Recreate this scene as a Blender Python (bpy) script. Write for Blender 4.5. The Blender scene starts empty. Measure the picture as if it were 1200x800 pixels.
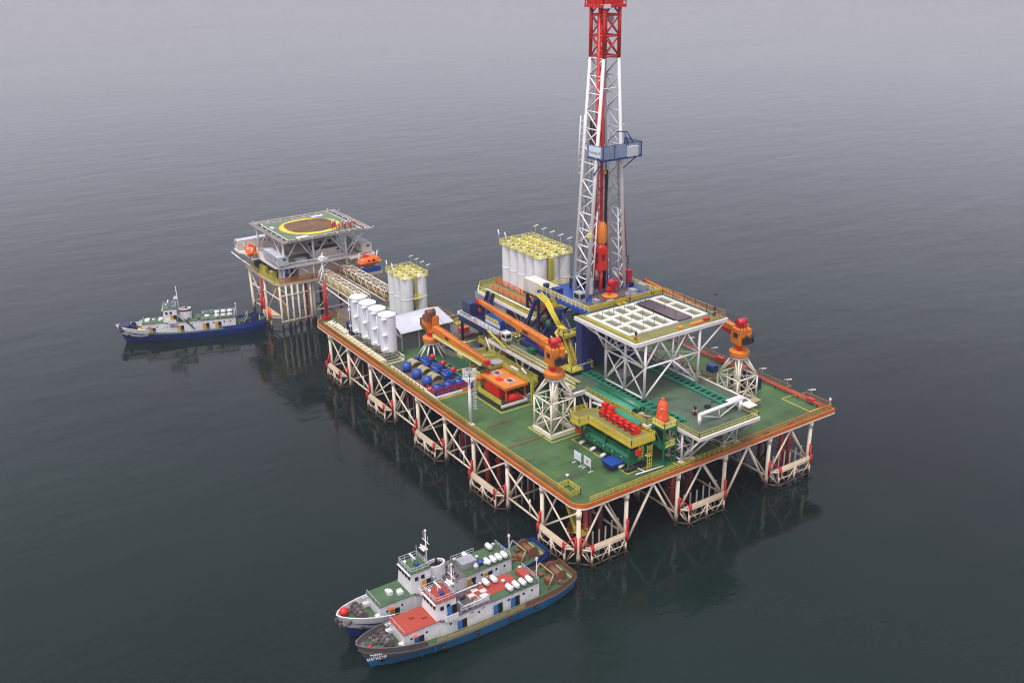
import bpy, math, random
from mathutils import Vector, Matrix
random.seed(7)
PI = math.pi
sc = bpy.context.scene
COL = sc.collection

# ------------------------------------------------------------------ materials
M = {}
def nd(nt, kind, **kw):
    n = nt.nodes.new(kind)
    for k, v in kw.items():
        setattr(n, k, v)
    return n
def mat(name, col, rough=.5, dirt=(.16, .10, .06), damt=.3, dscale=.5, var=.18, metal=0., streak=.35, bump=.0, tide=False, spec=.5, plates=False):
    m = bpy.data.materials.new(name); m.use_nodes = True
    nt = m.node_tree; L = nt.links.new
    bs = nt.nodes['Principled BSDF']
    bs.inputs['Roughness'].default_value = rough
    bs.inputs['Metallic'].default_value = metal
    bs.inputs['Specular IOR Level'].default_value = spec
    geo = nd(nt, 'ShaderNodeNewGeometry')
    n1 = nd(nt, 'ShaderNodeTexNoise'); n1.inputs['Scale'].default_value = dscale; n1.inputs['Detail'].default_value = 7; n1.inputs['Roughness'].default_value = .65
    L(geo.outputs['Position'], n1.inputs['Vector'])
    mp = nd(nt, 'ShaderNodeMapping'); mp.inputs['Scale'].default_value = (1.6, 1.6, .12)
    L(geo.outputs['Position'], mp.inputs['Vector'])
    n2 = nd(nt, 'ShaderNodeTexNoise'); n2.inputs['Scale'].default_value = 1.3; n2.inputs['Detail'].default_value = 4
    L(mp.outputs['Vector'], n2.inputs['Vector'])
    r1 = nd(nt, 'ShaderNodeMapRange'); r1.inputs['From Min'].default_value = .5; r1.inputs['From Max'].default_value = .72
    L(n1.outputs['Fac'], r1.inputs['Value'])
    r2 = nd(nt, 'ShaderNodeMapRange'); r2.inputs['From Min'].default_value = .5; r2.inputs['From Max'].default_value = .75; r2.inputs['To Max'].default_value = streak
    L(n2.outputs['Fac'], r2.inputs['Value'])
    mx = nd(nt, 'ShaderNodeMath', operation='MAXIMUM'); L(r1.outputs[0], mx.inputs[0]); L(r2.outputs[0], mx.inputs[1])
    am = nd(nt, 'ShaderNodeMath', operation='MULTIPLY'); am.inputs[1].default_value = damt; L(mx.outputs[0], am.inputs[0])
    # tonal variation of the paint
    n3 = nd(nt, 'ShaderNodeTexNoise'); n3.inputs['Scale'].default_value = .17; n3.inputs['Detail'].default_value = 5
    L(geo.outputs['Position'], n3.inputs['Vector'])
    vr = nd(nt, 'ShaderNodeMapRange'); vr.inputs['From Min'].default_value = .3; vr.inputs['From Max'].default_value = .7
    vr.inputs['To Min'].default_value = 1 - var; vr.inputs['To Max'].default_value = 1 + var * .6
    L(n3.outputs['Fac'], vr.inputs['Value'])
    hv = nd(nt, 'ShaderNodeHueSaturation'); hv.inputs['Color'].default_value = (*col, 1); L(vr.outputs[0], hv.inputs['Value'])
    mix = nd(nt, 'ShaderNodeMix', data_type='RGBA'); L(am.outputs[0], mix.inputs['Factor'])
    L(hv.outputs['Color'], mix.inputs[6]); mix.inputs[7].default_value = (*dirt, 1)
    out = mix.outputs[2]
    if tide:   # weed and rust on the steel near the waterline
        sx = nd(nt, 'ShaderNodeSeparateXYZ'); L(geo.outputs['Position'], sx.inputs[0])
        ad = nd(nt, 'ShaderNodeMath', operation='MULTIPLY_ADD'); L(n1.outputs['Fac'], ad.inputs[0]); ad.inputs[1].default_value = -2.4; L(sx.outputs['Z'], ad.inputs[2])
        tr = nd(nt, 'ShaderNodeMapRange'); tr.inputs['From Min'].default_value = -.4; tr.inputs['From Max'].default_value = .9
        tr.inputs['To Min'].default_value = 1; tr.inputs['To Max'].default_value = 0
        L(ad.outputs[0], tr.inputs['Value'])
        m2 = nd(nt, 'ShaderNodeMix', data_type='RGBA'); L(tr.outputs[0], m2.inputs['Factor']); L(out, m2.inputs[6]); m2.inputs[7].default_value = (.05, .03, .018, 1)
        tr2 = nd(nt, 'ShaderNodeMapRange'); tr2.inputs['From Min'].default_value = 0; tr2.inputs['From Max'].default_value = 4.5; tr2.inputs['To Min'].default_value = .55; tr2.inputs['To Max'].default_value = 0
        L(ad.outputs[0], tr2.inputs['Value'])
        m3 = nd(nt, 'ShaderNodeMix', data_type='RGBA'); L(tr2.outputs[0], m3.inputs['Factor']); L(m2.outputs[2], m3.inputs[6]); m3.inputs[7].default_value = (.46, .32, .19, 1)
        m4 = nd(nt, 'ShaderNodeMix', data_type='RGBA'); L(tr.outputs[0], m4.inputs['Factor']); L(m3.outputs[2], m4.inputs[6]); m4.inputs[7].default_value = (.05, .03, .018, 1)
        out = m4.outputs[2]
    if plates:   # welded plate seams, plate to plate tone, rust spots and oil stains
        bk = nd(nt, 'ShaderNodeTexBrick'); bk.inputs['Scale'].default_value = 1.; bk.inputs['Brick Width'].default_value = 6.2; bk.inputs['Row Height'].default_value = 2.3
        bk.inputs['Mortar Size'].default_value = .05; bk.inputs['Color1'].default_value = (1,1,1,1); bk.inputs['Color2'].default_value = (.80,.83,.82,1); bk.inputs['Mortar'].default_value = (.5,.48,.42,1)
        L(geo.outputs['Position'], bk.inputs['Vector'])
        mu = nd(nt, 'ShaderNodeMix', data_type='RGBA', blend_type='MULTIPLY'); mu.inputs['Factor'].default_value = .8; L(out, mu.inputs[6]); L(bk.outputs['Color'], mu.inputs[7])
        n4 = nd(nt, 'ShaderNodeTexNoise'); n4.inputs['Scale'].default_value = .8; n4.inputs['Detail'].default_value = 8; n4.inputs['Roughness'].default_value = .7; L(geo.outputs['Position'], n4.inputs['Vector'])
        q4 = nd(nt, 'ShaderNodeMapRange'); q4.inputs['From Min'].default_value = .60; q4.inputs['From Max'].default_value = .70; q4.inputs['To Max'].default_value = .6; L(n4.outputs['Fac'], q4.inputs['Value'])
        m5 = nd(nt, 'ShaderNodeMix', data_type='RGBA'); L(q4.outputs[0], m5.inputs['Factor']); L(mu.outputs[2], m5.inputs[6]); m5.inputs[7].default_value = (.13, .065, .035, 1)
        n5 = nd(nt, 'ShaderNodeTexNoise'); n5.inputs['Scale'].default_value = .28; n5.inputs['Detail'].default_value = 6; L(geo.outputs['Position'], n5.inputs['Vector'])
        q5 = nd(nt, 'ShaderNodeMapRange'); q5.inputs['From Min'].default_value = .57; q5.inputs['From Max'].default_value = .68; q5.inputs['To Max'].default_value = .55; L(n5.outputs['Fac'], q5.inputs['Value'])
        m6 = nd(nt, 'ShaderNodeMix', data_type='RGBA'); L(q5.outputs[0], m6.inputs['Factor']); L(m5.outputs[2], m6.inputs[6]); m6.inputs[7].default_value = (.03, .04, .025, 1)
        out = m6.outputs[2]
    L(out, bs.inputs['Base Color'])
    rr = nd(nt, 'ShaderNodeMapRange'); rr.inputs['To Min'].default_value = max(.05, rough - .12); rr.inputs['To Max'].default_value = min(1, rough + .2)
    L(n1.outputs['Fac'], rr.inputs['Value']); L(rr.outputs[0], bs.inputs['Roughness'])
    if bump:
        bp = nd(nt, 'ShaderNodeBump'); bp.inputs['Strength'].default_value = bump; bp.inputs['Distance'].default_value = .03
        nb = nd(nt, 'ShaderNodeTexNoise'); nb.inputs['Scale'].default_value = 3.5; nb.inputs['Detail'].default_value = 4
        L(geo.outputs['Position'], nb.inputs['Vector']); L(nb.outputs['Fac'], bp.inputs['Height']); L(bp.outputs[0], bs.inputs['Normal'])
    M[name] = m
    return m
mat('deck_green', (.062, .132, .044), .62, (.095, .10, .06), .6, .22, .32, bump=.15, spec=.3, plates=True)
mat('raised_green', (.075, .115, .068), .62, (.05, .055, .04), .55, .2, .25, bump=.15, plates=True)
mat('olive_floor', (.20, .19, .05), .6, (.09, .10, .05), .5, .6, .25)
mat('grey_deck', (.15, .135, .13), .65, (.08, .07, .06), .5, .4, .2, plates=True)
mat('tarp_green', (.012, .10, .045), .45, (.03, .05, .03), .3)
mat('orange_edge', (.56, .15, .022), .5, (.30, .09, .04), .55, .5)
mat('orange_rail', (.50, .16, .02), .5, (.28, .09, .04), .4)
mat('brown_rail', (.34, .19, .075), .55, (.2, .09, .05), .5)
mat('yellow', (.60, .47, .035), .45, (.25, .15, .05), .4)
mat('pale_yellow', (.72, .66, .16), .5, (.5, .4, .2), .3)
mat('olive_yellow', (.50, .44, .05), .5, (.2, .15, .05), .4)
mat('white', (.72, .71, .69), .4, (.42, .30, .22), .22, .5, .08)
mat('tank_white', (.76, .77, .79), .32, (.55, .48, .42), .12, .35, .05)
mat('silo_white', (.72, .72, .71), .36, (.45, .38, .32), .2, .35, .07)
mat('white_truss', (.74, .70, .67), .42, (.40, .26, .20), .3, .8, .1)
mat('cream', (.72, .63, .48), .5, (.42, .25, .16), .5, .8, .12, tide=True)
mat('cream_clean', (.74, .68, .52), .48, (.45, .32, .2), .35, .8, .1)
mat('beige', (.50, .40, .27), .7, (.3, .2, .13), .5, 1.)
mat('red', (.50, .012, .018), .4, (.22, .03, .02), .4, .8)
mat('bright_red', (.66, .018, .010), .38, (.3, .03, .02), .3, .8)
mat('dark_red', (.13, .012, .012), .55, (.05, .02, .015), .5)
mat('red_pipe', (.42, .03, .02), .5, (.3, .1, .04), .5)
mat('blue', (.009, .032, .17), .42, (.03, .04, .10), .4)
mat('bright_blue', (.012, .055, .28), .35, (.03, .05, .15), .3)
mat('navy', (.010, .018, .075), .45, (.02, .02, .03), .4)
mat('crane_orange', (.68, .19, .014), .5, (.26, .09, .03), .5, .7, .25, streak=.7)
mat('grid_cream', (.62, .60, .52), .5, (.40, .30, .2), .45, .7, .15)
mat('slot_floor', (.15, .165, .09), .7, (.10, .09, .06), .5, .6)
mat('panel_blue', (.20, .25, .34), .5, (.2, .18, .16), .35)
mat('under_deck', (.055, .034, .028), .8, (.03, .02, .015), .5)  # shade below the deck put into the colour: frame and girders darkened
mat('silo_roof', (.68, .64, .36), .5, (.45, .38, .2), .5, 1.2, .2)
mat('rust_orange', (.62, .20, .03), .5, (.35, .12, .04), .4)
mat('red_orange', (.78, .085, .012), .55, (.5, .08, .02), .3, bump=.3)
mat('rusty', (.20, .075, .035), .7, (.09, .045, .03), .7)
mat('machine_green', (.008, .13, .055), .38, (.02, .05, .03), .4)
mat('rail_green', (.02, .21, .115), .45, (.05, .1, .06), .4)
mat('grey', (.30, .31, .33), .5, (.2, .17, .14), .4)
mat('light_grey', (.50, .51, .53), .5, (.3, .27, .24), .4)
mat('roof_grey', (.52, .53, .57), .42, (.36, .36, .38), .5, .3)
mat('wall_grey', (.17, .17, .17), .6, (.1, .09, .08), .5)
mat('dark', (.018, .017, .017), .6, (.04, .03, .02), .3)
mat('mauve', (.105, .075, .085), .55, (.06, .05, .05), .5)
mat('tan', (.34, .29, .13), .55, (.2, .15, .08), .4)
mat('container', (.64, .59, .51), .5, (.4, .3, .22), .3)
mat('taupe', (.36, .32, .29), .55, (.22, .17, .13), .4)
mat('glass', (.015, .018, .022), .08, (.02, .02, .02), .1)
mat('net_grey', (.24, .20, .18), .8, (.15, .11, .09), .4)
mat('heli_green', (.115, .165, .10), .7, (.17, .19, .14), .5, .25)
mat('heli_yellow', (.78, .53, .03), .6, (.5, .3, .05), .4)
mat('net_brown', (.15, .082, .034), .9, (.055, .03, .014), .9, .3, .35)
mat('lifeboat', (.80, .13, .012), .4, (.55, .12, .03), .25)
mat('boat_blue', (.010, .04, .21), .38, (.04, .05, .12), .4)
mat('boat_teal', (.012, .15, .30), .42, (.10, .07, .05), .45)
mat('boat_grey', (.125, .105, .105), .55, (.08, .05, .04), .5)
mat('boat_red', (.33, .045, .025), .55, (.22, .05, .03), .4)
mat('boat_green', (.055, .12, .05), .6, (.08, .09, .06), .6, plates=True)
mat('boat_white', (.72, .71, .71), .42, (.40, .24, .15), .5, .9, .08, streak=.75)
mat('door_yellow', (.62, .32, .015), .5)
mat('door_blue', (.03, .16, .45), .5)
mat('black_rubber', (.012, .012, .012), .8, (.03, .02, .02), .3)
mat('rope', (.22, .18, .12), .9, (.1, .08, .05), .5)
mat('skin', (.55, .33, .24), .6, damt=0)
mat('cloth_red', (.55, .012, .03), .85, damt=.1)
mat('cloth_dark', (.02, .02, .03), .85, damt=.1)
mat('boot', (.02, .016, .014), .7, damt=.1)
mat('helmet', (.8, .78, .74), .3, damt=0)
mat('ink', (.02, .025, .06), .6, damt=0)
mat('ink_white', (.85, .85, .85), .6, damt=0)
mat('pale_sign', (.72, .77, .84), .5, damt=.05)

# ------------------------------------------------------------------ mesh builder
class B:
    def __init__(s): s.v = []; s.f = []; s.sm = []; s.cuts = []
    def add(s, vs, fs, smooth=False):
        n = len(s.v); s.cuts.append((n, len(s.f))); s.v += [tuple(v) for v in vs]
        s.f += [tuple(i + n for i in f) for f in fs]
        s.sm += [smooth] * len(fs) if not isinstance(smooth, list) else smooth
        return s
    def box(s, x0, y0, z0, x1, y1, z1):
        return s.add([(x0,y0,z0),(x1,y0,z0),(x1,y1,z0),(x0,y1,z0),(x0,y0,z1),(x1,y0,z1),(x1,y1,z1),(x0,y1,z1)],
                     [(3,2,1,0),(4,5,6,7),(0,1,5,4),(1,2,6,5),(2,3,7,6),(3,0,4,7)])
    def cb(s, c, sz):
        return s.box(c[0]-sz[0]/2, c[1]-sz[1]/2, c[2]-sz[2]/2, c[0]+sz[0]/2, c[1]+sz[1]/2, c[2]+sz[2]/2)
    def tube(s, p, q, r, r2=None, n=6, smooth=True):
        p = Vector(p); q = Vector(q); d = q - p
        if d.length < 1e-6: return s
        r2 = r if r2 is None else r2
        d.normalize(); a = d.orthogonal().normalized(); b = d.cross(a)
        vs = []
        for o, rr in ((p, r), (q, r2)):
            for i in range(n):
                t = 2*PI*i/n; vs.append(o + (a*math.cos(t) + b*math.sin(t))*rr)
        fs = [(i, (i+1) % n, n+(i+1) % n, n+i) for i in range(n)] + [tuple(range(n-1, -1, -1)), tuple(range(n, 2*n))]
        return s.add(vs, fs, [smooth]*n + [False]*2)
    def beam(s, p, q, w, h=None):
        p = Vector(p); q = Vector(q); d = (q-p)
        if d.length < 1e-6: return s
        h = h or w; d.normalize()
        up = Vector((0,0,1)) if abs(d.z) < .95 else Vector((0,1,0))
        a = d.cross(up).normalized()*w/2; b = a.cross(d).normalized()*h/2
        vs = [p-a-b, p+a-b, p+a+b, p-a+b, q-a-b, q+a-b, q+a+b, q-a+b]
        return s.add(vs, [(0,1,2,3),(7,6,5,4),(1,0,4,5),(2,1,5,6),(3,2,6,7),(0,3,7,4)])
    def pipe(s, pts, r, n=6):
        for a, b in zip(pts, pts[1:]): s.tube(a, b, r, n=n)
        for a in pts[1:-1]: s.ell(a, r*1.02, r*1.02, r*1.02, n, 4)
        return s
    def prism(s, poly, z0, z1):
        n = len(poly)
        vs = [(x,y,z0) for x,y in poly] + [(x,y,z1) for x,y in poly]
        return s.add(vs, [tuple(range(n-1,-1,-1)), tuple(range(n,2*n))] + [(i,(i+1)%n,n+(i+1)%n,n+i) for i in range(n)])
    def ring(s, poly, inner, z0, z1):
        n = len(poly)
        vs = [(x,y,z0) for x,y in poly]+[(x,y,z1) for x,y in poly]+[(x,y,z0) for x,y in inner]+[(x,y,z1) for x,y in inner]
        fs = []
        for i in range(n):
            j = (i+1) % n
            fs += [(i,j,n+j,n+i),(2*n+j,2*n+i,3*n+i,3*n+j),(n+i,n+j,3*n+j,3*n+i),(j,i,2*n+i,2*n+j)]
        return s.add(vs, fs)
    def lathe(s, c, prof, n=16, smooth=True):
        # a ring is doubled where the profile turns sharply, so the shading breaks there
        pr = [prof[0]]
        for i in range(1, len(prof)-1):
            (r0,z0),(r1,z1),(r2,z2) = prof[i-1:i+2]
            a = math.atan2(z1-z0, r1-r0); b_ = math.atan2(z2-z1, r2-r1); d = abs((b_-a+PI) % (2*PI)-PI)
            pr += [prof[i], None, prof[i]] if d > .45 else [prof[i]]
        pr.append(prof[-1])
        runs = [[]]
        for p in pr:
            if p is None: runs.append([])
            else: runs[-1].append(p)
        if len(runs) > 1:
            av, af, asm = [], [], []
            for rn in runs:
                o = len(av)
                for r, z in rn:
                    for i in range(n):
                        t = 2*PI*i/n; av.append((c[0]+r*math.cos(t), c[1]+r*math.sin(t), c[2]+z))
                for j in range(len(rn)-1):
                    for i in range(n): af.append((o+j*n+i, o+j*n+(i+1)%n, o+(j+1)*n+(i+1)%n, o+(j+1)*n+i)); asm.append(smooth)
            if prof[0][0] > 1e-4: af.append(tuple(range(n-1,-1,-1))); asm.append(False)
            if prof[-1][0] > 1e-4: af.append(tuple(range(len(av)-n, len(av)))); asm.append(False)
            return s.add(av, af, asm)
        vs = []; k = len(prof)
        for r, z in prof:
            for i in range(n):
                t = 2*PI*i/n; vs.append((c[0]+r*math.cos(t), c[1]+r*math.sin(t), c[2]+z))
        fs = [(j*n+i, j*n+(i+1)%n, (j+1)*n+(i+1)%n, (j+1)*n+i) for j in range(k-1) for i in range(n)]
        sm = [smooth]*len(fs)
        if prof[0][0] > 1e-4: fs.append(tuple(range(n-1,-1,-1))); sm.append(False)
        if prof[-1][0] > 1e-4: fs.append(tuple(range((k-1)*n, k*n))); sm.append(False)
        return s.add(vs, fs, sm)
    def ell(s, c, rx, ry, rz, n=12, m=8):
        vs = [(c[0],c[1],c[2]-rz)]
        for j in range(1, m):
            a = -PI/2 + PI*j/m
            for i in range(n):
                t = 2*PI*i/n; vs.append((c[0]+rx*math.cos(a)*math.cos(t), c[1]+ry*math.cos(a)*math.sin(t), c[2]+rz*math.sin(a)))
        vs.append((c[0],c[1],c[2]+rz)); e = len(vs)-1
        fs = [(0, 1+(i+1)%n, 1+i) for i in range(n)]
        for j in range(m-2):
            for i in range(n):
                fs.append((1+j*n+i, 1+j*n+(i+1)%n, 1+(j+1)*n+(i+1)%n, 1+(j+1)*n+i))
        fs += [(e, 1+(m-2)*n+i, 1+(m-2)*n+(i+1)%n) for i in range(n)]
        return s.add(vs, fs, True)
    def cap(s, p, q, r, n=12):      # canister: a cylinder with domed ends
        s.tube(p, q, r, n=n)
        d = (Vector(q)-Vector(p)).normalized()*r*.35
        s.tube(q, Vector(q)+d, r, r*.6, n=n); s.tube(p, Vector(p)-d, r, r*.6, n=n); return s
    def rail(s, pts, h=1.1, sp=1.7, lv=(.55, 1.1), r=.042, closed=False, toe=.0):
        pts = [Vector(p) for p in pts]
        if closed: pts.append(pts[0])
        for a, b in zip(pts, pts[1:]):
            k = max(1, round((b-a).length/sp))
            for i in range(k+1):
                p = a.lerp(b, i/k); s.beam(p, p+Vector((0,0,h)), r*1.9)
            for z in lv:
                o = Vector((0,0,z*h/1.1)); s.beam(a+o, b+o, r*1.8)
            if toe: s.beam(a+Vector((0,0,toe/2)), b+Vector((0,0,toe/2)), .03, toe)
        return s
    def mesh_rail(s, pts, h=1.2, r=.03, gap=.35):    # rail closed with wire bars
        pts = [Vector(p) for p in pts]
        for a, b in zip(pts, pts[1:]):
            k = max(1, round((b-a).length/gap))
            for i in range(k+1):
                p = a.lerp(b, i/k); s.beam(p, p+Vector((0,0,h)), r*(2.2 if i % 5 == 0 else 1))
            for z in (.15, .4, .65, .9): s.beam(a+Vector((0,0,z*h)), b+Vector((0,0,z*h)), r)
            s.beam(a+Vector((0,0,h)), b+Vector((0,0,h)), r*3)
        return s
    def lace(s, a0, a1, b0, b1, n, r, x=False, rungs=True):      # bracing between chord a0-a1 and chord b0-b1
        a0, a1, b0, b1 = map(Vector, (a0,a1,b0,b1))
        for i in range(n+1):
            if rungs: s.tube(a0.lerp(a1,i/n), b0.lerp(b1,i/n), r, n=5)
            if i < n:
                if x or i % 2 == 0: s.tube(a0.lerp(a1,i/n), b0.lerp(b1,(i+1)/n), r, n=5)
                if x or i % 2 == 1: s.tube(b0.lerp(b1,i/n), a0.lerp(a1,(i+1)/n), r, n=5)
        return s
    def flight(s, p, q, w, side):     # stringers and treads from p (top) to q (foot); side: unit vector across
        p, q = Vector(p), Vector(q); u = Vector(side)*w/2
        for e in (-1, 1): s.beam(p+u*e, q+u*e, .06, .26)
        k = max(2, int(abs(p.z-q.z)/.28))
        for i in range(k):
            c = p.lerp(q, (i+.5)/k); s.beam(c-u, c+u, .26, .05)
        return s
    def flight_rail(s, p, q, w, side):
        p, q = Vector(p), Vector(q); u = Vector(side)*w/2
        for e in (-1, 1):
            a, b = p+u*e, q+u*e
            for h in (.55, 1.05): s.beam(a+Vector((0,0,h)), b+Vector((0,0,h)), .075)
            k = max(1, round((b-a).length/1.5))
            for i in range(k+1):
                c = a.lerp(b, i/k); s.beam(c, c+Vector((0,0,1.05)), .075)
        return s
    def groups(s):       # pieces that stand clear of each other become parts of their own
        k = len(s.cuts); bb = []
        for i, (n, f) in enumerate(s.cuts):
            e = s.cuts[i+1][0] if i+1 < k else len(s.v); P = s.v[n:e]
            bb.append((tuple(min(p[a] for p in P) for a in range(3)), tuple(max(p[a] for p in P) for a in range(3))))
        par = list(range(k))
        def find(i):
            while par[i] != i: par[i] = par[par[i]]; i = par[i]
            return i
        sz = [max(h[a]-l[a] for a in range(3)) for l, h in bb]
        for i in range(k):
            for j in range(i+1, k):
                lim = max(.02, .45*max(sz[i], sz[j])); g = 0.
                for a in range(3):
                    d = max(bb[i][0][a]-bb[j][1][a], bb[j][0][a]-bb[i][1][a])
                    if d > 0: g += d*d
                if g <= lim*lim: par[find(i)] = find(j)
        gr = {}
        for i in range(k): gr.setdefault(find(i), []).append(i)
        return sorted(gr.values(), key=lambda q: -len(q))
    def go(s, name, m, parent=None, label=None, world=True, split=True):
        if split and parent is not None and 1 < len(s.cuts) < 260:
            gs = s.groups()
            if len(gs) > 1:
                first = None; k = len(s.cuts)
                for q in gs:
                    nb = B()
                    for i in sorted(q):
                        n, f = s.cuts[i]; e = s.cuts[i+1][0] if i+1 < k else len(s.v); fe = s.cuts[i+1][1] if i+1 < k else len(s.f)
                        nb.add(s.v[n:e], [tuple(x-n for x in fc) for fc in s.f[f:fe]], s.sm[f:fe])
                    o = nb.go(name, m, parent, label, world, False)
                    first = first or o
                return first
        off = Vector((0,0,0))
        if parent is not None and world:
            r = parent
            while r.parent: r = r.parent
            off = r.location
        me = bpy.data.meshes.new(name)
        me.from_pydata([tuple(Vector(v)-off) for v in s.v], [], s.f)
        me.polygons.foreach_set('use_smooth', s.sm)
        me.materials.append(M[m]); me.update()
        o = bpy.data.objects.new(name, me); COL.objects.link(o)
        if parent is not None: o.parent = parent
        if label: o['label'] = label
        return o

def tag(o, label, cat, group=None):
    o['label'] = label; o['category'] = cat
    if group: o['group'] = group
    return o
def thing(name, label, cat, loc, rot=0., group=None):
    o = bpy.data.objects.new(name, None); COL.objects.link(o)
    o.empty_display_size = .5; o.location = loc; o.rotation_euler = (0,0,rot)
    return tag(o, label, cat, group)
def dup(root, loc, rot=None, label=None, group=None):
    def cp(o, par):
        c = o.copy(); COL.objects.link(c)
        if par is not None: c.parent = par
        for ch in o.children: cp(ch, c)
        return c
    r = cp(root, None); r.location = loc
    if rot is not None: r.rotation_euler = (0,0,rot)
    if label: r['label'] = label
    if group: r['group'] = group
    return r
def text(name, body, m, parent, loc, rot, size, ext=.01):
    cu = bpy.data.curves.new(name, 'FONT'); cu.body = body; cu.size = size; cu.extrude = ext; cu.align_x = 'CENTER'; cu.align_y = 'CENTER'
    cu.materials.append(M[m])
    o = bpy.data.objects.new(name, cu); COL.objects.link(o)
    me = bpy.data.meshes.new_from_object(o.evaluated_get(bpy.context.evaluated_depsgraph_get())); bpy.data.objects.remove(o)
    o = bpy.data.objects.new(name, me); COL.objects.link(o); o.parent = parent; o.location = loc; o.rotation_euler = rot
    return o
# ------------------------------------------------------------------ world, sun, camera, sea
w = bpy.data.worlds.new('World'); sc.world = w; w.use_nodes = True
nt = w.node_tree; bg = nt.nodes['Background']
sky = nd(nt, 'ShaderNodeTexSky'); sky.sky_type = 'NISHITA'; sky.sun_disc = False
SUN_EL, SUN_AZ = math.radians(70), math.radians(240)
sky.sun_elevation = SUN_EL; sky.sun_rotation = SUN_AZ
sky.air_density = 1.0; sky.dust_density = 3.0; sky.ozone_density = 1.0
hs = nd(nt, 'ShaderNodeHueSaturation'); hs.inputs['Saturation'].default_value = .26
nt.links.new(sky.outputs['Color'], hs.inputs['Color']); tint = nd(nt, 'ShaderNodeMix', data_type='RGBA', blend_type='MULTIPLY'); tint.inputs['Factor'].default_value = 1; tint.inputs[7].default_value = (1.0, .955, 1.035, 1)
nt.links.new(hs.outputs['Color'], tint.inputs[6]); nt.links.new(tint.outputs[2], bg.inputs['Color'])
bg.inputs['Strength'].default_value = .15
sl = bpy.data.lights.new('Sun', 'SUN'); sl.energy = 1.05; sl.angle = math.radians(18); sl.color = (1, .975, .95)
so = bpy.data.objects.new('Sun', sl); COL.objects.link(so)
so.rotation_euler = Vector((math.sin(SUN_AZ)*math.cos(SUN_EL), math.cos(SUN_AZ)*math.cos(SUN_EL), math.sin(SUN_EL))).to_track_quat('Z', 'Y').to_euler()

cam = bpy.data.cameras.new('Camera'); co = bpy.data.objects.new('Camera', cam); COL.objects.link(co); sc.camera = co
pit, rol, yaw = .38468595, .01545895, .58873079
cp, sp_ = math.cos(pit), math.sin(pit)
fw = Vector((math.sin(yaw)*cp, math.cos(yaw)*cp, -sp_)); r0 = Vector((math.cos(yaw), -math.sin(yaw), 0)); d0 = fw.cross(r0)
rt = r0*math.cos(rol) + d0*math.sin(rol); dn = d0*math.cos(rol) - r0*math.sin(rol)
co.matrix_world = Matrix((( rt.x, -dn.x, -fw.x, -88.32), (rt.y, -dn.y, -fw.y, -113.20), (rt.z, -dn.z, -fw.z, 100.), (0,0,0,1)))
cam.sensor_width = 36; cam.lens = 36*1170/1200; cam.clip_start = 1; cam.clip_end = 40000

sea = bpy.data.materials.new('sea_water'); sea.use_nodes = True; M['sea'] = sea
nt = sea.node_tree; L = nt.links.new; bs = nt.nodes['Principled BSDF']
geo = nd(nt, 'ShaderNodeNewGeometry')
def noise(scale, detail, rough=.5, rot=0., sx=1., sy=1.):
    mp = nd(nt, 'ShaderNodeMapping'); mp.inputs['Rotation'].default_value = (0,0,rot); mp.inputs['Scale'].default_value = (sx, sy, 1)
    L(geo.outputs['Position'], mp.inputs['Vector'])
    n = nd(nt, 'ShaderNodeTexNoise'); n.inputs['Scale'].default_value = scale; n.inputs['Detail'].default_value = detail; n.inputs['Roughness'].default_value = rough
    L(mp.outputs['Vector'], n.inputs['Vector']); return n.outputs['Fac']
def mul(a, k):
    m = nd(nt, 'ShaderNodeMath', operation='MULTIPLY'); L(a, m.inputs[0])
    if isinstance(k, float): m.inputs[1].default_value = k
    else: L(k, m.inputs[1])
    return m.outputs[0]
def add(a, b):
    m = nd(nt, 'ShaderNodeMath', operation='ADD'); L(a, m.inputs[0]); L(b, m.inputs[1]); return m.outputs[0]
swell = noise(.085, 2, .5, .60, .42, 1.)
chop = noise(.30, 3, .55, .50, .5, 1.)
rip = noise(1.15, 3, .6, .72, .6, 1.)
pat = noise(.012, 4, .55, .6, .35, 1.)
pr_ = nd(nt, 'ShaderNodeMapRange'); pr_.inputs['From Min'].default_value = .36; pr_.inputs['From Max'].default_value = .6; pr_.inputs['To Min'].default_value = .2; pr_.inputs['To Max'].default_value = 1.
L(pat, pr_.inputs['Value'])
slk = noise(.0065, 3, .5, .62, .22, 1.)
sr = nd(nt, 'ShaderNodeMapRange'); sr.inputs['From Min'].default_value = .60; sr.inputs['From Max'].default_value = .68; sr.inputs['To Min'].default_value = 1.; sr.inputs['To Max'].default_value = 2.1
L(slk, sr.inputs['Value'])
hgt = add(mul(swell, .22), mul(add(mul(chop, .105), mul(rip, .024)), mul(pr_.outputs[0], sr.outputs[0])))
bp = nd(nt, 'ShaderNodeBump'); bp.inputs['Strength'].default_value = 1.; bp.inputs['Distance'].default_value = 1.
L(hgt, bp.inputs['Height']); L(bp.outputs[0], bs.inputs['Normal'])
cm = nd(nt, 'ShaderNodeMix', data_type='RGBA'); cm.inputs[6].default_value = (.0042, .0092, .0085, 1); cm.inputs[7].default_value = (.0065, .0165, .0132, 1)
big = noise(.007, 3, .5, .3)
br = nd(nt, 'ShaderNodeMapRange'); br.inputs['From Min'].default_value = .35; br.inputs['From Max'].default_value = .65; L(big, br.inputs['Value'])
L(br.outputs[0], cm.inputs['Factor']); L(cm.outputs[2], bs.inputs['Base Color'])
bs.inputs['IOR'].default_value = 1.333; bs.inputs['Specular IOR Level'].default_value = .34; bs.inputs['Roughness'].default_value = .07
b = B(); b.add([(-9000,-9000,0),(9000,-9000,0),(9000,9000,0),(-9000,9000,0)], [(0,1,2,3)])
o = b.go('sea', 'sea'); o['kind'] = 'structure'

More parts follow.
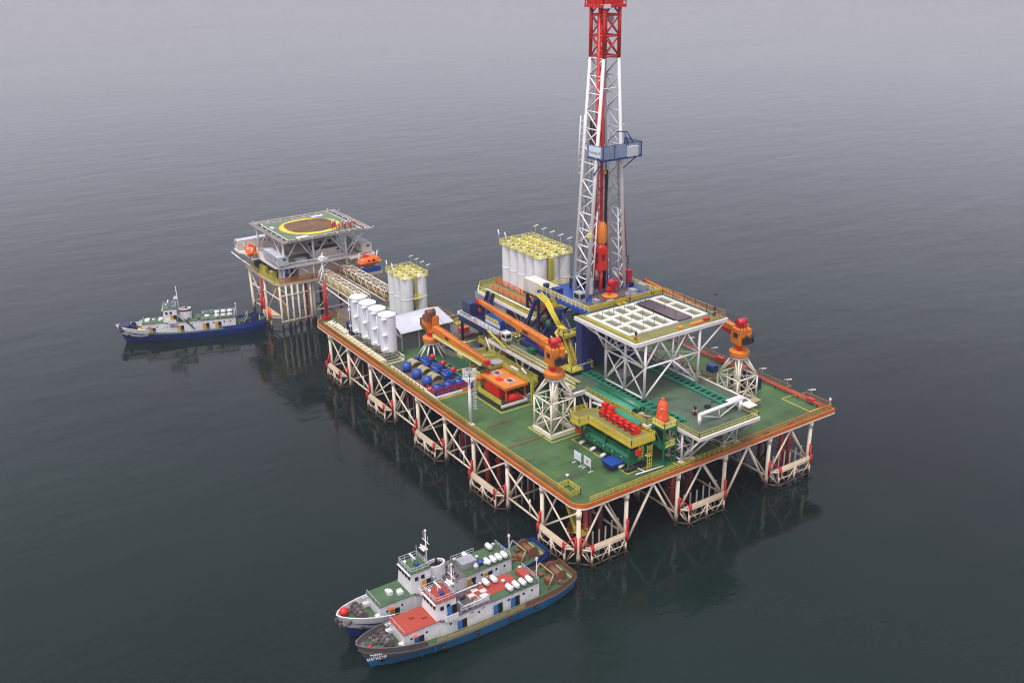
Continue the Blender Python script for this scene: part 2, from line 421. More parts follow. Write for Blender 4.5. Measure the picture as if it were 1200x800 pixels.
hm = bpy.data.materials.new('haze'); hm.use_nodes = True; M['haze'] = hm; nt = hm.node_tree
nt.nodes.remove(nt.nodes['Principled BSDF'])
vol = nd(nt, 'ShaderNodeVolumePrincipled'); vol.inputs['Color'].default_value = (.90, .87, .95, 1); vol.inputs['Density'].default_value = .00016; vol.inputs['Anisotropy'].default_value = .2
nt.links.new(vol.outputs[0], nt.nodes['Material Output'].inputs['Volume'])
o = B().box(-9100,-9100,-7.,9100,9100,135).go('haze', 'haze'); o['kind'] = 'stuff'
# ------------------------------------------------------------------ the drilling platform: jackets, deck, edge, landings
PF = thing('drilling_platform', 'long green-decked drilling platform on cream jacket legs with an orange edge beam', 'drilling platform', (32, 54, 0))
Z0, ZD = 11.0, 11.8
XB = [(.5, 10.9), (22.9, 34.6), (46.4, 58.1)]
YB = [(.5, 11.), (22., 33.8), (44.6, 56.), (66.8, 78.), (89.5, 99.9)]
def outline(d):      # deck outline moved inwards by d
    p = []
    for i in range(7):
        a = PI + PI/2*i/6; p.append((2.6 + (2.6-d)*math.cos(a), 2.6 + (2.6-d)*math.sin(a)))
    p += [(64.4-d, d), (64.4-d, 88-d), (29.5-d, 88-d), (29.5-d, 109-d)]
    for i in range(7):
        a = PI/2 + PI/2*i/6; p.append((4. + (4.-d)*math.cos(a), 105. + (4.-d)*math.sin(a)))
    return p
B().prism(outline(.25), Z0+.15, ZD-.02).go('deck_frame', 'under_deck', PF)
B().prism(outline(.3), ZD-.02, ZD).go('deck_plating', 'deck_green', PF)
B().ring(outline(0), outline(.22), Z0+.2, ZD+.28).go('edge_beam', 'orange_edge', PF)
B().ring(outline(-.06), outline(.3), Z0, Z0+.197).go('edge_flange', 'white_truss', PF)
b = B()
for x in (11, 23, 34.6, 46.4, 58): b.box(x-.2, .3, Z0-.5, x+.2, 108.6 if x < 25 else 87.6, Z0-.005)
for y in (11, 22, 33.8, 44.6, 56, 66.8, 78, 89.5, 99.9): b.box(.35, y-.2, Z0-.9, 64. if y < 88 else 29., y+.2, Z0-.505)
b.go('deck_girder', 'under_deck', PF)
# railings
zr = ZD
B().mesh_rail([(.55, 2.8, zr), (.55, 104, zr)], 1.15, .03, .5).go('railing', 'orange_rail', PF)
B().mesh_rail([(.6,104.8,zr),(1.6,107.2,zr),(4.2,108.5,zr),(14.3,108.5,zr)], 1.3, .04, .3).go('railing', 'orange_edge', PF)
b = B(); b.rail([(2.9,.55,zr),(38,.55,zr)], 1.1, 1.25, (.38,.75,1.1)); b.go('railing', 'yellow', PF)
b = B(); b.mesh_rail([(38,.55,zr),(63.9,.55,zr)], 1.2, .035, .42); b.go('railing', 'rust_orange', PF)
b = B(); b.mesh_rail([(63.9,.7,zr),(63.9,7.,zr),(62.2,7.,zr)], 1.4, .035, .45).mesh_rail([(62.2,11.,zr),(63.9,11.,zr),(63.9,87.5,zr),(29.,87.5,zr),(29.,108.4,zr),(24,108.4,zr)], 1.4, .035, .6); b.go('railing', 'brown_rail', PF)
B().beam((.95, 3.2, ZD+1.2), (.95, 103, ZD+1.2), .09).beam((.95,3.2,ZD+.6),(.95,103,ZD+.6),.07).go('handrail', 'yellow', PF)
# painted lines, gutters and joints on the deck plating
def strip(b, p, q, wd, z):
    p = Vector((*p, 0)); q = Vector((*q, 0)); n = (q-p).normalized(); a = Vector((-n.y, n.x, 0))*wd/2
    return b.add([(p-a)+Vector((0,0,z)), (q-a)+Vector((0,0,z)), (q+a)+Vector((0,0,z)), (p+a)+Vector((0,0,z))], [(0,1,2,3)])
b = B()
def boxline(b, x0, y0, x1, y1, wd=.22):
    strip(b,(x0-wd/2,y0),(x1+wd/2,y0),wd,ZD+.006); strip(b,(x0-wd/2,y1),(x1+wd/2,y1),wd,ZD+.006)
    strip(b,(x0,y0+wd/2),(x0,y1-wd/2),wd,ZD+.006); strip(b,(x1,y0+wd/2),(x1,y1-wd/2),wd,ZD+.006)
boxline(b, 14.2, 4.3, 19.5, 20.4); boxline(b, 10.4, 21.6, 17.2, 29.3); boxline(b, 59.8, 2.4, 63.2, 9.6); boxline(b, 1.7, 50.3, 11.5, 71); boxline(b, 9.6, 37.6, 19., 48.8)
boxline(b, 34.3, .95, 39.2, 4.2); boxline(b, 23.6, 1.1, 29., 4.)
b.go('deck_marking', 'olive_yellow', PF)
b = B(); strip(b,(6.,13.6),(14.1,13.6),.16,ZD+.010); strip(b,(47.5,11.),(51.5,11.),.14,ZD+.010); b.go('deck_joint', 'dark', PF)
b = B().beam((1.1,24.6,ZD+.08),(10.8,24.6,ZD+.08),.35,.12).beam((4,33.9,ZD+.08),(9.5,33.9,ZD+.08),.3,.1); b.go('deck_gutter', 'rusty', PF)
b = B(); b.box(16.5,62.,ZD+.006,29.5,88.,ZD+.05); b.go('grey_plating', 'grey_deck', PF)
b = B()
for y in (18., 26., 41., 47., 60., 73., 84., 95.): b.beam((.75,y,ZD+.18),(.75,y+2.6,ZD+.18),.16,.3)
for x in (8., 15., 21., 33., 45., 52.): b.beam((x,1.,ZD+.15),(x+1.6,1.,ZD+.15),.22,.25)
b.go('mooring_fitting', 'rusty', PF)
# jackets
def jacket(xr, yr, full):
    (x0, x1), (y0, y1) = xr, yr
    j = B()
    for z in (2.6,):
        for p, q in (((x0,y0),(x1,y0)),((x0,y1),(x1,y1)),((x0,y0),(x0,y1)),((x1,y0),(x1,y1))):
            j.tube((*p,z),(*q,z),.2)
    xm, ym = (x0+x1)/2, (y0+y1)/2
    for y in (y0, y1):
        j.tube((xm,y,Z0-.1),(x0+.1,y,2.4),.21); j.tube((xm,y,Z0-.1),(x1-.1,y,2.4),.21)
    for x in (x0, x1):
        j.tube((x,y0,Z0-.3),(x,y1,2.6),.17); j.tube((x,y1,Z0-.3),(x,y0,2.6),.17)
    for z in (Z0-.9,):
        j.tube((x0,y0,z),(x1,y1,z),.16); j.tube((x1,y0,z),(x0,y1,z),.16)
    jo = j.go('jacket', 'cream', PF)
    for x in (x0, x1):
        for y in (y0, y1):
            B().tube((x,y,-6),(x,y,Z0+.1),.38,n=10).tube((x,y,Z0-1.3),(x,y,Z0-.2),.5,n=10).go('leg', 'cream', jo)
    rng = random.Random(int(x0*7+y0))
    for i in range(5 if full else 2):
        x = x0+1.6+rng.random()*(x1-x0-3); y = y0+1.6+rng.random()*(y1-y0-3)
        B().tube((x,y,-4),(x,y,Z0),.42,n=8).tube((x,y,5.2),(x,y,5.6),.75,n=8).go('riser', 'dark_red' if i % 3 else 'red_pipe', jo)
    b = B()
    for i in range(7):
        x = x0+1.+i*(x1-x0-2)/6
        if full: b.tube((x,y0+.9,-3),(x,y0+.9,5.+rng.random()),.16)
    if full: b.go('pile_guide', 'taupe', jo)
for i, xr in enumerate(XB):
    for k, yr in enumerate(YB):
        if k == 4 and i == 2: continue
        jacket((xr[0], 28.8) if k == 4 and i == 1 else xr, yr, i == 0 or k == 0)
# bracing of the open bays
def vbay(p0, p1, name='bay_brace'):      # inverted V below the deck between two jacket legs
    p0 = Vector(p0); p1 = Vector(p1); m = (p0+p1)/2
    B().tube(m+Vector((0,0,Z0-.2)), p0+Vector((0,0,.4)), .24, n=8).tube(m+Vector((0,0,Z0-.2)), p1+Vector((0,0,.4)), .24, n=8).go(name, 'cream', PF)
def kbay(p0, p1):
    p0 = Vector(p0); p1 = Vector(p1); Zv = Vector((0,0,1)); m = (p0+p1)/2
    B().tube(p0+Zv*3.2, p1+Zv*3.2, .2, n=8).tube(p0+Zv*3.3, m+Zv*(Z0-.3), .19).tube(p1+Zv*3.3, p0+Zv*(Z0-2.2), .2).tube(m.lerp(p1,.3)+Zv*3.2, m.lerp(p1,.3)+Zv*6.2, .16).tube(p0+Zv*3.2, p0.lerp(p1,.0)+Zv*3.3+Vector((0,0,0)), .1).go('bay_brace', 'cream', PF)
for x in (XB[0][0], XB[0][1]):
    for a, c in zip(YB, YB[1:]): kbay((x,c[0],0), (x,a[1],0))
for a, c in zip(XB, XB[1:]): vbay((a[1],YB[0][0],0), (c[0],YB[0][0],0))
vbay((XB[0][1],YB[0][1],0),(XB[1][0],YB[0][1],0)); vbay((XB[1][1],YB[0][1],0),(XB[2][0],YB[0][1],0))
for a, c in zip(YB[:4], YB[1:4]): vbay((XB[2][1],a[1],0),(XB[2][1],c[0],0))
# boat landings with red fenders: t along the deck edge, n outwards
def landing(org, t, n, wd):
    org = Vector(org); t = Vector(t); n = Vector(n); Zv = Vector((0,0,1))
    P = lambda a, o, z: org + t*a + n*o + Zv*z
    fr = B()
    st = [1.5, 1.5+(wd-3)/2, wd-1.5]
    for z in (.7, 3.55):
        fr.tube(P(0,0,z),P(st[0],1.75,z),.16); fr.tube(P(st[0],1.75,z),P(st[2],1.75,z),.16); fr.tube(P(st[2],1.75,z),P(wd,0,z),.16)
    for a in st: fr.tube(P(a,1.75,-2.5),P(a,1.75,3.8),.2,n=8)
    for a, c in zip(st, st[1:]):
        fr.tube(P(a,1.75,3.5),P((a+c)/2,1.75,.7),.12); fr.tube(P(c,1.75,3.5),P((a+c)/2,1.75,.7),.12)
        fr.tube(P(a,1.75,2.1),P(c,1.75,2.1),.09); fr.tube(P((a+c)/2,1.75,.7),P((a+c)/2,.1,2.6),.1)
    fr.tube(P(0,0,3.5),P(st[0],1.75,.7),.12); fr.tube(P(wd,0,3.5),P(st[2],1.75,.7),.12)
    for a in st: fr.tube(P(a,1.75,3.5),P(a,.0,2.6),.13); fr.tube(P(a,1.75,.7),P(a,0,2.6),.1); fr.tube(P(a,1.75,1.),P(a+.5,2.5,.3),.09)
    lo = fr.go('boat_landing', 'cream', PF)
    z = 3.78
    b = B(); b.add([P(.75,.7,z),P(st[0],1.85,z),P(st[2],1.85,z),P(wd-.75,.7,z), P(.75,.7,z+.1),P(st[0],1.85,z+.1),P(st[2],1.85,z+.1),P(wd-.75,.7,z+.1)],
                   [(0,1,2,3),(4,5,6,7),(0,1,5,4),(1,2,6,5),(2,3,7,6),(3,0,4,7)])
    b.go('landing_deck', 'beige', lo)
    for a, o in ((st[0],1.95),(st[2],1.95),(.05,.45),(wd-.05,.45)):
        B().tube(P(a,o,2.9),P(a,o,5.9 if o < 1 else 4.9),.24,n=8).go('fender', 'red', lo)
    B().tube(P(.1,.35,6.1),P(st[0],1.9,4.2),.1).tube(P(wd-.1,.35,6.1),P(st[2],1.9,4.2),.1).go('fender_brace', 'red', lo)
for y0, y1 in YB: landing((XB[0][0]-.1, y1, 0), (0,-1,0), (-1,0,0), y1-y0)
for x0, x1 in XB: landing((x0, YB[0][0]-.1, 0), (1,0,0), (0,-1,0), x1-x0)
# yellow stairs at the corner, with the gate on deck
st = B().flight((1.9,6.2,11.),(1.9,2.6,5.6),1.1,(1,0,0)).box(1.2,.9,5.45,2.7,2.6,5.6).flight((2.9,2.4,5.5),(2.9,6.4,2.9),1.1,(1,0,0)).go('stairway', 'olive_yellow', PF)
B().flight_rail((1.9,6.2,11.),(1.9,2.6,5.6),1.1,(1,0,0)).rail([(1.2,2.6,5.6),(1.2,.9,5.6),(2.7,.9,5.6)],1.1).flight_rail((2.9,2.4,5.5),(2.9,6.4,2.9),1.1,(1,0,0)).go('stair_railing', 'yellow', st)
B().rail([(1.2,7.,ZD),(3.2,7.,ZD),(3.2,3.6,ZD),(1.4,3.6,ZD)],1.3,1.1,(.4,.8,1.1),.05).go('stair_gate', 'yellow', PF)

# ------------------------------------------------------------------ raised skid deck
SD = thing('skid_deck', 'raised greyish green skid deck with white edge beams carrying the drilling rig', 'raised deck', (31, 36, ZD))
ZS = 18.6
sdp = [(24.4,-2.8),(39.2,-2.8),(39.2,3.),(43.,3.),(43.,77.),(23.5,77.),(23.5,58.),(19.7,58.),(19.7,26.6),(16.9,26.6),(16.9,24.6),(20.3,24.6),(20.3,6.4),(24.4,6.4)]
B().prism(sdp, ZS-.35, ZS).go('deck_plating', 'raised_green', SD)
b = B()
for p, q in zip(sdp, sdp[1:]+sdp[:1]):
    p = Vector((*p, ZS-.22)); q = Vector((*q, ZS-.22)); b.beam(p, q, .3, .62)
b.go('edge_beam', 'white_truss', SD)
def tower4(x0, y0, x1, y1, z0, z1, r=.22):
    b = B()
    for x in (x0,x1):
        for y in (y0,y1): b.tube((x,y,z0),(x,y,z1),r,n=8).cb((x,y,z0+.12),(.9,.9,.24))
    for a, c in (((x0,y0),(x1,y0)),((x1,y0),(x1,y1)),((x1,y1),(x0,y1)),((x0,y1),(x0,y0))):
        b.lace((*a,z0+.5),(*a,z1-.4),(*c,z0+.5),(*c,z1-.4),2,r*.55)
    return b
t = tower4(24.8,1.9,27.4,5.2,ZD,ZS-.55); t.tube((24.7,-2.5,ZS-.6),(25.2,1.9,12.6),.2); t.tube((27.4,-2.5,ZS-.6),(27.4,1.9,12.6),.2); t.go('support_tower', 'white_truss', SD)
t = tower4(35.4,1.9,38.6,5.2,ZD,ZS-.55); t.tube((33.6,-.5,ZS-.6),(35.4,1.9,13.),.18); t.tube((38.9,-2.5,ZS-.6),(38.6,1.9,13.),.18); t.go('support_tower', 'white_truss', SD)
for x in (20.6, 31.5, 42.6):
    for y in (12, 23, 34, 46, 57, 67, 76):
        if x < 21 and y > 58: continue
        b = B().tube((x,y,ZD),(x,y,ZS-.3),.24,n=8)
        b.tube((x,y,13.4),(x,y-3.4,ZS-.4),.17); b.tube((x,y,13.4),(x,y+3.4 if y < 70 else y-.5,ZS-.4),.17)
        b.go('support_column', 'white_truss', SD)
b = B().rail([(24.4,6.2,ZS),(24.4,-2.6,ZS),(39.,-2.6,ZS),(39.,2.8,ZS)],1.1,1.6,(.55,1.1),.04,toe=.18); b.go('railing', 'olive_yellow', SD)
b = B().rail([(20.4,24.2,ZS),(20.4,6.6,ZS),(24.2,6.6,ZS)],1.1,1.5,(.37,.74,1.1),.045); b.go('railing', 'olive_yellow', SD)
b = B().rail([(19.9,57.8,ZS),(19.9,27.,ZS)],1.1,1.7,(.55,1.1),.04,toe=.25); b.go('railing', 'olive_yellow', SD)
for x0, x1 in ((25.1, 27.1), (37.4, 39.5)):
    b = B()
    for x in (x0, x1): b.box(x-.22, 3.6, ZS+.003, x+.22, 52, ZS+.42)
    for i in range(33): b.box(x0+.22, 4.2+i*1.47, ZS+.08, x1-.22, 4.55+i*1.47, ZS+.36)
    b.go('skid_rail', 'rail_green', SD)
    B().box(x0+.225, 3.8, ZS+.004, x1-.225, 51.8, ZS+.03).go('rail_trough', 'dark', SD)
# white barrier across the front of the skid deck
BR = thing('pipe_barrier', 'white tubular barrier frame across the front end of the raised skid deck', 'barrier', (33, 1.3, ZS))
b = B().tube((27.9,1.2,20.7),(39.1,1.5,20.7),.34,n=10); b.go('top_beam', 'white', BR)
for x in (28.1, 38.3): B().tube((x,1.25,ZS+.01),(x,1.25,20.6),.34,n=8).go('post', 'white', BR)
B().tube((28.3,1.25,20.4),(33,1.25,ZS+.1),.13).tube((33,1.25,ZS+.1),(33,1.3,20.6),.13).tube((33.1,1.25,ZS+.1),(37.8,1.3,20.5),.13).go('brace', 'white', BR)
B().box(36.6,1.9,20.2,40.2,3.4,20.4).box(38.,-1.2,20.,40.2,.8,20.2).go('end_plate', 'container', BR)
# ------------------------------------------------------------------ pipe rack tower
PR = thing('pipe_rack_tower', 'white braced tower carrying the square pipe rack floor with white grid', 'pipe rack', (33, 20, ZS+.42))
zb, zn, zt = ZS+.42, 25.5, 30.35
LX, LY = (26.3, 39.9), (14.2, 19.8, 25.6, 31.0)
b = B()
for y in LY[:3]:
    for x in LX:
        B().tube((x,y,zb),(x,y,zt),.27,n=8).go('leg', 'white_truss', PR)
x0, x1 = LX; xm = (x0+x1)/2
for y in (LY[0], LY[2]):
    b.tube((x0,y,zn),(x1,y,zn),.2); b.tube((xm,y,zn),(xm,y,zt),.18)
    b.tube((x0,y,zb+.3),(xm,y,zn),.2); b.tube((x1,y,zb+.3),(xm,y,zn),.2) if y == LY[2] else b.tube((xm,y,zn),(x1,y,zb+.4),.2)
    b.tube((x0,y,zn),(x0+3.4,y,zt),.17); b.tube((xm,y,zn),(x0+3.4,y,zt),.17); b.tube((xm,y,zn),(x1-3.4,y,zt),.17); b.tube((x1,y,zn),(x1-3.4,y,zt),.17)
    for s, x in ((-1,x0),(1,x1)): b.tube((x,y,zn),(x+s*(2.7 if s < 0 else 6.6),y,zt),.19)
for x in LX:
    b.tube((x,LY[0],zn),(x,LY[2],zn),.2); b.tube((x,LY[0],zb+.25),(x,LY[2],zb+.25),.2)
    for a, c in zip(LY[:2], LY[1:3]):
        b.tube((x,a,zb+.3),(x,c,zn),.16); b.tube((x,c,zb+.3),(x,a,zn),.16); b.tube((x,a,zn),(x,c,zt),.15); b.tube((x,c,zn),(x,a,zt),.15)
    b.tube((x,LY[2],zn),(x,LY[3],zt),.18); b.tube((x,LY[2],zn-.1),(x,LY[3]-.3,zt),.12)
for x in LX: 
    b.tube((x,LY[0],zn),(x+(-2.6 if x < 30 else 6.4),LY[2]+5,zt),.16)
b.tube((x0,LY[0],zn),(x1,LY[2],zn),.13); b.tube((x1,LY[0],zn),(x0,LY[2],zn),.13)
b.go('bracing', 'white_truss', PR)
FX0, FX1, FY0, FY1 = 23.5, 46.9, 14.0, 32.2
B().box(FX0+.2, FY0+.2, 30.55, FX1-.2, FY1, 31.0).go('rack_floor', 'raised_green', PR)
B().beam((FX0,FY0,30.65),(FX1,FY0,30.65),.35,.72).beam((FX0+.1,FY0+.18,30.65),(FX0+.1,FY1,30.65),.35,.72).beam((FX1-.1,FY0+.18,30.65),(FX1-.1,FY1,30.65),.35,.72).go('edge_beam', 'white_truss', PR)
B().box(FX0+.25,FY0+.25,31.004,25.0,FY1-.1,31.03).box(25.0,FY0+.25,31.004,FX1-.25,17.0,31.03).go('walkway', 'olive_floor', PR)
gr = B(); gx0, gx1, gy0, gy1 = 25.4, 44.6, 17.4, 30.6
nx = 7
for i in range(nx+1):
    x = gx0 + (gx1-gx0)*i/nx
    if i in (5,): continue
    gr.box(x-.42, gy0, 31.04, x+.42, gy1, 31.36)
for i in range(nx):
    xa, xb_ = gx0+(gx1-gx0)*i/nx+.42, gx0+(gx1-gx0)*(i+1)/nx-.42
    if i == 4: xb_ += .5
    if i == 5: xa -= .5
    off = [0,.6,0,.6,0,0,-.5][i]
    for y in (gy0+.3, gy0+4.6+off, gy0+8.9+off, gy1-.3):
        if i in (4,5) and y not in (gy0+.3, gy1-.3): continue
        gr.box(xa, y-.42, 31.04, xb_, y+.42, 31.35)
gr.go('pipe_grid', 'grid_cream', PR)
B().box(25.05,17.05,31.004,45.,30.9,31.03).go('grid_floor', 'slot_floor', PR)
po = B()
for i in range(5):
    for k in range(3): po.beam((26.8+i*2.75+ (k%2), 18.8+k*4.4, 31.3),(26.8+i*2.75+(k%2), 18.8+k*4.4, 33.0),.07)
for k in range(5): po.beam((45.2, 18+k*3.2, 31.0),(45.2, 18+k*3.2, 33.2),.08)
po.go('stop_post', 'dark', PR)
b = B().mesh_rail([(46.6,14.6,31.),(46.6,32,31.)],1.3,.05,.45).rail([(43.4,14.3,31.),(46.6,14.3,31.)],1.1,1.5,(.55,1.1),.05); b.go('railing', 'brown_rail', PR)
b = B().rail([(23.8,14.4,31.),(24.9,14.4,31.)],.9,.6,(.5,1.1),.04).beam((24.5,14.8,31.16),(24.5,31.6,31.16),.12,.2).beam((25.,14.8,31.1),(25.,31.6,31.1),.08,.14); b.go('pipe_run', 'olive_yellow', PR)
B().box(35.,14.6,31.04,35.9,15.4,31.5).box(38.2,14.9,31.04,41.5,15.6,31.35).go('stop_block', 'rust_orange', PR)
B().box(42.,15.0,31.04,43.2,15.7,31.6).go('valve_box', 'red', PR)
DP = thing('drill_pipe_layer', 'dark mauve layer of drill pipes laid side by side on the white rack grid', 'drill pipes', (38.9, 23.4, 31.36))
for i in range(9):
    B().tube((37.4+i*.38,17.2,31.56),(37.4+i*.38,29.6,31.56),.18,n=8).go('drill_pipe', 'mauve', DP)
def monitor(x, y, z, label):
    t = thing('fire_monitor', label, 'fire monitor', (x,y,z), 0, 'fire water monitors')
    b = B()
    for a in (0, 2.1, 4.2): b.tube((x+.45*math.cos(a),y+.45*math.sin(a),z),(x,y,z+1.1),.07)
    b.tube((x,y,z),(x,y,z+1.6),.14); b.go('stand', 'dark', t)
    B().tube((x,y,z+1.5),(x-.9,y-.6,z+2.3),.13,.08).ell((x,y,z+1.6),.3,.3,.3).go('nozzle', 'dark', t)
    B().lathe((x,y,z+.9),[(.0,0),(.42,.01),(.42,.08),(0,.1)],10).go('hand_wheel', 'rust_orange', t)
monitor(24.7, 15.2, 31., 'dark fire monitor on the near west corner of the pipe rack floor')
monitor(45.6, 16.2, 31., 'dark fire monitor on the east corner of the pipe rack floor')
monitor(30.2, 4.6, ZS, 'dark fire monitor on the raised deck behind the white front barrier')

# ------------------------------------------------------------------ rig substructure and drill floor
SB = thing('rig_substructure', 'dark blue box substructure holding up the drill floor on the green skid rails', 'substructure', (33, 42, ZS+.42))
z0 = ZS+.43
for x in (26.1, 38.4):
    B().box(x-.9, 31.2, z0, x+.9, 53.5, z0+1.5).go('base_box', 'blue', SB)
    for y in (33., 40.5, 48.):
        (B().box(x-.75, y-.9, z0+1.5, x+.75, y+.9, 29.7) if y < 45 or x > 30 else B().beam((x-.4,y-.5,z0+1.5),(x-.4,y-.5,29.7),.4).beam((x+.5,y+.6,z0+1.5),(x+.5,y+.6,29.7),.4).beam((x-.4,y-.5,z0+2),(x+.5,y+.6,28),.25)).go('column', 'navy' if y > 40 else 'blue', SB)
    b = B()
    b.beam((x,34,z0+1.8),(x,40.2,29.4),.6); b.beam((x,47.3,z0+1.8),(x,41,29.4),.6); b.beam((x,48.9,29.2),(x,53.2,z0+1.6),.6)
    b.go('diagonal', 'blue', SB)
B().box(28.2,33.2,z0+.6,36.4,34.2,27.5).box(28.6,40,z0,36.3,48,24.6).go('bulkhead', 'blue', SB)
B().box(29.2,32.4,z0,35.6,33.1,z0+4.5).go('cellar_panel', 'navy', SB)
b = B()
for y in (33., 48.): b.beam((27,y,28.8),(37.5,y,28.8),.6); b.beam((27,y,z0+2),(37.5,y,28.4),.4)
b.go('cross_beam', 'navy', SB)
b = B(); b.cb((29.5,39,27),(1.6,2,1.6)).ell((25.6,43.5,25.5),.7,.9,.9); b.go('valve_block', 'machine_green', SB)
DF = thing('drill_floor', 'bright blue drill floor with yellow windwall railing at the foot of the derrick', 'drill floor', (37, 42, 29.7))
B().box(27.6, 32.6, 29.75, 46.8, 50.5, 30.5).go('floor_plate', 'bright_blue', DF)
B().rail([(27.8,50.3,30.5),(27.8,33.,30.5)],1.2,1.4,(.4,.8,1.1),.06).rail([(46.6,33,30.5),(46.6,50.2,30.5),(29,50.2,30.5)],1.2,1.6,(.4,.8,1.1),.06).go('railing', 'pale_yellow', DF)
b = B()
for i, x in enumerate((28.,31.2,34.4,38.6,41.8,43.9)):
    b.box(x, 32.75, 30.9, x+(2.9 if i < 5 else 2.6), 32.83, 31.75)
b.rail([(27.8,32.7,30.5),(37.8,32.7,30.5)],1.5,1.1,(.4,.8,1.1),.06).rail([(38.5,32.7,30.5),(46.6,32.7,30.5)],1.5,1.1,(.4,.8,1.1),.06)
b.go('windwall', 'yellow', DF)
b = B().cb((30.2,39.2,31.6),(1.6,2.2,2.2)); b.go('driller_cabin', 'grey', DF)
B().cb((30.2,38.09,32.),(1.2,.04,.9)).cb((29.39,39.2,32.),(.04,1.6,.9)).go('cabin_window', 'glass', DF)
B().box(33.8,33.6,30.505,43.6,41.6,30.53).box(29.,34.,30.505,33.,38.,30.53).go('floor_mat', 'mauve', DF)
B().cb((32.2,36.2,31.),(.9,1.6,1.)).cb((34.6,34.6,30.9),(1.8,.8,.8)).cb((42.4,36.8,31.),(1.2,1.8,1.)).tube((40.6,41.6,30.6),(40.6,41.6,32.4),.3).tube((35.,41.,30.6),(35.,41.,32.2),.35).cb((45.4,37.4,31.2),(1.,2.2,1.4)).go('floor_machine', 'grey', DF)
B().tube((34.4,36.4,30.8),(41.2,35.6,30.8),.16).tube((34.2,37.4,30.7),(36,40.8,30.7),.14).cb((39.6,34.4,30.8),(1.6,.7,.6)).cb((31.4,41.5,31.),(1.2,1.,1.)).go('floor_pipe', 'rusty', DF)
B().lathe((37.4,38.2,30.53),[(1.7,0),(1.7,.25),(.5,.3),(.5,.05)],20).go('rotary_table', 'rust_orange', DF)
B().cb((36.2,46.5,31.6),(4.4,2.4,2.2)).tube((34.6,46.5,32.3),(37.8,46.5,32.3),.9,n=12).go('drawworks', 'navy', DF)
B().tube((43.8,38.3,30.5),(43.8,38.3,30.9),.5).cb((29.2,45.4,31.3),(1.6,1.8,1.6)).cb((28.6,48.6,31.4),(.9,.9,1.8)).go('winch', 'blue', DF)
B().box(45.2,41.8,30.55,46.4,44.8,33.6).go('tool_rack', 'red', DF)
b = B().pipe([(43.4,43.8,37.2),(46.0,42.6,36.6),(45.6,42.4,33.6)],.09); b.go('rotary_hose', 'dark', DF)
IR = thing('iron_roughneck', 'red pipe wrenching machine on the blue drill floor', 'drilling tool', (38.9,39.6,30.5))
B().cb((38.9,39.8,31.1),(1.4,1.4,1.2)).cb((39.3,39.6,32.4),(1.9,1.3,1.5)).ell((38.6,39.2,33.1),1.,.8,.9).go('body', 'red', IR)
B().tube((38.5,39.4,31.6),(37.2,38.6,32.2),.3).cb((37.2,38.5,32.2),(.7,.7,.6)).go('jaw', 'bright_red', IR)

# ------------------------------------------------------------------ derrick
DM = thing('derrick', 'tall lattice drilling derrick with white lower legs and red top section', 'derrick', (38, 42.5, 30.5))
def lerp(a, c, t): return tuple(p+(q-p)*t for p, q in zip(a, c))
ZT, ZR = 90.5, 78.2
def legp(side, far, z):       # leg centre at height z
    t = (z-30.5)/(ZR-30.5)
    xb = 33.0 if side < 0 else 43.0
    xt = 36.25 if side < 0 else 39.95
    x = xb+(xt-xb)*min(t,1) - (.0 if t < 1 else side*.08*(t-1)*4)
    return (x - (.3*side*(1-min(t,1)) if far else 0)*-1*0, 44.7 - .25*min(t,1) if far else 40.3, z)
for side, nm in ((-1,'west'),(1,'east')):
    b = B()
    for far in (0,1):
        b.tube(legp(side,far,30.6), legp(side,far,ZR), .42, .32, n=8)
    c = B(); n = 14
    zs = [30.9+(ZR-31)*i/n for i in range(n+1)]
    for i in range(n):
        a0, a1 = legp(side,0,zs[i]), legp(side,1,zs[i]); b0, b1 = legp(side,0,zs[i+1]), legp(side,1,zs[i+1])
        c.tube(a1 if i % 2 else a0, b0 if i % 2 else b1, .16); c.tube(b0, b1, .15)
        if i % 3 == 0: c.tube(a0, b1, .11); c.tube(a1, b0, .11)
    # inner posts make each leg a narrow lattice column
    for far in (0,1):
        p, q = legp(side,far,30.6), legp(side,far,70)
        p = (p[0]-side*1.35, p[1], p[2]); q = (q[0]-side*.9, q[1], q[2])
        b.tube(p, lerp(p,q,.45), .15); k = 9; q = lerp(p,q,.45)
        o, r = legp(side,far,30.9), legp(side,far,30.9+.45*39)
        for i in range(k):
            u, v = lerp(p,q,i/k), lerp(o,r,(i+1)/k)
            if i % 2: u, v = lerp(o,r,i/k), lerp(p,q,(i+1)/k)
            c.tube(u, v, .12)
    b.go('leg_column', 'white', DM); c.go('leg_lacing', 'white', DM)
B().beam((34.,40.7,31.),(33.6,40.7,36.5),1.3,.08).cb((33.6,40.05,33),(1.2,.1,3.6)).go('leg_cabinet', 'light_grey', DM)
b = B()
for z in (40, 52, 64, 74):
    b.tube(legp(-1,1,z), legp(1,1,z), .16); b.tube(legp(-1,1,z), legp(1,1,min(z+11,ZR)), .12); b.tube(legp(1,1,z), legp(-1,1,min(z+11,ZR)), .12)
for z in (72.5,): b.tube(legp(-1,0,z), legp(1,0,z), .1)
b.go('rear_bracing', 'white', DM)
b = B()
for x in (36.6, 37.35, 38.5, 39.1): b.tube((x,44.1,46),(x+.1,43.8,86),.07)
for x in (37.9,38.2): b.tube((x,42.4,44.6),(x-.05,42.3,88),.05)
b.tube((40.8,43.8,31),(39.4,43.8,80),.2).tube((41.5,44,31),(39.6,44,78),.16).tube((34.4,44,31),(36.5,44,80),.15); b.tube((42.2,40.9,31),(40.2,40.9,78),.09)
b.go('cable', 'grey', DM)
B().tube((43.5,40.1,36),(41.,40.1,59),.1).tube((43.8,42,33),(41.3,42,60),.07).go('standpipe', 'red', DM)
u = B(); c = B()
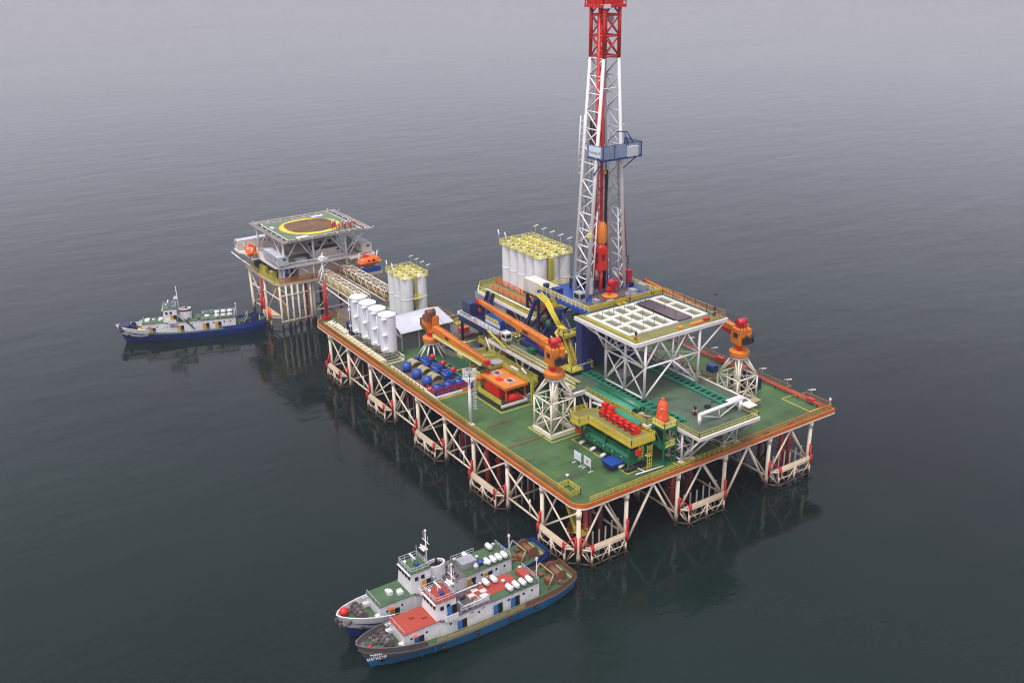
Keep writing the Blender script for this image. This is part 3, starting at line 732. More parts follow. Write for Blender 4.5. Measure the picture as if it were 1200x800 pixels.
tp = [(36.25,40.3),(39.95,40.3),(39.9,44.45),(36.3,44.45)]
for x, y in tp: u.tube((x,y,ZR),(x+(38.1-x)*.02,y,ZT),.36,n=8)
for (xa,ya),(xc,yc) in zip(tp, tp[1:]+tp[:1]):
    k = 3
    for i in range(k):
        a0, a1 = ZR+.3+(ZT-ZR-1)*i/k, ZR+.3+(ZT-ZR-1)*(i+1)/k
        c.tube((xa,ya,a0),(xc,yc,a0),.2); c.tube((xa,ya,a0),(xc,yc,a1),.15); c.tube((xc,yc,a0),(xa,ya,a1),.15)
u.go('upper_leg', 'bright_red', DM); c.go('upper_bracing', 'bright_red', DM)
B().box(35.2,39.5,87.4,40.9,45.2,88.).box(35.6,40.,88.,40.5,44.9,89.6).rail([(35.3,39.6,88),(40.8,39.6,88),(40.8,45,88),(35.3,45,88),(35.3,39.6,88)],1.1,1.2,(.55,1.1),.06).go('crown_platform', 'bright_red', DM)
B().cb((36.2,40.,87.7),(1.7,1.1,.7)).ell((36.9,42,85.6),.7,.5,.8).ell((39.2,42,85.4),.7,.5,.8).go('crown_sheave', 'white', DM)
b = B().tube((37.6,41.6,31),(37.1,41.6,88),.33,n=8).tube((35.7,41.6,31),(36.2,41.6,88),.33,n=8)
b.lace((37.6,41.6,34),(37.1,41.6,86),(35.7,41.6,34),(36.2,41.6,86),18,.13); b.go('guide_rail', 'bright_red', DM)
tb = B().lathe((37.1,40.9,40.9),[(0,0),(.6,.1),(1.,.8),(1.1,2.4),(1.,4.2),(.65,4.9),(0,5.)],14); tb.go('travelling_block', 'rust_orange' if False else 'crane_orange', DM)
B().cb((36.9,40.7,38.2),(2.,1.5,4.8)).ell((36.9,40.7,40.5),.95,.75,.8).tube((36.8,40.7,36),(36.8,40.7,31.2),.5,.4,n=10).go('top_drive', 'bright_red', DM)
B().cb((36.9,39.93,38.6),(.8,.05,1.4)).tube((36.3,40.4,36),(36.2,40.4,33),.1).cb((35.87,40.7,38.4),(.06,.7,2.4)).go('drive_fitting', 'dark_red', DM)
B().cb((36.2,41.8,32.6),(1.6,1.6,2.)).cb((38.,42.4,32.4),(.8,.8,1.8)).go('handling_gear', 'navy', DM)
b = B()
for i in range(4): b.tube((39.0+i*.22,42.6,30.6),(38.8+i*.2,42.2,56.),.1)
b.go('drill_pipe_stand', 'dark', DM)
B().ell((38.6,42.4,55.6),.6,.5,.5).go('elevator', 'olive_yellow', DM)
B().cb((33.4,40.2,43.8),(.9,.5,.9)).go('lamp_bracket', 'pale_yellow', DM)
b = B()
for i in range(9): b.beam((34.0+i*.05,45.1,55.6+i*1.3),(34.9+i*.05,45.1,55.6+i*1.3),.14,.14)
b.tube((33.9,45.1,55),(34.6,45.1,67),.14); b.tube((34.8,45.1,55),(35.5,45.1,67),.12); b.go('ladder', 'white', DM)
# finger board at working height
X0, X1, Y0, Y1, F0 = 34.6, 44.4, 37.9, 43.1, 59.2
mb = B().box(X0,Y0,F0-.2,X1,Y1,F0).go('monkey_board', 'blue', DM)
b = B()
for p, q in (((X0,Y0+.03),(X0,Y1)),((X0+.06,Y0),(X1-.06,Y0)),((X1,Y0+.03),(X1,Y1))):
    p = Vector((*p,0)); q = Vector((*q,0)); k = 5
    for i in range(k):
        a, c = p.lerp(q,i/k+.012), p.lerp(q,(i+1)/k-.012)
        b.beam(a+Vector((0,0,F0+1.35)), c+Vector((0,0,F0+1.35)), .05, 2.5)
b.go('wind_panel', 'panel_blue', mb)
b = B()
for p in ((X0,Y0),(X1,Y0),(X1,Y1),(X0+6.3,Y0),(X0+2.9,Y0)): b.beam((*p,F0-.4),(*p,F0+2.75),.16)
b.beam((X0,Y0,F0-.15),(X1,Y0,F0-.15),.22,.3).beam((X1,Y0,F0-.15),(X1,Y1,F0-.15),.22,.3).beam((X0,Y0,F0+2.7),(X1,Y0,F0+2.7),.1).beam((X1,Y0,F0+2.7),(X1,Y1,F0+2.7),.1)
b.tube((X1-3.2,Y0+.4,F0+2.6),(X1-3.8,Y0+.8,F0+4.8),.12).tube((X1-1.8,Y0+.4,F0+2.6),(X1-3.2,Y0+.8,F0+4.8),.12).tube((X1-3.2,Y0+.8,F0+4.8),(X1-5.4,Y0+1.4,F0+5.),.1)
b.tube((X0+.5,Y0+.4,F0-.2),(34.2,40.3,F0-3.2),.12).tube((X1-.8,Y0+.4,F0-.2),(41.4,40.3,F0-3.),.12)
b.go('board_frame', 'blue', mb)
B().cb((X1-2.6,Y0-.35,F0+1.1),(2.5,.7,2.)).go('bright_cladding', 'light_grey', mb)
sg = B().cb((X0-.07,Y0+2.5,F0+1.35),(.05,3.6,2.1)).go('name_board', 'pale_sign', mb)
text('board_lettering', 'Ky\u0440ma\u043d 20', 'ink', sg, (X0-.1-38, Y0+2.5-42.5, F0+1.15-30.5), (PI/2,0,-PI/2), .72)
B().box(36.1,44.0,61,39.9,44.1,66.).go('rear_screen', 'mauve', DM)
B().tube((40.7,42,65.6),(43.,41.3,64.9),.09).tube((40.6,42,64.4),(43.,41.3,64.9),.09).tube((40.6,42,64.4),(42.8,42.2,64.9),.07).go('boom_bracket', 'white', DM)

# ------------------------------------------------------------------ yellow stairs on the west side of the rig
YS = thing('rig_stairs', 'yellow two flight stairs with railed landings down the west side of the drill floor', 'stairs', (25.6, 40, ZS))
B().flight((26.9,45.5,30.2),(26.4,38.2,25.4),1.3,(1,0,0)).flight((25.3,38.,25.2),(24.6,33.5,19.9),1.2,(1,0,0)).go('flight', 'yellow', YS)
B().flight_rail((26.9,45.5,30.2),(26.4,38.2,25.4),1.3,(1,0,0)).flight_rail((25.3,38.,25.2),(24.6,33.5,19.9),1.2,(1,0,0)).go('flight_rail', 'yellow', YS)
B().box(24.,36.2,25.1,27.6,38.4,25.3).beam((24,36.2,25.05),(27.6,36.2,25.05),.15,.5).box(22.2,31.2,19.5,27.8,33.8,19.68).box(22.2,33.8,19.5,24.,40.5,19.68).go('landing', 'olive_yellow', YS)
B().rail([(24.,38.3,25.3),(24,36.3,25.3),(27.6,36.3,25.3)],1.1,.9,(.55,1.1),.06).rail([(22.3,40.4,19.68),(22.3,31.3,19.68),(27.7,31.3,19.68),(27.7,33,19.68)],1.1,1.2,(.55,1.1),.055).go('railing', 'pale_yellow', YS)
b = B()
for i in range(3): b.pipe([(26.1-i*.4,47.+i*.4,31.2-i*.2),(25.5-i*.4,43.5,30.6-i*.2),(25.2-i*.4,38.8,26.6),(25.6-i*.3,37.2,26.2)],.22)
b.go('service_duct', 'yellow', YS)
B().pipe([(23.4,33.,19.7),(24.,35.5,22.5),(23.6,38.5,25.5),(25.4,39.5,25.9)],.22).pipe([(22.9,33.6,19.7),(23.3,36.,22.3),(22.8,39,24.8)],.2).go('cable_loop', 'yellow', YS)
B().box(22.6,37.9,19.7,23.5,38.9,21.5).tube((25.9,34.6,19.7),(25.9,34.6,24.),.2).go('valve_stand', 'olive_yellow', YS)

# ------------------------------------------------------------------ white container on blue posts
CS = thing('container_stand', 'dark blue braced frame holding the white container beside the drill floor', 'frame', (30, 52, ZS))
b = B()
for x in (30., 32.2):
    for y in (49.6, 57.6): b.beam((x,y,ZS),(x,y,27.4),.5)
b.beam((30.,49.6,19),(30.,57.6,27),.35).beam((24.8,52.6,19.6),(29.8,49.8,26.4),.6).beam((30.,49.6,19),(32.2,49.6,27),.3).beam((32.2,49.6,19),(30.,49.6,27),.3)
b.beam((24.3,54.5,19.1),(24.3,38.,19.1),1.,1.)
b.go('post_frame', 'navy', CS)
B().box(29.4,49.,27.4,32.8,58.5,27.7).go('platform', 'dark', CS)
CT = thing('shipping_container', 'cream white container on dark blue posts beside the drill floor', 'container', (30, 53, 27.7))
def container(x0, y0, z0, x1, y1, z1, T, m, along='y', roof=None):
    B().box(x0,y0,z0,x1,y1,z1-.1).go('body', m, T)
    B().box(x0-.04,y0-.04,z1-.1,x1+.04,y1+.04,z1).go('roof', roof or m, T)
    r = B()
    n = int((y1-y0 if along == 'y' else x1-x0)/.45)
    for i in range(n):
        if along == 'y':
            y = y0+.25+i*(y1-y0-.5)/max(1,n-1); r.box(x0-.05,y-.09,z0+.2,x0-.005,y+.09,z1-.25); r.box(x1+.005,y-.09,z0+.2,x1+.05,y+.09,z1-.25)
        else:
            x = x0+.25+i*(x1-x0-.5)/max(1,n-1); r.box(x-.09,y0-.05,z0+.2,x+.09,y0-.005,z1-.25); r.box(x-.09,y1+.005,z0+.2,x+.09,y1+.05,z1-.25)
    r.go('side_rib', m, T)
    f = B()
    for x in (x0,x1):
        for y in (y0,y1): f.cb((x,y,(z0+z1)/2),(.2,.2,z1-z0+.06))
    f.go('corner_post', m, T)
container(29.7,49.3,27.71,32.5,58.3,30.75,CT,'container')
B().cb((31.6,49.22,29.5),(.55,.06,.75)).go('vent_grille', 'dark', CT)
# ------------------------------------------------------------------ mud module with fifteen silos
MP = thing('silo_platform', 'raised white edged platform on tan V legs under the block of fifteen silos', 'platform', (36, 63, ZS))
poly = [(28.2,50.8),(43.6,50.8),(45.,52.2),(45.,75.5),(43.6,77.),(29.5,77.),(27.4,74.),(27.2,52.6)]
B().prism(poly, 23.3, 23.9).go('floor', 'olive_floor', MP)
b = B()
for p, q in zip(poly, poly[1:]+poly[:1]): b.beam((*p,23.55),(*q,23.55),.25,.75)
b.go('edge_beam', 'white_truss', MP)
B().rail([(29.2,51.,23.92),(27.5,53,23.92),(27.5,73.6,23.92),(29.6,76.6,23.92),(43,76.6,23.92)],1.1,1.4,(.4,.75,1.1),.05,toe=.3).go('railing', 'olive_yellow', MP)
B().rail([(30.2,53.5,23.95),(30.2,72,23.95)],1.3,2.4,(.6,1.1),.09).rail([(32.2,56,23.95),(33.6,58.2,23.95),(33.6,75.5,23.95)],1.3,2.4,(.6,1.1),.09).go('pipe_rail', 'red_orange', MP)
B().tube((28.6,54.,24.5),(28.6,72.,24.5),.2).tube((28.6,54.,24.5),(27.9,52.6,23.9),.2).tube((28.6,72,24.5),(28.1,73.4,23.9),.2).go('white_pipe', 'white', MP)
for y in (53.5, 60, 66.5, 73):
    for x in (30., 36.5, 43.):
        b = B()
        b.beam((x,y,ZS),(x,y,23.3),.45).beam((x,y,ZS+.3),(x-1.6,y+1.9,23.3),.35).beam((x,y,ZS+.3),(x+.8,y-2.2,23.3),.35)
        b.go('support_leg', 'taupe', MP)
B().box(27.5,62.5,19.,27.8,75.5,23.25).go('grey_screen', 'grey', MP)
b = B()
for i in range(5): b.cb((29.5+i*2.6,55.5+i,19.4),(1.8,1.6,1.5))
b.tube((24.5,53.6,19.2),(33,53.,19.4),.35).tube((25,55,19.),(33,55,19.),.3); b.go('piping', 'olive_yellow', MP)
B().cb((31.6,52.6,24.7),(1.4,1.6,1.5)).cb((33.6,52.4,24.5),(1.2,1.2,1.1)).go('pump_unit', 'red_orange', MP)
def silo_kind(r, zb, zt, label, group, m='silo_white', rail=True, hatch='pale_yellow'):
    t = thing('silo', label, 'silo', (0,0,zb), 0, group)
    h = zt-zb
    B().lathe((0,0,0),[(r*.97,0),(r,.05),(r,h*.44),(r*1.05,h*.44+.05),(r*1.05,h*.44+.2),(r,h*.44+.25),(r,h-.35),(r*1.04,h-.3),(r*1.04,h-.15)],22).go('shell', m, t, world=False)
    B().lathe((0,0,0),[(r*1.03,h-.15),(r*.95,h-.02),(r*.35,h+.42),(0,h+.45)],22).go('roof', 'silo_white', t, world=False)
    B().lathe((0,0,h+.02),[(r*.8,0),(r*.78,.16),(r*.42,.40),(r*.38,.36)],18).go('roof_walk', hatch, t, world=False)
    B().ring([(-1.6,-1.6),(1.6,-1.6),(1.6,1.6),(-1.6,1.6)],[(-1.48,-1.48),(1.48,-1.48),(1.48,1.48),(-1.48,1.48)],h-.2,h-.03).go('walkway', 'olive_yellow', t, world=False)
    B().lathe((0,0,h+.4),[(.42,0),(.42,.25),(.3,.32),(0,.34)],12).cb((r*.5,0,h+.5),(.5,.3,.3)).go('hatch', 'white', t, world=False)
    B().tube((r*.3,-r*.3,h+.35),(r*.8,-r*.25,h+.8),.2,n=8).cb((-r*.4,r*.2,h+.5),(.4,.5,.3)).go('vent_pipe', 'dark', t, world=False)
    rl = B(); rl.rail([(-1.5,-1.5,h-.03),(1.5,-1.5,h-.03),(1.5,1.5,h-.03),(-1.5,1.5,h-.03)],1.15,.9,(.38,.75,1.1),.042,True); rl.go('top_railing', 'pale_yellow', t, world=False)
    return t
rows = ['nearest the derrick', 'second from the derrick', 'middle of its row', 'second from the far end', 'at the far end']
cols = ['west row of the fifteen', 'centre row of the fifteen', 'east row of the fifteen']
S0 = None
for c in range(3):
    for k in range(5):
        lb = 'white silo with yellow rails, %s, %s' % (rows[k], cols[c])
        x, y = 35.6+c*3.12, 60.4+k*3.2
        if S0 is None: S0 = silo_kind(1.54, 23.9, 33.9, lb, 'silos in the block behind the derrick'); S0.location = (x,y,23.9)
        else: dup(S0, (x,y,23.9), None, lb)
SL = thing('silo_ladder', 'yellow caged ladder between the white silos facing the derrick', 'ladder', (37.2, 58.6, 23.9))
B().rail([(36.8,58.7,24),(37.6,58.7,24)],9.6,.4,(.2,.4,.6,.8,1.0),.05).box(36.7,58.3,23.95,37.7,58.9,33.8).go('cage', 'olive_yellow', SL)
B().rail([(37.8,57.6,25.6),(43.2,57.6,25.6)],1.1,.9,(.4,.8,1.1),.05).box(37.8,57.6,25.4,43.2,58.7,25.55).go('platform', 'pale_yellow', SL)
# strip lamps on poles
def lamp(x, y, z, h, label, tilt=(.6,-.3), g='strip lamps'):
    t = thing('strip_lamp', label, 'lamp', (x,y,z), 0, g)
    B().tube((x,y,z),(x,y,z+h),.035,n=5).go('pole', 'light_grey', t)
    d = Vector((tilt[0],tilt[1],.35))
    c = Vector((x,y,z+h)); B().tube(c-d, c+d, .13, n=8).go('tube', 'white', t)
w5 = ['nearest the derrick','second','middle','fourth','farthest']
for i in range(5): lamp(43.6, 60.4+i*3.3, 33.9, 2.9, 'white strip lamp on a pole behind the fifteen silos, %s from the derrick' % w5[i] if i else 'white strip lamp on a pole behind the fifteen silos, nearest the derrick', (.15,-.75))
for i, y in enumerate((72.4, 75.2)): lamp(34.2, y, 33.9, 2.6, ('white strip lamp on the outer far corner of the fifteen silos','white strip lamp beside the far corner of the fifteen silos')[1-i], (.3,.7))
# ------------------------------------------------------------------ six silos by the bridge
SG = thing('silo_skid', 'low grey skid frame under the six white silos near the bridge', 'base frame', (22.7,100,ZD))
B().box(18.9,95.2,ZD,26.5,105,ZD+.5).go('frame', 'grey', SG)
a6 = ['nearest the grey shed','middle','nearest the bridge']; b6 = ['west pair','east pair']
S6 = None
for c in range(2):
    for k in range(3):
        lb = 'white silo with yellow top in the block of six, %s, %s' % (a6[k], b6[c])
        x, y = 20.7+c*3.9, 97.+k*3.2
        if S6 is None: S6 = silo_kind(1.6, ZD+.5, 22.2, lb, 'silos in the block of six'); S6.location = (x,y,ZD+.5)
        else: dup(S6, (x,y,ZD+.5), None, lb)
SL2 = thing('silo_ladder', 'yellow ladder with small balcony in the gap between the six silos', 'ladder', (22.8,95.8,ZD+.5))
B().rail([(22.5,95.9,12.4),(23.1,95.9,12.4)],10.2,.4,(.15,.3,.45,.6,.75,.9,1.0),.05).go('ladder_frame', 'olive_yellow', SL2)
B().box(21.8,95.2,16.6,23.8,96.4,16.75).rail([(21.8,95.25,16.75),(23.8,95.25,16.75)],1.1,.6,(.4,.8,1.1),.05).go('balcony', 'pale_yellow', SL2)
lbs = ['nearest the shed on the east side','second on the east side','third on the east side','farthest on the east side']
for i in range(4): lamp(26.6, 96.2+i*3., 22.2, 2.4, 'white strip lamp above the six silos, %s' % lbs[i], (.15,-.75))
for i in range(2): lamp(19.1, 101.+i*3., 22.2, 2.4, ('white strip lamp above the six silos, nearer one on the west side','white strip lamp above the six silos, farther one on the west side')[i], (.3,.7))
# ------------------------------------------------------------------ four tall white tanks on a skid
TS = thing('tank_skid', 'long cream steel skid with piping under the four tall white tanks', 'skid', (4.2,82.4,ZD))
b = B()
for x in (1.9, 6.5): b.beam((x,72.6,ZD+.2),(x,92.6,ZD+.2),.3,.4); b.beam((x,72.6,ZD+1.2),(x,92.6,ZD+1.2),.22,.3)
for i in range(14):
    y = 72.7+i*1.52
    b.beam((1.9,y,ZD+.2),(6.5,y,ZD+.2),.2,.3)
    for x in (1.9,6.5): b.beam((x,y,ZD),(x,y,ZD+1.3),.16)
b.go('frame', 'cream_clean', TS)
b = B(); rg = random.Random(3)
for i in range(11):
    y = 73.4+i*1.8; b.cb((1.5,y,ZD+.9),(.6,.7,.8)); b.tube((1.5,y,ZD+.6),(1.5,y+1.2,ZD+1.),.22); b.tube((2.4,y,ZD+.7),(2.4,y+1.5,ZD+.7),.2)
b.tube((1.3,73,ZD+.6),(1.3,104,ZD+.6),.2)
for i in range(7): b.cb((2.+rg.random(),94+i*1.4,ZD+.7),(1.1,1.,1.1)); b.tube((1.6,94+i*1.4,ZD+.9),(3.2,94.6+i*1.4,ZD+1.2),.24)
b.go('piping', 'cream_clean', TS)
T0 = None
four = ['nearest the blue mud pumps','second from the blue mud pumps','third from the blue mud pumps','farthest from the blue mud pumps']
for k in range(4):
    y = 75.3+k*4.85
    lb = 'tall white tank with flat domed top, %s' % four[k]
    if T0 is None:
        T0 = thing('storage_tank', lb, 'tank', (4.2,y,ZD+1.35), 0, 'tall white tanks on the west edge')
        B().lathe((0,0,0),[(1.86,1.1),(1.9,1.15),(1.9,9.2),(1.95,9.3),(1.95,9.45),(1.9,9.5)],28).go('shell','tank_white',T0,world=False)
        B().lathe((0,0,0),[(2.,9.5),(2.,9.62),(1.3,9.95),(.3,10.1),(0,10.1)],28).go('lid','tank_white',T0,world=False)
        b = B()
        for a in (PI*1.02, PI*1.28, PI*1.5): 
            for r in (1.3,): b.beam((r*math.cos(a),r*math.sin(a),0),(1.6*math.cos(a),1.6*math.sin(a),1.2),.18)
        for a in (0,PI/2): b.beam((1.4*math.cos(a),1.4*math.sin(a),0),(1.6*math.cos(a),1.6*math.sin(a),1.2),.18)
        b.lathe((0,0,0),[(.25,0),(.4,.25),(1.6,1.12)],18); b.go('cone_bottom','light_grey',T0,world=False)
        b = B()
        for z in (1.9, 5.3, 9.0):
            b.lathe((-1.55,-1.4,z),[(0,-.32),(.5,0),(.62,.05),(.62,.14),(0,.16)],12)
        b.go('manway','white',T0,world=False)
        b = B().tube((-2.1,0.9,1),(-2.1,.9,9.2),.09).ell((-2.,1.1,6.4),.35,.35,.35).ell((-2.,1.1,2.4),.35,.35,.35); b.go('fill_pipe','white',T0,world=False)
    else: dup(T0, (4.2,y,ZD+1.35), None, lb)
# ------------------------------------------------------------------ grey shed
SH = thing('grey_shed', 'grey walled shed with a pale ridged roof beside the white tanks', 'shed', (15.5,83,ZD))
B().box(9.2,78.6,ZD,22.2,88.6,15.3).go('wall', 'wall_grey', SH)
x0,x1,y0,y1,ze,zr_ = 8.6,22.7,77.6,89.4,16.1,18.2; ym=(y0+y1)/2
b = B(); b.add([(x0,y0,ze),(x1,y0,ze),(x1-.9,ym,zr_),(x0+.4,ym,zr_),(x0,y1,ze),(x1,y1,ze),(x0,y0,ze+.1),(x1,y0,ze+.1),(x1-.9,ym,zr_+.1),(x0+.4,ym,zr_+.1),(x0,y1,ze+.1),(x1,y1,ze+.1)],
   [(1,0,3,2),(2,3,4,5),(6,7,8,9),(9,8,11,10),(0,1,7,6),(5,4,10,11),(1,2,8,7),(2,5,11,8),(3,0,6,9),(4,3,9,10)])
b.go('roof', 'roof_grey', SH)
b = B()
for x in (8.9,13.4,17.9,22.3):
    for y in (78.,89.): b.beam((x,y,ZD),(x,y,ze),.2)
b.beam((8.8,78,ze-.1),(22.4,78,ze-.1),.18).beam((8.8,78,15.2),(8.8,89,15.2),.15)
for i in range(6):
    yy = 78+i*11/6; b.beam((8.8,yy,15.2),(8.8,yy+.9,ze+.3+(2-abs(i-2.5)*.7)*.4),.12)
b.go('roof_frame', 'light_grey', SH)
# ------------------------------------------------------------------ blue service module under the silo platform
BM = thing('service_module', 'dark blue service module with railed pale blue walkway and tank panel', 'module', (25.5,66,ZD))
B().box(22.2,57.2,17.6,28.4,74.6,18.9).go('base', 'navy', BM)
B().box(22.3,57.3,18.9,24.2,74.4,18.98).go('walkway', 'light_grey', BM)
B().rail([(24.3,57.4,18.95),(22.4,57.4,18.95),(22.4,74.3,18.95)],1.1,1.6,(.55,1.1),.07).go('railing', 'light_grey', BM)
B().box(24.6,60.5,18.95,25.9,66.6,20.9).go('tank', 'bright_blue', BM)
B().box(24.5,61.,20.1,24.59,66.4,20.75).go('panel', 'olive_yellow', BM)
B().box(24.5,60.6,19.1,24.59,66.5,19.9).go('panel', 'light_grey', BM)
B().box(23.2,71.,18.95,26.6,74.4,22.2).go('end_box', 'navy', BM)
B().box(26.6,71.2,18.95,27.6,74.2,21.8).go('end_door', 'rusty', BM)
B().cb((22.5,67.8,19.4),(.15,1.2,1.1)).go('marker_plate', 'rust_orange', BM)
for x, y in ((22.8,58),(22.8,66),(22.8,74),(28,58),(28,66),(28,74)): B().beam((x,y,ZD),(x,y,17.6),.5).go('support_leg', 'navy', BM)
B().box(21.,53.,15.6,24.5,64.5,15.8).box(20.6,50.,13.8,24.,60.,13.95).go('lower_platform', 'olive_floor', BM)
B().rail([(24,64.4,15.8),(21.1,64.4,15.8),(21.1,53.1,15.8),(24,53.1,15.8)],1.1,1.4,(.4,.75,1.1),.055,toe=.25).rail([(20.7,60,13.95),(20.7,50.1,13.95),(23.8,50.1,13.95)],1.1,1.4,(.4,.75,1.1),.055,toe=.25).go('lower_railing', 'olive_yellow', BM)
BS = thing('blue_stairs', 'dark blue steep stairs from the silo platform to the blue service module', 'stairs', (29,68,ZS))
B().flight((27.2,68.2,24.7),(25.2,68.2,19.2),2.0,(0,1,0)).go('flight', 'navy', BS)
B().beam((27.2,67.1,25.1),(25.2,67.1,19.6),.12,.9).beam((27.2,69.3,25.1),(25.2,69.3,19.6),.12,.9).go('side_plate', 'navy', BS)
# gear along the north edge of the grey plating
NG = thing('railed_manifold', 'olive railed pipe manifold with yellow valves along the grey plating', 'manifold', (24,87.6,ZD))
B().rail([(17.,86.,ZD+.05),(29.,86.,ZD+.05)],1.2,1.1,(.4,.75,1.1),.07,toe=.3).box(27.6,84.,ZD+.06,30.,86.,ZD+.3).rail([(27.6,84.,ZD+.1),(30,84,ZD+.1),(30,86,ZD+.1)],1.2,1.,(.4,.75,1.1),.06,toe=.3).go('railing', 'olive_yellow', NG)
B().tube((17,88,13),(29,88,13),.35).tube((17,89,12.6),(29,89,12.6),.3).cb((22,88,13.),(1.2,1.,1.2)).cb((25.5,88,13.3),(1.4,1.,1.5)).go('pipes', 'tan', NG)
B().lathe((23.8,87.6,13.),[(0,0),(.8,1.),(.8,1.6),(0,2.6)],10).go('valve_hood', 'yellow', NG)
for i, (x,y,lb) in enumerate(((20.,81.,'small yellow deck valve on the grey plating near the shed'),(22.,72.,'small yellow deck valve in the middle of the grey plating'),(25.,66.,'small yellow deck valve on the grey plating near the blue module'))):
    t = thing('deck_valve', lb, 'valve', (x,y,ZD+.05), 0, 'deck valves on the grey plating')
    B().tube((x,y,ZD+.05),(x,y,ZD+1.1),.12).go('stem','olive_yellow',t); B().lathe((x,y,ZD+1.1),[(.32,0),(.32,.12)],10).go('wheel','pale_yellow',t)
# boxes on the north-west corner
for lb, x0,y0,x1,y1,h,m,rf in (('faded blue container beside the tall white tanks',4.,93.6,6.6,97.,2.6,'navy','navy'),('tan and purple container on the rounded deck corner',5.8,99.,8.4,106.4,2.5,'tan','mauve'),('low olive crate between the containers on the deck corner',4.4,98.,5.6,103.,1.5,'tan','mauve')):
    t = thing('cargo_container', lb, 'container', ((x0+x1)/2,(y0+y1)/2,ZD)); container(x0,y0,ZD+.01,x1,y1,ZD+h,t,m,'y',rf)
MS = thing('light_mast', 'dark red mast with white lamp platform on the rounded deck corner', 'mast', (3.4,107.4,ZD))
B().tube((3.4,107.4,ZD),(3.4,107.4,21.8),.42,n=12).cb((3.4,107.4,12.3),(1.4,1.4,1.)).go('lower_mast', 'red', MS)
B().tube((3.4,107.4,21.8),(3.4,107.4,27.),.22,n=10).tube((3.4,107.4,26.4),(2.2,108.6,22.),.14).tube((3.4,107.4,25),(1.6,106.,22),.1).go('upper_mast', 'white', MS)
B().lathe((3.4,107.4,27.),[(.2,0),(1.6,.5),(1.6,.6),(0,.62)],3,False).cb((3.4,107.4,28.),(1.2,1.2,.5)).tube((3,107.4,28.2),(3.8,107.4,29.2),.12).go('lamp_platform', 'white', MS)
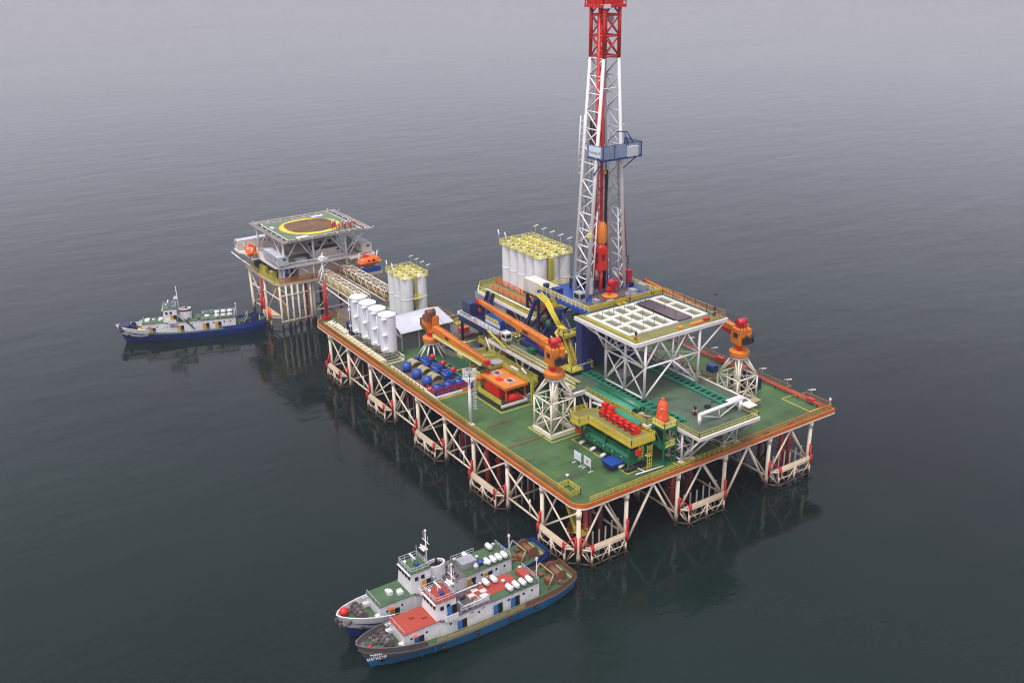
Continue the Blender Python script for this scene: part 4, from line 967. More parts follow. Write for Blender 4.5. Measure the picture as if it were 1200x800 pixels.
# ------------------------------------------------------------------ cranes
def crane(label, c, zn, pivot, tip, pedestal, bw=1.5, mb='crane_orange'):
    x, y = c
    T = thing('pedestal_crane', label, 'crane', (x,y,ZD))
    if pedestal == 'tower':
        h = 2.75; zs = zn-3.7
        f = B(); co_ = [(x-h,y-h),(x+h,y-h),(x+h,y+h),(x-h,y+h)]
        top = [(x-1.1,y-1.1),(x+1.1,y-1.1),(x+1.1,y+1.1),(x-1.1,y+1.1)]
        for i in range(4):
            a, e = co_[i], co_[(i+1)%4]
            f.tube((*a,ZD+.8),(*a,zs),.2,n=7); f.tube((*a,zs),(*top[i],zn),.19,n=7)
            m = ((a[0]+e[0])/2,(a[1]+e[1])/2); zm = (ZD+.8+zs)/2
            f.tube((*a,zs),(*e,zs),.15); f.tube((*a,zm),(*e,zm),.13)
            f.tube((*a,ZD+.9),(*m,zm),.12); f.tube((*e,ZD+.9),(*m,zm),.12); f.tube((*a,zs),(*m,zm),.12); f.tube((*e,zs),(*m,zm),.12); f.tube((*m,ZD+.9),(*m,zs),.1)
            tm = ((top[i][0]+top[(i+1)%4][0])/2,(top[i][1]+top[(i+1)%4][1])/2)
            f.tube((*a,zs),(*tm,zn),.12); f.tube((*e,zs),(*tm,zn),.12)
            f.tube((x,y,zs-.5),(*a,zs),.1); f.tube((x,y,zm-2),(*a,zm),.1)
        f.go('pedestal_frame', 'cream_clean', T)
        B().ring([(x-h-.25,y-h-.25),(x+h+.25,y-h-.25),(x+h+.25,y+h+.25),(x-h-.25,y+h+.25)],[(x-h+.2,y-h+.2),(x+h-.2,y-h+.2),(x+h-.2,y+h-.2),(x-h+.2,y+h-.2)],ZD,ZD+.85).go('base_frame', 'cream_clean', T)
        B().tube((x,y,ZD),(x,y,zn),.75,n=14).go('column', 'cream_clean', T)
    else:
        f = B()
        for i in range(10):
            a = 2*PI*i/10; f.tube((x+3.3*math.cos(a),y+3.3*math.sin(a),ZD),(x+1.2*math.cos(a),y+1.2*math.sin(a),zn),.17)
        f.go('pedestal_frame', 'white', T)
        B().tube((x,y,ZD),(x,y,zn),.7,n=12).go('column', 'dark', T)
    B().lathe((x,y,zn-.25),[(1.1,0),(1.75,.25),(1.8,.6),(1.5,.65)],20).go('neck_ring', 'white', T)
    B().lathe((x,y,zn+.4),[(1.2,0),(2.05,.25),(2.05,1.05),(1.3,1.45),(1.15,1.5),(1.15,2.9),(1.3,2.95)],20).go('slewing_base', mb, T)
    q = Vector((-.80,-.60,0)); B().tube(Vector((x,y,zn+2.35))+q*.9, Vector((x,y,zn+2.35))+q*1.25,.62,n=14).go('round_cover', 'bright_red', T)
    d = Vector(tip)-Vector(pivot); d.z = 0; d.normalize(); s = Vector((d.y,-d.x,0)); Zv = Vector((0,0,1))
    p = Vector(pivot); e = Vector(tip)
    zb_ = zn+3.2; cc = Vector((x,y,0))
    P = lambda a, o, z: cc+d*a+s*o+Zv*z
    def obox(b, a0,a1,o0,o1,z0,z1):
        vs = [P(a0,o0,z0),P(a1,o0,z0),P(a1,o1,z0),P(a0,o1,z0),P(a0,o0,z1),P(a1,o0,z1),P(a1,o1,z1),P(a0,o1,z1)]
        return b.add(vs, [(3,2,1,0),(4,5,6,7),(0,1,5,4),(1,2,6,5),(2,3,7,6),(3,0,4,7)])
    b = B(); obox(b,-1.6,1.2,-1.5,.2,zb_,zb_+3.2); obox(b,-1.9,.6,.25,1.4,zb_,zb_+2.2); obox(b,-1.4,1.4,-1.,1.,zb_-.3,zb_)
    b.go('machinery_house', mb, T)
    b = B(); obox(b,-.6,1.0,.35,1.5,zb_+2.25,zb_+3.9); obox(b,-1.7,-.4,.4,1.3,zb_+2.25,zb_+3.2); b.go('boom_foot', mb if pedestal == 'tower' else 'rusty', T)
    b = B(); b.tube(P(.2,-.9,zb_+4.2),P(.2,1.2,zb_+4.2),.75,n=14); obox(b,-.7,.9,-.6,.9,zb_+3.3,zb_+3.7); b.go('winch', 'red' if pedestal == 'tower' else 'rusty', T)
    b = B(); obox(b,-2.5,-1.65,-.9,.9,zb_+.4,zb_+1.6); b.tube(P(-2.2,1.3,zb_+.6),P(-2.2,1.3,zb_+2.4),.28,n=8); b.ell(P(-2.4,-.3,zb_+1.9),.4,.4,.45,8,6); b.go('hydraulic_unit', 'dark', T)
    B().rail([P(-1.5,-1.4,zb_+3.2),P(-1.5,.1,zb_+3.2)],1.,.8,(.55,1.1),.04).rail([P(-2.,1.5,zb_),P(.5,1.5,zb_)],1.,.8,(.55,1.1),.04).go('handrail', 'dark', T)
    b = B(); obox(b,-1.0,.3,-1.54,-1.505,zb_+1.4,zb_+2.4); b.go('side_vent', 'dark', T)
    # boom: a tapering box with openings and cross ribs
    m = p.lerp(e,.12); b = B()
    def bsec(c0,w,h): return [c0-s*w-Zv*h, c0+s*w-Zv*h, c0+s*w+Zv*h, c0-s*w+Zv*h]
    secs = [bsec(p,bw*.42,.5),bsec(m,bw*.46,.7),bsec(p.lerp(e,.45),bw*.42,.6),bsec(e,bw*.28,.34)]
    vs = [v for q_ in secs for v in q_]; fs = [(3,2,1,0),(12,13,14,15)]
    for i in range(3):
        for k in range(4): fs.append((i*4+k,i*4+(k+1)%4,i*4+4+(k+1)%4,i*4+4+k))
    bo = b.add(vs,fs).go('boom', mb, T)
    b = B()
    for t in (.3,):
        c0 = p.lerp(e,t); L_ = (e-p).length*.035
        for sg_ in (-1,1):
            o = s*sg_*(bw*.49+.02); u = (e-p).normalized()*L_
            b.add([c0+o-u-Zv*.28,c0+o+u-Zv*.28,c0+o+u+Zv*.28,c0+o-u+Zv*.28],[(0,1,2,3)])
    b.go('boom_opening', 'dark', bo)
    b = B(); k = 16
    for i in range(1,k):
        c0 = p.lerp(e,i/k); h = .7*(1-i/k*.5); b.beam(c0-s*bw*.4+Zv*h, c0+s*bw*.4+Zv*(h+.02), .12, .16); b.beam(c0-s*bw*.42+Zv*h, c0-s*bw*.42+Zv*(h+.5),.06)
    b.go('boom_rib', 'rust_orange', bo)
    B().beam(p.lerp(e,.02)-Zv*1.1, p.lerp(e,.14)-Zv*.7, bw*.85, .7).go('boom_root', 'red', bo)
    B().cb(tuple(e+Vector((0,0,-.1))),(bw*.75,1.0,1.0)).tube(e-Zv*.4, e-Zv*1.9,.05).cb(tuple(e-Zv*2.1),(.5,.5,.7)).go('boom_tip', 'red', bo)
    b = B(); b.tube(p.lerp(e,.15)+Zv*1., e+Zv*.6, .04); b.tube(P(.2,0,zb_+4.8), p.lerp(e,.5)+Zv*1.,.04); b.go('hoist_rope', 'dark', bo)
    return T
C1 = crane('low orange crane on splayed white legs, its boom stowed over the green tarpaulins', (13.2,71.6), 15.0, (13.2,70.,19.0), (12.9,47.8,18.5), 'splay', 1.5)
B().beam((12.2,69,17.6),(12.1,49,17.5),.14,.3).go('boom_edge', 'cream_clean', C1)
B().beam((12.45,69.5,17.75),(12.4,49,17.7),.5,.5).go('boom_underside', 'olive_yellow', C1)
C2 = crane('tall orange crane on a cream lattice tower by the open green deck', (13.8,25.5), 22.7, (14.6,27.3,28.4), (18.9,59.8,27.2), 'tower', 1.55)
C3 = crane('orange crane on a cream lattice tower by the eastern deck edge', (51.6,14.6), 21.4, (52.1,17.0,26.9), (56.9,49.,27.), 'tower', 1.45)
CB = thing('dark_skip', 'dark blue open bin beside the eastern crane tower', 'bin', (57.5,17.5,ZD))
B().ring([(56,15.5),(60,15.5),(60,20.5),(56,20.5)],[(56.2,15.7),(59.8,15.7),(59.8,20.3),(56.2,20.3)],ZD,ZD+2.4).box(56.2,15.7,ZD+.01,59.8,20.3,ZD+.2).go('bin_wall', 'navy', CB)
for i in range(4): B().beam((56.4+i*1.1,15.45,ZD),(56.4+i*1.1,15.45,ZD+2.35),.12).go('bin_rib', 'navy', CB)
# brown walkway between the eastern crane and the skid deck
WK = thing('tan_platform', 'tan railed service platform behind the eastern crane tower', 'platform', (48,22,ZD))
B().box(44.,18.5,14.5,50.5,32.,14.8).box(46.5,9.5,13.2,53.5,11.2,13.4).go('floor', 'tan', WK)
for x,y in ((44.5,19),(44.5,31.5),(50,19),(50,31.5)): B().beam((x,y,ZD),(x,y,14.5),.3).go('support_leg', 'cream_clean', WK)
B().rail([(44.2,18.7,14.8),(50.3,18.7,14.8),(50.3,31.8,14.8)],1.2,1.4,(.4,.75,1.1),.06,toe=.25).go('railing', 'tan', WK)
b = B()
for i in range(4): b.beam((44.2,20.5+i*3,14.95),(50.2,20.5+i*3,14.95),.3,.25)
b.go('cream_beam', 'cream_clean', WK)
# ------------------------------------------------------------------ lamp tower by the west edge
LT = thing('floodlight_post', 'slender white floodlight post with a caged triangular top at the west deck edge', 'light post', (1.9,36.9,ZD))
B().tube((1.9,36.9,ZD),(1.9,36.9,20.9),.36,.3,n=12).cb((1.9,36.9,ZD+.1),(1.2,1.2,.2)).go('post', 'white', LT)
B().lathe((1.9,36.9,20.6),[(.3,0),(1.7,.75),(1.7,.9),(0,.92)],3,False).go('head', 'white', LT)
B().rail([(1.9+1.6*math.cos(a),36.9+1.6*math.sin(a),21.5) for a in (0,2.09,4.19,6.28)],1.9,.7,(.3,.6,.85,1.1),.05).go('head_cage', 'white', LT)
b = B().tube((2.6,36.4,ZD+3),(2.6,36.4,21.4),.04).tube((2.9,36.9,ZD+3),(2.9,36.9,21.4),.04)
for i in range(12): b.lathe((2.85,36.6,ZD+3.4+i*.55),[(.38,0),(.38,.05)],8)
for i in range(20): b.tube((2.6,36.4,ZD+3.1+i*.3),(2.9,36.9,ZD+3.1+i*.3),.03)
b.go('caged_ladder', 'light_grey', LT)
# ------------------------------------------------------------------ blue mud pumps
PS = thing('pump_skid', 'dark floored cream skid under the three blue mud pumps', 'skid', (6.5,62,ZD))
B().box(2.3,55.4,ZD,11.6,70.6,ZD+.3).go('floor', 'mauve', PS)
B().beam((2.2,55.3,ZD+.35),(2.2,70.7,ZD+.35),.35,.6).beam((2.2,55.2,ZD+.35),(11.6,55.2,ZD+.35),.35,.6).go('edge_beam', 'cream_clean', PS)
b = B()
for i in range(9): b.cb((1.7,56+i*1.6,ZD+.5),(.5,.8,.7)); b.tube((1.7,56+i*1.6,ZD+.4),(2.5,56.6+i*1.6,ZD+.6),.15)
b.go('valve_manifold', 'tan', PS)
P0 = None
for k, (y, lb) in enumerate(((58.2,'blue mud pump with tan cover nearest the red railed motor skid'),(62.6,'blue mud pump with tan cover in the middle of the three'),(67.2,'blue mud pump with tan cover nearest the tall white tanks'))):
    if P0 is None:
        P0 = thing('mud_pump', lb, 'pump', (6.6,y,ZD+.3), 0, 'blue mud pumps on the west deck edge')
        b = B()
        for i in range(9):
            a0, a1 = PI*i/9, PI*(i+1)/9
            p = lambda r, a, yy: (-.6-r*math.cos(a), yy, .5+r*math.sin(a))
            b.add([p(1.5,a0,-1.5),p(1.5,a1,-1.5),p(1.5,a1,1.2),p(1.5,a0,1.2),p(1.35,a0,-1.5),p(1.35,a1,-1.5),p(1.35,a1,1.2),p(1.35,a0,1.2)],[(0,1,2,3),(7,6,5,4),(0,4,5,1),(2,6,7,3)])
        b.box(-2.1,-1.5,0,.9,1.2,.5).go('gear_cover', 'tan', P0, world=False)
        B().ell((-2.7,-.6,1.05),1.2,1.2,1.15,14,9).tube((-2.7,-.6,0),(-2.7,-.6,.6),.7,n=12).go('pulsation_dome', 'bright_blue', P0, world=False)
        b = B().box(.9,-1.2,0,3.6,1.1,.9)
        for i in range(3): b.tube((1.2,-.8+i*.8,1.1),(3.8,-.8+i*.8,1.1),.34,n=8); b.tube((2.2,-.8+i*.8,1.),(2.2,-.8+i*.8,1.9),.27,n=8); b.tube((3.1,-.8+i*.8,1.),(3.1,-.8+i*.8,1.7),.27,n=8)
        b.tube((-2.2,-.4,1.5),(1.3,.6,2.),.25).cb((.4,.9,1.6),(1.,.8,1.)).go('fluid_end', 'bright_blue', P0, world=False)
        B().ell((4.2,.1,1.5),.65,.65,.7,12,8).tube((4.2,.1,.2),(4.2,.1,1.2),.3).go('red_dome', 'red', P0, world=False)
        B().pipe([(4.2,.1,.5),(5.2,1.4,.5),(5.2,2.2,.4)],.14).go('outlet_pipe', 'rail_green', P0, world=False)
    else: dup(P0, (6.6,y,ZD+.3), None, lb)
MT = thing('motor_skid', 'cream fronted skid of blue motors inside a dark red railing', 'skid', (6.4,52.7,ZD))
B().box(2.1,50.7,ZD+.25,11.2,54.6,ZD+.7).go('floor', 'navy', MT)
B().beam((2.,50.6,ZD+.45),(2.,54.7,ZD+.45),.35,.5).beam((2.,50.55,ZD+.45),(8.3,50.55,ZD+.45),.3,.5).go('edge_beam', 'white', MT)
B().cb((9.,50.6,ZD+.5),(1.4,.35,.7)).beam((2.3,50.5,ZD+.12),(11,50.5,ZD+.12),.2,.24).go('step_box', 'rust_orange', MT)
B().rail([(2.1,54.4,ZD+.7),(2.1,50.8,ZD+.7),(11.,50.8,ZD+.7),(11.,54.4,ZD+.7)],1.4,1.5,(.4,.75,1.1),.06).go('railing', 'red', MT)
b = B()
for i in range(3):
    x = 3.7+i*2.6; b.tube((x-1,52.7,ZD+1.5),(x+1,52.7,ZD+1.5),.75,n=12); b.cb((x,52.7,ZD+.95),(1.8,1.2,.5)); b.cb((x,52.7,ZD+2.35),(.7,.7,.3))
b.go('motor', 'bright_blue', MT)
# flat green tarpaulins and deck pipes
for i, (x0,y0,x1,y1,lb) in enumerate(((12.9,53.5,16.8,59.2,'dark green flat tarpaulin under the boom tip of the low crane'),(13.2,60.,17.4,67.3,'dark green flat tarpaulin nearest the foot of the low crane'))):
    t = thing('tarpaulin', lb, 'tarpaulin', ((x0+x1)/2,(y0+y1)/2,ZD)); B().box(x0,y0,ZD+.02,x1,y1,ZD+.4).go('cover','tarp_green',t)
    B().beam((x0,y0-.2,ZD+.2),(x1,y0-.2,ZD+.2),.3,.3).go('hem_pipe','rusty',t)
t = thing('deck_pipe', 'green painted twin deck pipes with orange branches beside the mud pumps', 'pipe', (12,60,ZD))
B().pipe([(11.9,69.5,ZD+.5),(11.9,52.,ZD+.5),(12.,49.,ZD+.5)],.2).pipe([(12.4,69,ZD+.35),(12.4,50,ZD+.35)],.14).go('main_pipe','rail_green',t)
B().tube((12,59.7,ZD+.6),(17.5,59.7,ZD+.6),.2).tube((12,64.,ZD+.5),(13.2,64.,ZD+.5),.16).go('branch_pipe','rust_orange',t)
# ------------------------------------------------------------------ orange roofed pump unit and olive upper platform
OU = thing('orange_pump_unit', 'red machinery under a flat orange canopy on a yellow railed skid', 'pump unit', (14,43,ZD))
B().box(10.2,38.6,ZD+.55,16.4,47.6,ZD+.85).beam((10.2,38.6,ZD+.3),(10.2,47.6,ZD+.3),.2,.5).go('skid', 'dark', OU)
B().beam((10.15,38.5,ZD+.75),(16.4,38.5,ZD+.75),.35,.5).beam((16.5,38.5,ZD+.75),(16.5,44,ZD+.75),.2,.4).go('front_sill', 'container', OU)
B().rail([(10.3,47.4,ZD+.85),(10.3,38.8,ZD+.85)],1.2,1.3,(.4,.75,1.1),.06).box(10.28,38.9,ZD+.95,10.34,47.3,ZD+1.9).go('railing', 'olive_yellow', OU)
B().box(12.,42.,ZD+.85,14.6,47.,15.).box(12.8,39.4,ZD+.85,15.9,41.,13.4).tube((13.2,40.2,13.4),(15.4,40.2,13.4),.6,n=10).go('machinery', 'bright_red', OU)
for x, y in ((12.4,40.1),(12.4,47.9),(17.,40.1),(17.,47.9)): B().beam((x,y,ZD+.6),(x,y,15.3),.24).go('canopy_post', 'red_orange', OU)
B().box(11.9,39.6,15.3,17.3,48.6,15.62).go('canopy', 'rust_orange', OU)
B().ring([(11.8,39.5),(17.4,39.5),(17.4,48.7),(11.8,48.7)],[(12.,39.7),(17.2,39.7),(17.2,48.5),(12.,48.5)],15.25,15.8).go('canopy_edge', 'crane_orange', OU)
for y in (41.2,46.): B().ring([(14.,y),(15.6,y),(15.6,y+2),(14.,y+2)],[(14.15,y+.15),(15.45,y+.15),(15.45,y+1.85),(14.15,y+1.85)],15.63,16.).go('hatch_coaming', 'container', OU); B().box(14.2,y+.2,15.63,15.4,y+1.8,15.75).go('hatch_cover', 'dark_red', OU)
B().box(13.,43.6,15.63,14.2,45.2,15.8).tube((12.2,48.,15.),(10.4,50.4,14.4),.35).go('red_hose', 'bright_red', OU)
DS = thing('grey_engine', 'small grey engine standing at the end of the orange roofed unit', 'engine', (17.6,39.6,ZD))
B().cb((17.6,39.6,ZD+.8),(.8,1.,1.)).tube((17.3,39.2,ZD+1.3),(17.9,39.2,ZD+1.5),.3).cb((17.6,39.6,ZD+.15),(1.1,1.3,.3)).go('body', 'grey', DS)
B().lathe((17.6,40.,ZD+1.3),[(.3,0),(.3,.5),(.1,.55)],8).go('filter', 'dark', DS)
UP = thing('olive_platform', 'olive upper working platform with yellow rails behind the orange canopy', 'platform', (17,50,ZD))
B().box(14.6,49.2,15.7,19.2,58.2,15.95).box(17.5,38.2,15.7,19.3,49.2,15.95).go('floor', 'olive_floor', UP)
B().rail([(14.8,49.4,15.95),(14.8,58.,15.95),(19,58.,15.95)],1.1,1.4,(.4,.75,1.1),.06,toe=.3).rail([(17.6,38.4,15.95),(19.2,38.4,15.95),(19.2,57,15.95)],1.1,1.4,(.4,.75,1.1),.06,toe=.3).go('railing', 'olive_yellow', UP)
for x,y in ((14.9,49.6),(14.9,57.8),(18.9,57.8),(17.9,38.7),(18.9,48)): B().beam((x,y,ZD),(x,y,15.7),.3).go('support_leg', 'olive_yellow', UP)
B().box(11.6,48.8,ZD,11.9,51.6,16.).box(11.9,51.3,ZD,14.4,51.6,15.).go('side_panel', 'olive_yellow', UP)
B().lathe((17.,50.6,15.96),[(1.4,0),(1.4,.7),(1.2,.75)],18).go('round_cover', 'grey', UP)
B().box(15.4,53.,15.96,16.,55.8,16.4).box(18.2,44.6,15.96,18.7,47.2,16.5).beam((18,41,17.),(18.6,43.5,17.2),.3,.3).go('white_locker', 'white', UP)
t = thing('green_tank', 'dark green drum tank in the shade below the olive platform', 'tank', (17.8,35,ZD))
B().tube((16.6,33.6,13.6),(19.3,36.8,13.6),1.3,n=16).ell((16.6,33.6,13.6),1.28,1.28,1.28).go('drum','machine_green',t); B().box(16.8,34.3,ZD,19.,36.2,12.5).go('cradle','dark',t)
B().tube((17.4,34.2,14.9),(17.9,34.2,15.6),.3).go('fill_cap','rusty',t)
t = thing('white_booth', 'small white booth with dark windows standing on the olive deck edge', 'booth', (21.4,53.2,ZS))
B().cb((21.4,53.2,ZS+2.),(1.6,1.6,1.7)).go('booth_wall','white',t); B().cb((21.4,52.38,ZS+2.1),(1.2,.05,.8)).cb((20.58,53.2,ZS+2.1),(.05,1.2,.7)).go('window','glass',t)
B().beam((20.7,52.6,ZS),(20.7,52.6,ZS+1.2),.15).beam((22.1,53.8,ZS),(22.1,53.8,ZS+1.2),.15).beam((20.7,53.8,ZS),(20.7,53.8,ZS+1.2),.15).beam((22.1,52.6,ZS),(22.1,52.6,ZS+1.2),.15).go('leg','olive_yellow',t)
B().beam((19.4,57.5,ZS+2.4),(19.3,50.5,ZS+.6),.5,.12).go('chute','olive_yellow',t)
# ------------------------------------------------------------------ green shaker unit at the south end
GU = thing('shaker_unit', 'dark green tank unit with red valves on its yellow railed top platform', 'tank unit', (17.4,11.5,ZD))
b = B(); b.box(15.3,4.9,12.9,19.2,17.8,15.6)
b.add([(15.28,5.,12.7),(15.28,17.7,12.7),(14.7,17.7,13.4),(14.7,5.,13.4),(15.28,5.,14.9),(15.28,17.7,14.9),(14.7,17.7,14.5),(14.7,5.,14.5)],[(0,1,2,3),(4,7,6,5),(3,2,6,7),(0,3,7,4),(1,5,6,2)])
b.go('tank', 'machine_green', GU)
b = B()
for i in range(9): b.box(14.62,5.6+i*1.45,13.3,14.7,5.72+i*1.45,14.6)
b.box(15.1,4.9,15.6,19.3,17.9,15.75); b.go('tank_rib', 'machine_green', GU)
for i in range(5): B().cb((14.61,6.6+i*2.5,14.2),(.03,.22,.22)).go('gauge', 'pale_sign', GU)
for x, y in ((15.,5.),(15.,18.4),(19,5.),(19,18.4),(15,11.5)): B().beam((x,y,ZD),(x,y,17.2),.32).go('support_leg', 'machine_green', GU)
for i, y in enumerate((6.4,8.9,11.4,14.4,17.6)):
    B().tube((13.9,y,12.3),(15.2,y+.1,12.4),.33,n=10).go('white_outlet', 'white', GU)
B().beam((14.6,4.6,ZD+.3),(19,4.6,ZD+.3),.4,.5).tube((14.2,5.,12.2),(19.,4.9,12.2),.3).go('sump_pipe', 'dark', GU)
gp = [(14.6,3.9),(20.1,3.9),(20.1,18.2),(17.6,20.2),(13.6,20.2),(12.4,18.6),(12.4,16.),(14.6,16.)]
B().prism(gp, 17.2, 17.38).go('top_platform', 'olive_floor', GU)
b = B()
for p, q in zip(gp, gp[1:]+gp[:1]): b.beam((*p,17.2),(*q,17.2),.16,.5)
b.go('platform_edge', 'yellow', GU)
B().rail([(*p,17.38) for p in [gp[3],gp[4],gp[5],gp[6],gp[7],gp[0],gp[1],(20.1,9)]],1.15,1.3,(.38,.75,1.1),.055,toe=.2).go('railing', 'yellow', GU)
for i in range(6):
    y = 7.2+i*1.75; x = 18.3
    b = B().cb((x,y,17.95),(1.5,1.2,1.1)).tube((x-.9,y,18.2),(x+.9,y,18.2),.42,n=10).lathe((x-.2,y,18.5),[(.5,0),(.5,.5),(.25,.6)],10)
    if i > 3: b.cb((x+.2,y,19.2),(1.1,1.,1.6))
    b.go('valve_body', 'bright_red', GU)
    B().lathe((x-1.0,y-.1,18.2),[(.32,0),(.32,.06)],10).ring([(x-1.2,y-.3),(x-.7,y-.3),(x-.7,y+.3),(x-1.2,y+.3)],[(x-1.1,y-.2),(x-.8,y-.2),(x-.8,y+.2),(x-1.1,y+.2)],18.25,18.4).go('hand_wheel', 'dark', GU)
b = B()
for i in range(10):
    a0, a1 = PI*i/10, PI*(i+1)/10
    p = lambda a, yy: (20.1-.85*math.cos(a), yy, 18.1+.85*math.sin(a))
    b.add([p(a0,7.5),p(a1,7.5),p(a1,17.5),p(a0,17.5)],[(0,1,2,3)],True)
b.go('cover_pipe', 'rail_green', GU)
B().tube((18.8,20.,18.4),(20.3,13.,18.4),.25,n=8).go('white_pipe', 'white', GU)
B().rail([(16.5,4.,14.),(17.4,4.,14.)],3.2,.4,(.2,.4,.6,.8,1.),.06).rail([(17.8,3.2,ZD),(18.8,3.2,ZD)],5.,.45,(.15,.3,.45,.6,.75,.9,1.),.06).box(17.7,3.1,14.6,18.9,3.9,14.7).go('ladder', 'olive_yellow', GU)
B().cb((13.6,17.6,15.),(.5,1.6,.6)).cb((16.,3.6,15.9),(1.,.5,.9)).go('red_box', 'bright_red', GU)
B().tube((14.9,2.9,12.1),(21,2.4,12.1),.12).tube((16.,9.,12.2),(17.,2.6,12.1),.1).go('white_hose', 'white', GU)
GT = thing('green_stair_tower', 'open green frame tower with tan railed levels beside the shaker unit', 'tower', (22.4,4.3,ZD))
b = B(); X0,X1,Y0,Y1 = 21.1,23.9,2.7,5.8
for x in (X0,X1):
    for y in (Y0,Y1): b.beam((x,y,ZD),(x,y,19.1),.26)
for z in (15.2,19.0): b.beam((X0,Y0,z),(X1,Y0,z),.2,.3); b.beam((X0,Y1,z),(X1,Y1,z),.2,.3); b.beam((X0,Y0,z),(X0,Y1,z),.2,.3); b.beam((X1,Y0,z),(X1,Y1,z),.2,.3)
b.tube((X0,Y0,15.4),(X1,Y0,18.8),.08).tube((X0,Y0,15.4),(X0,Y1,18.8),.08).tube((X1,Y0,ZD+.4),(X1-.2,Y1,15),.08); b.go('frame', 'machine_green', GT)
B().box(X0+.1,Y0+.1,15.3,X1-.1,Y1-.1,15.4).box(X0-.1,Y0-.1,19.1,X1+.1,Y1+.1,19.22).box(X0+.1,Y0+.1,ZD+.01,X1-.1,Y1-.1,ZD+.1).go('floor', 'machine_green', GT)
B().rail([(X0,Y1,19.2),(X0,Y0,19.2),(X1,Y0,19.2),(X1,Y1,19.2)],1.1,1.,(.38,.75,1.1),.055,toe=.3).rail([(X0,Y0,15.4),(X1,Y0,15.4),(X1,Y1,15.4)],1.1,1.,(.38,.75,1.1),.055,toe=.3).go('railing', 'pale_yellow', GT)
CN = thing('orange_hood', 'tall orange tarpaulin hood standing on top of the green frame tower', 'cover', (22.2,4.6,19.22))
b = B(); b.lathe((22.2,4.6,19.22),[(1.15,0),(1.05,.8),(1.12,1.6),(1.0,2.6),(.95,3.5),(.72,4.2),(.34,4.6),(.3,5.05),(.12,5.15)],9); b.go('hood','red_orange',CN)
B().tube((21.1,4.2,21.),(22.2,3.5,20.7),.06).tube((21.2,4.1,22.6),(22.2,3.6,22.4),.06).go('tie_band','container',CN)
# green half-round trough covers on the skid deck
for i, (x, lb) in enumerate(((21.4,'green half round trough cover on the west edge of the raised deck'),(23.4,'green half round trough cover on the raised deck beside the skid rail'))):
    t = thing('trough_cover', lb, 'cover', (x,17.4,ZS)); b = B()
    for k in range(12):
        a0, a1 = PI*k/12, PI*(k+1)/12
        p = lambda r, a, yy: (x-r*math.cos(a), yy, ZS+.42+r*math.sin(a))
        b.add([p(.92,a0,11.2),p(.92,a1,11.2),p(.92,a1,23.4),p(.92,a0,23.4),p(.84,a0,11.2),p(.84,a1,11.2),p(.84,a1,23.4),p(.84,a0,23.4)],[(0,1,2,3),(7,6,5,4),(0,4,5,1),(2,6,7,3)],True)
    b.go('half_pipe','rail_green' if i == 0 else 'machine_green',t)
    B().box(x-.8,11.6,ZS+.01,x+.8,11.9,ZS+.45).box(x-.8,17.,ZS+.01,x+.8,17.3,ZS+.45).box(x-.8,22.7,ZS+.01,x+.8,23.,ZS+.45).go('cradle','machine_green',t)
t = thing('green_rack', 'low green pipe trestle on the raised deck below the tower legs', 'trestle', (23.6,9.4,ZS))
b = B()
for y in (7.4,9.,10.4): b.beam((22.6,y,ZS),(22.6,y,ZS+1.9),.16); b.beam((25.,y,ZS),(25.,y,ZS+1.9),.16); b.beam((22.6,y,ZS+1.85),(25.,y,ZS+1.85),.16); b.tube((22.6,y,ZS+.2),(25,y,ZS+1.8),.07)
b.beam((22.6,7.4,ZS+1.85),(22.6,10.4,ZS+1.85),.14).beam((25.,7.4,ZS+1.85),(25.,10.4,ZS+1.85),.14); b.go('frame','rail_green',t)
B().cb((21.6,9.4,ZS+.5),(.9,1.,1.)).tube((21.2,10.3,ZS+.4),(22.3,7.4,ZS+.9),.2).go('brown_valve','tan',t)
t = thing('pipe_gangway', 'white pipe frame gangway from the lattice crane tower to the raised deck', 'gangway', (18.5,25.5,ZS))
B().tube((16.9,24.5,ZS+.2),(20.6,24.5,ZS+.2),.25,n=8).tube((16.8,25.,16.2),(16.9,24.5,ZS),.2).lathe((16.9,24.3,ZS+.1),[(.45,0),(.45,.5)],10).go('frame','white_truss',t)
B().rail([(17.,26.4,ZS+.01),(19.6,26.4,ZS+.01)],1.1,1.2,(.38,.75,1.1),.05).go('railing','olive_yellow',t)
# ------------------------------------------------------------------ small things on the open deck
def signboard(x, y, m, label, mark):
    t = thing('sign_board', label, 'sign', (x,y,ZD), .0, 'sign boards on the green deck')
    B().box(x-.04,y-1.0,ZD+.9,x+.04,y+1.0,ZD+2.5).go('panel', m, t)
    for s in (-.95,.95): B().beam((x,y+s,ZD),(x,y+s,ZD+.95),.1).beam((x-.5,y+s,ZD+.05),(x+.5,y+s,ZD+.05),.3,.1).go('leg','light_grey',t)
    if mark: B().cb((x-.06,y,ZD+1.75),(.02,.5,.7)).go('pictogram','grey',t)
signboard(9.2,12.2,'pale_sign','plain pale blue sign board on short legs on the green deck',0)
signboard(9.4,9.6,'white','white sign board with a dark mark on short legs on the green deck',1)
t = thing('blue_bin', 'blue lidded storage bin on the green deck beside the shaker unit', 'bin', (13.5,7.6,ZD))
b = B(); b.add([(12.5,6.6,ZD+.25),(14.7,6.5,ZD+.25),(14.7,8.7,ZD+.25),(12.5,8.8,ZD+.25),(12.1,6.2,ZD+1.35),(15.,6.2,ZD+1.35),(15.,9.1,ZD+1.35),(12.1,9.1,ZD+1.35)],[(3,2,1,0),(4,5,6,7),(0,1,5,4),(1,2,6,5),(2,3,7,6),(3,0,4,7)]); b.go('tub','blue',t)
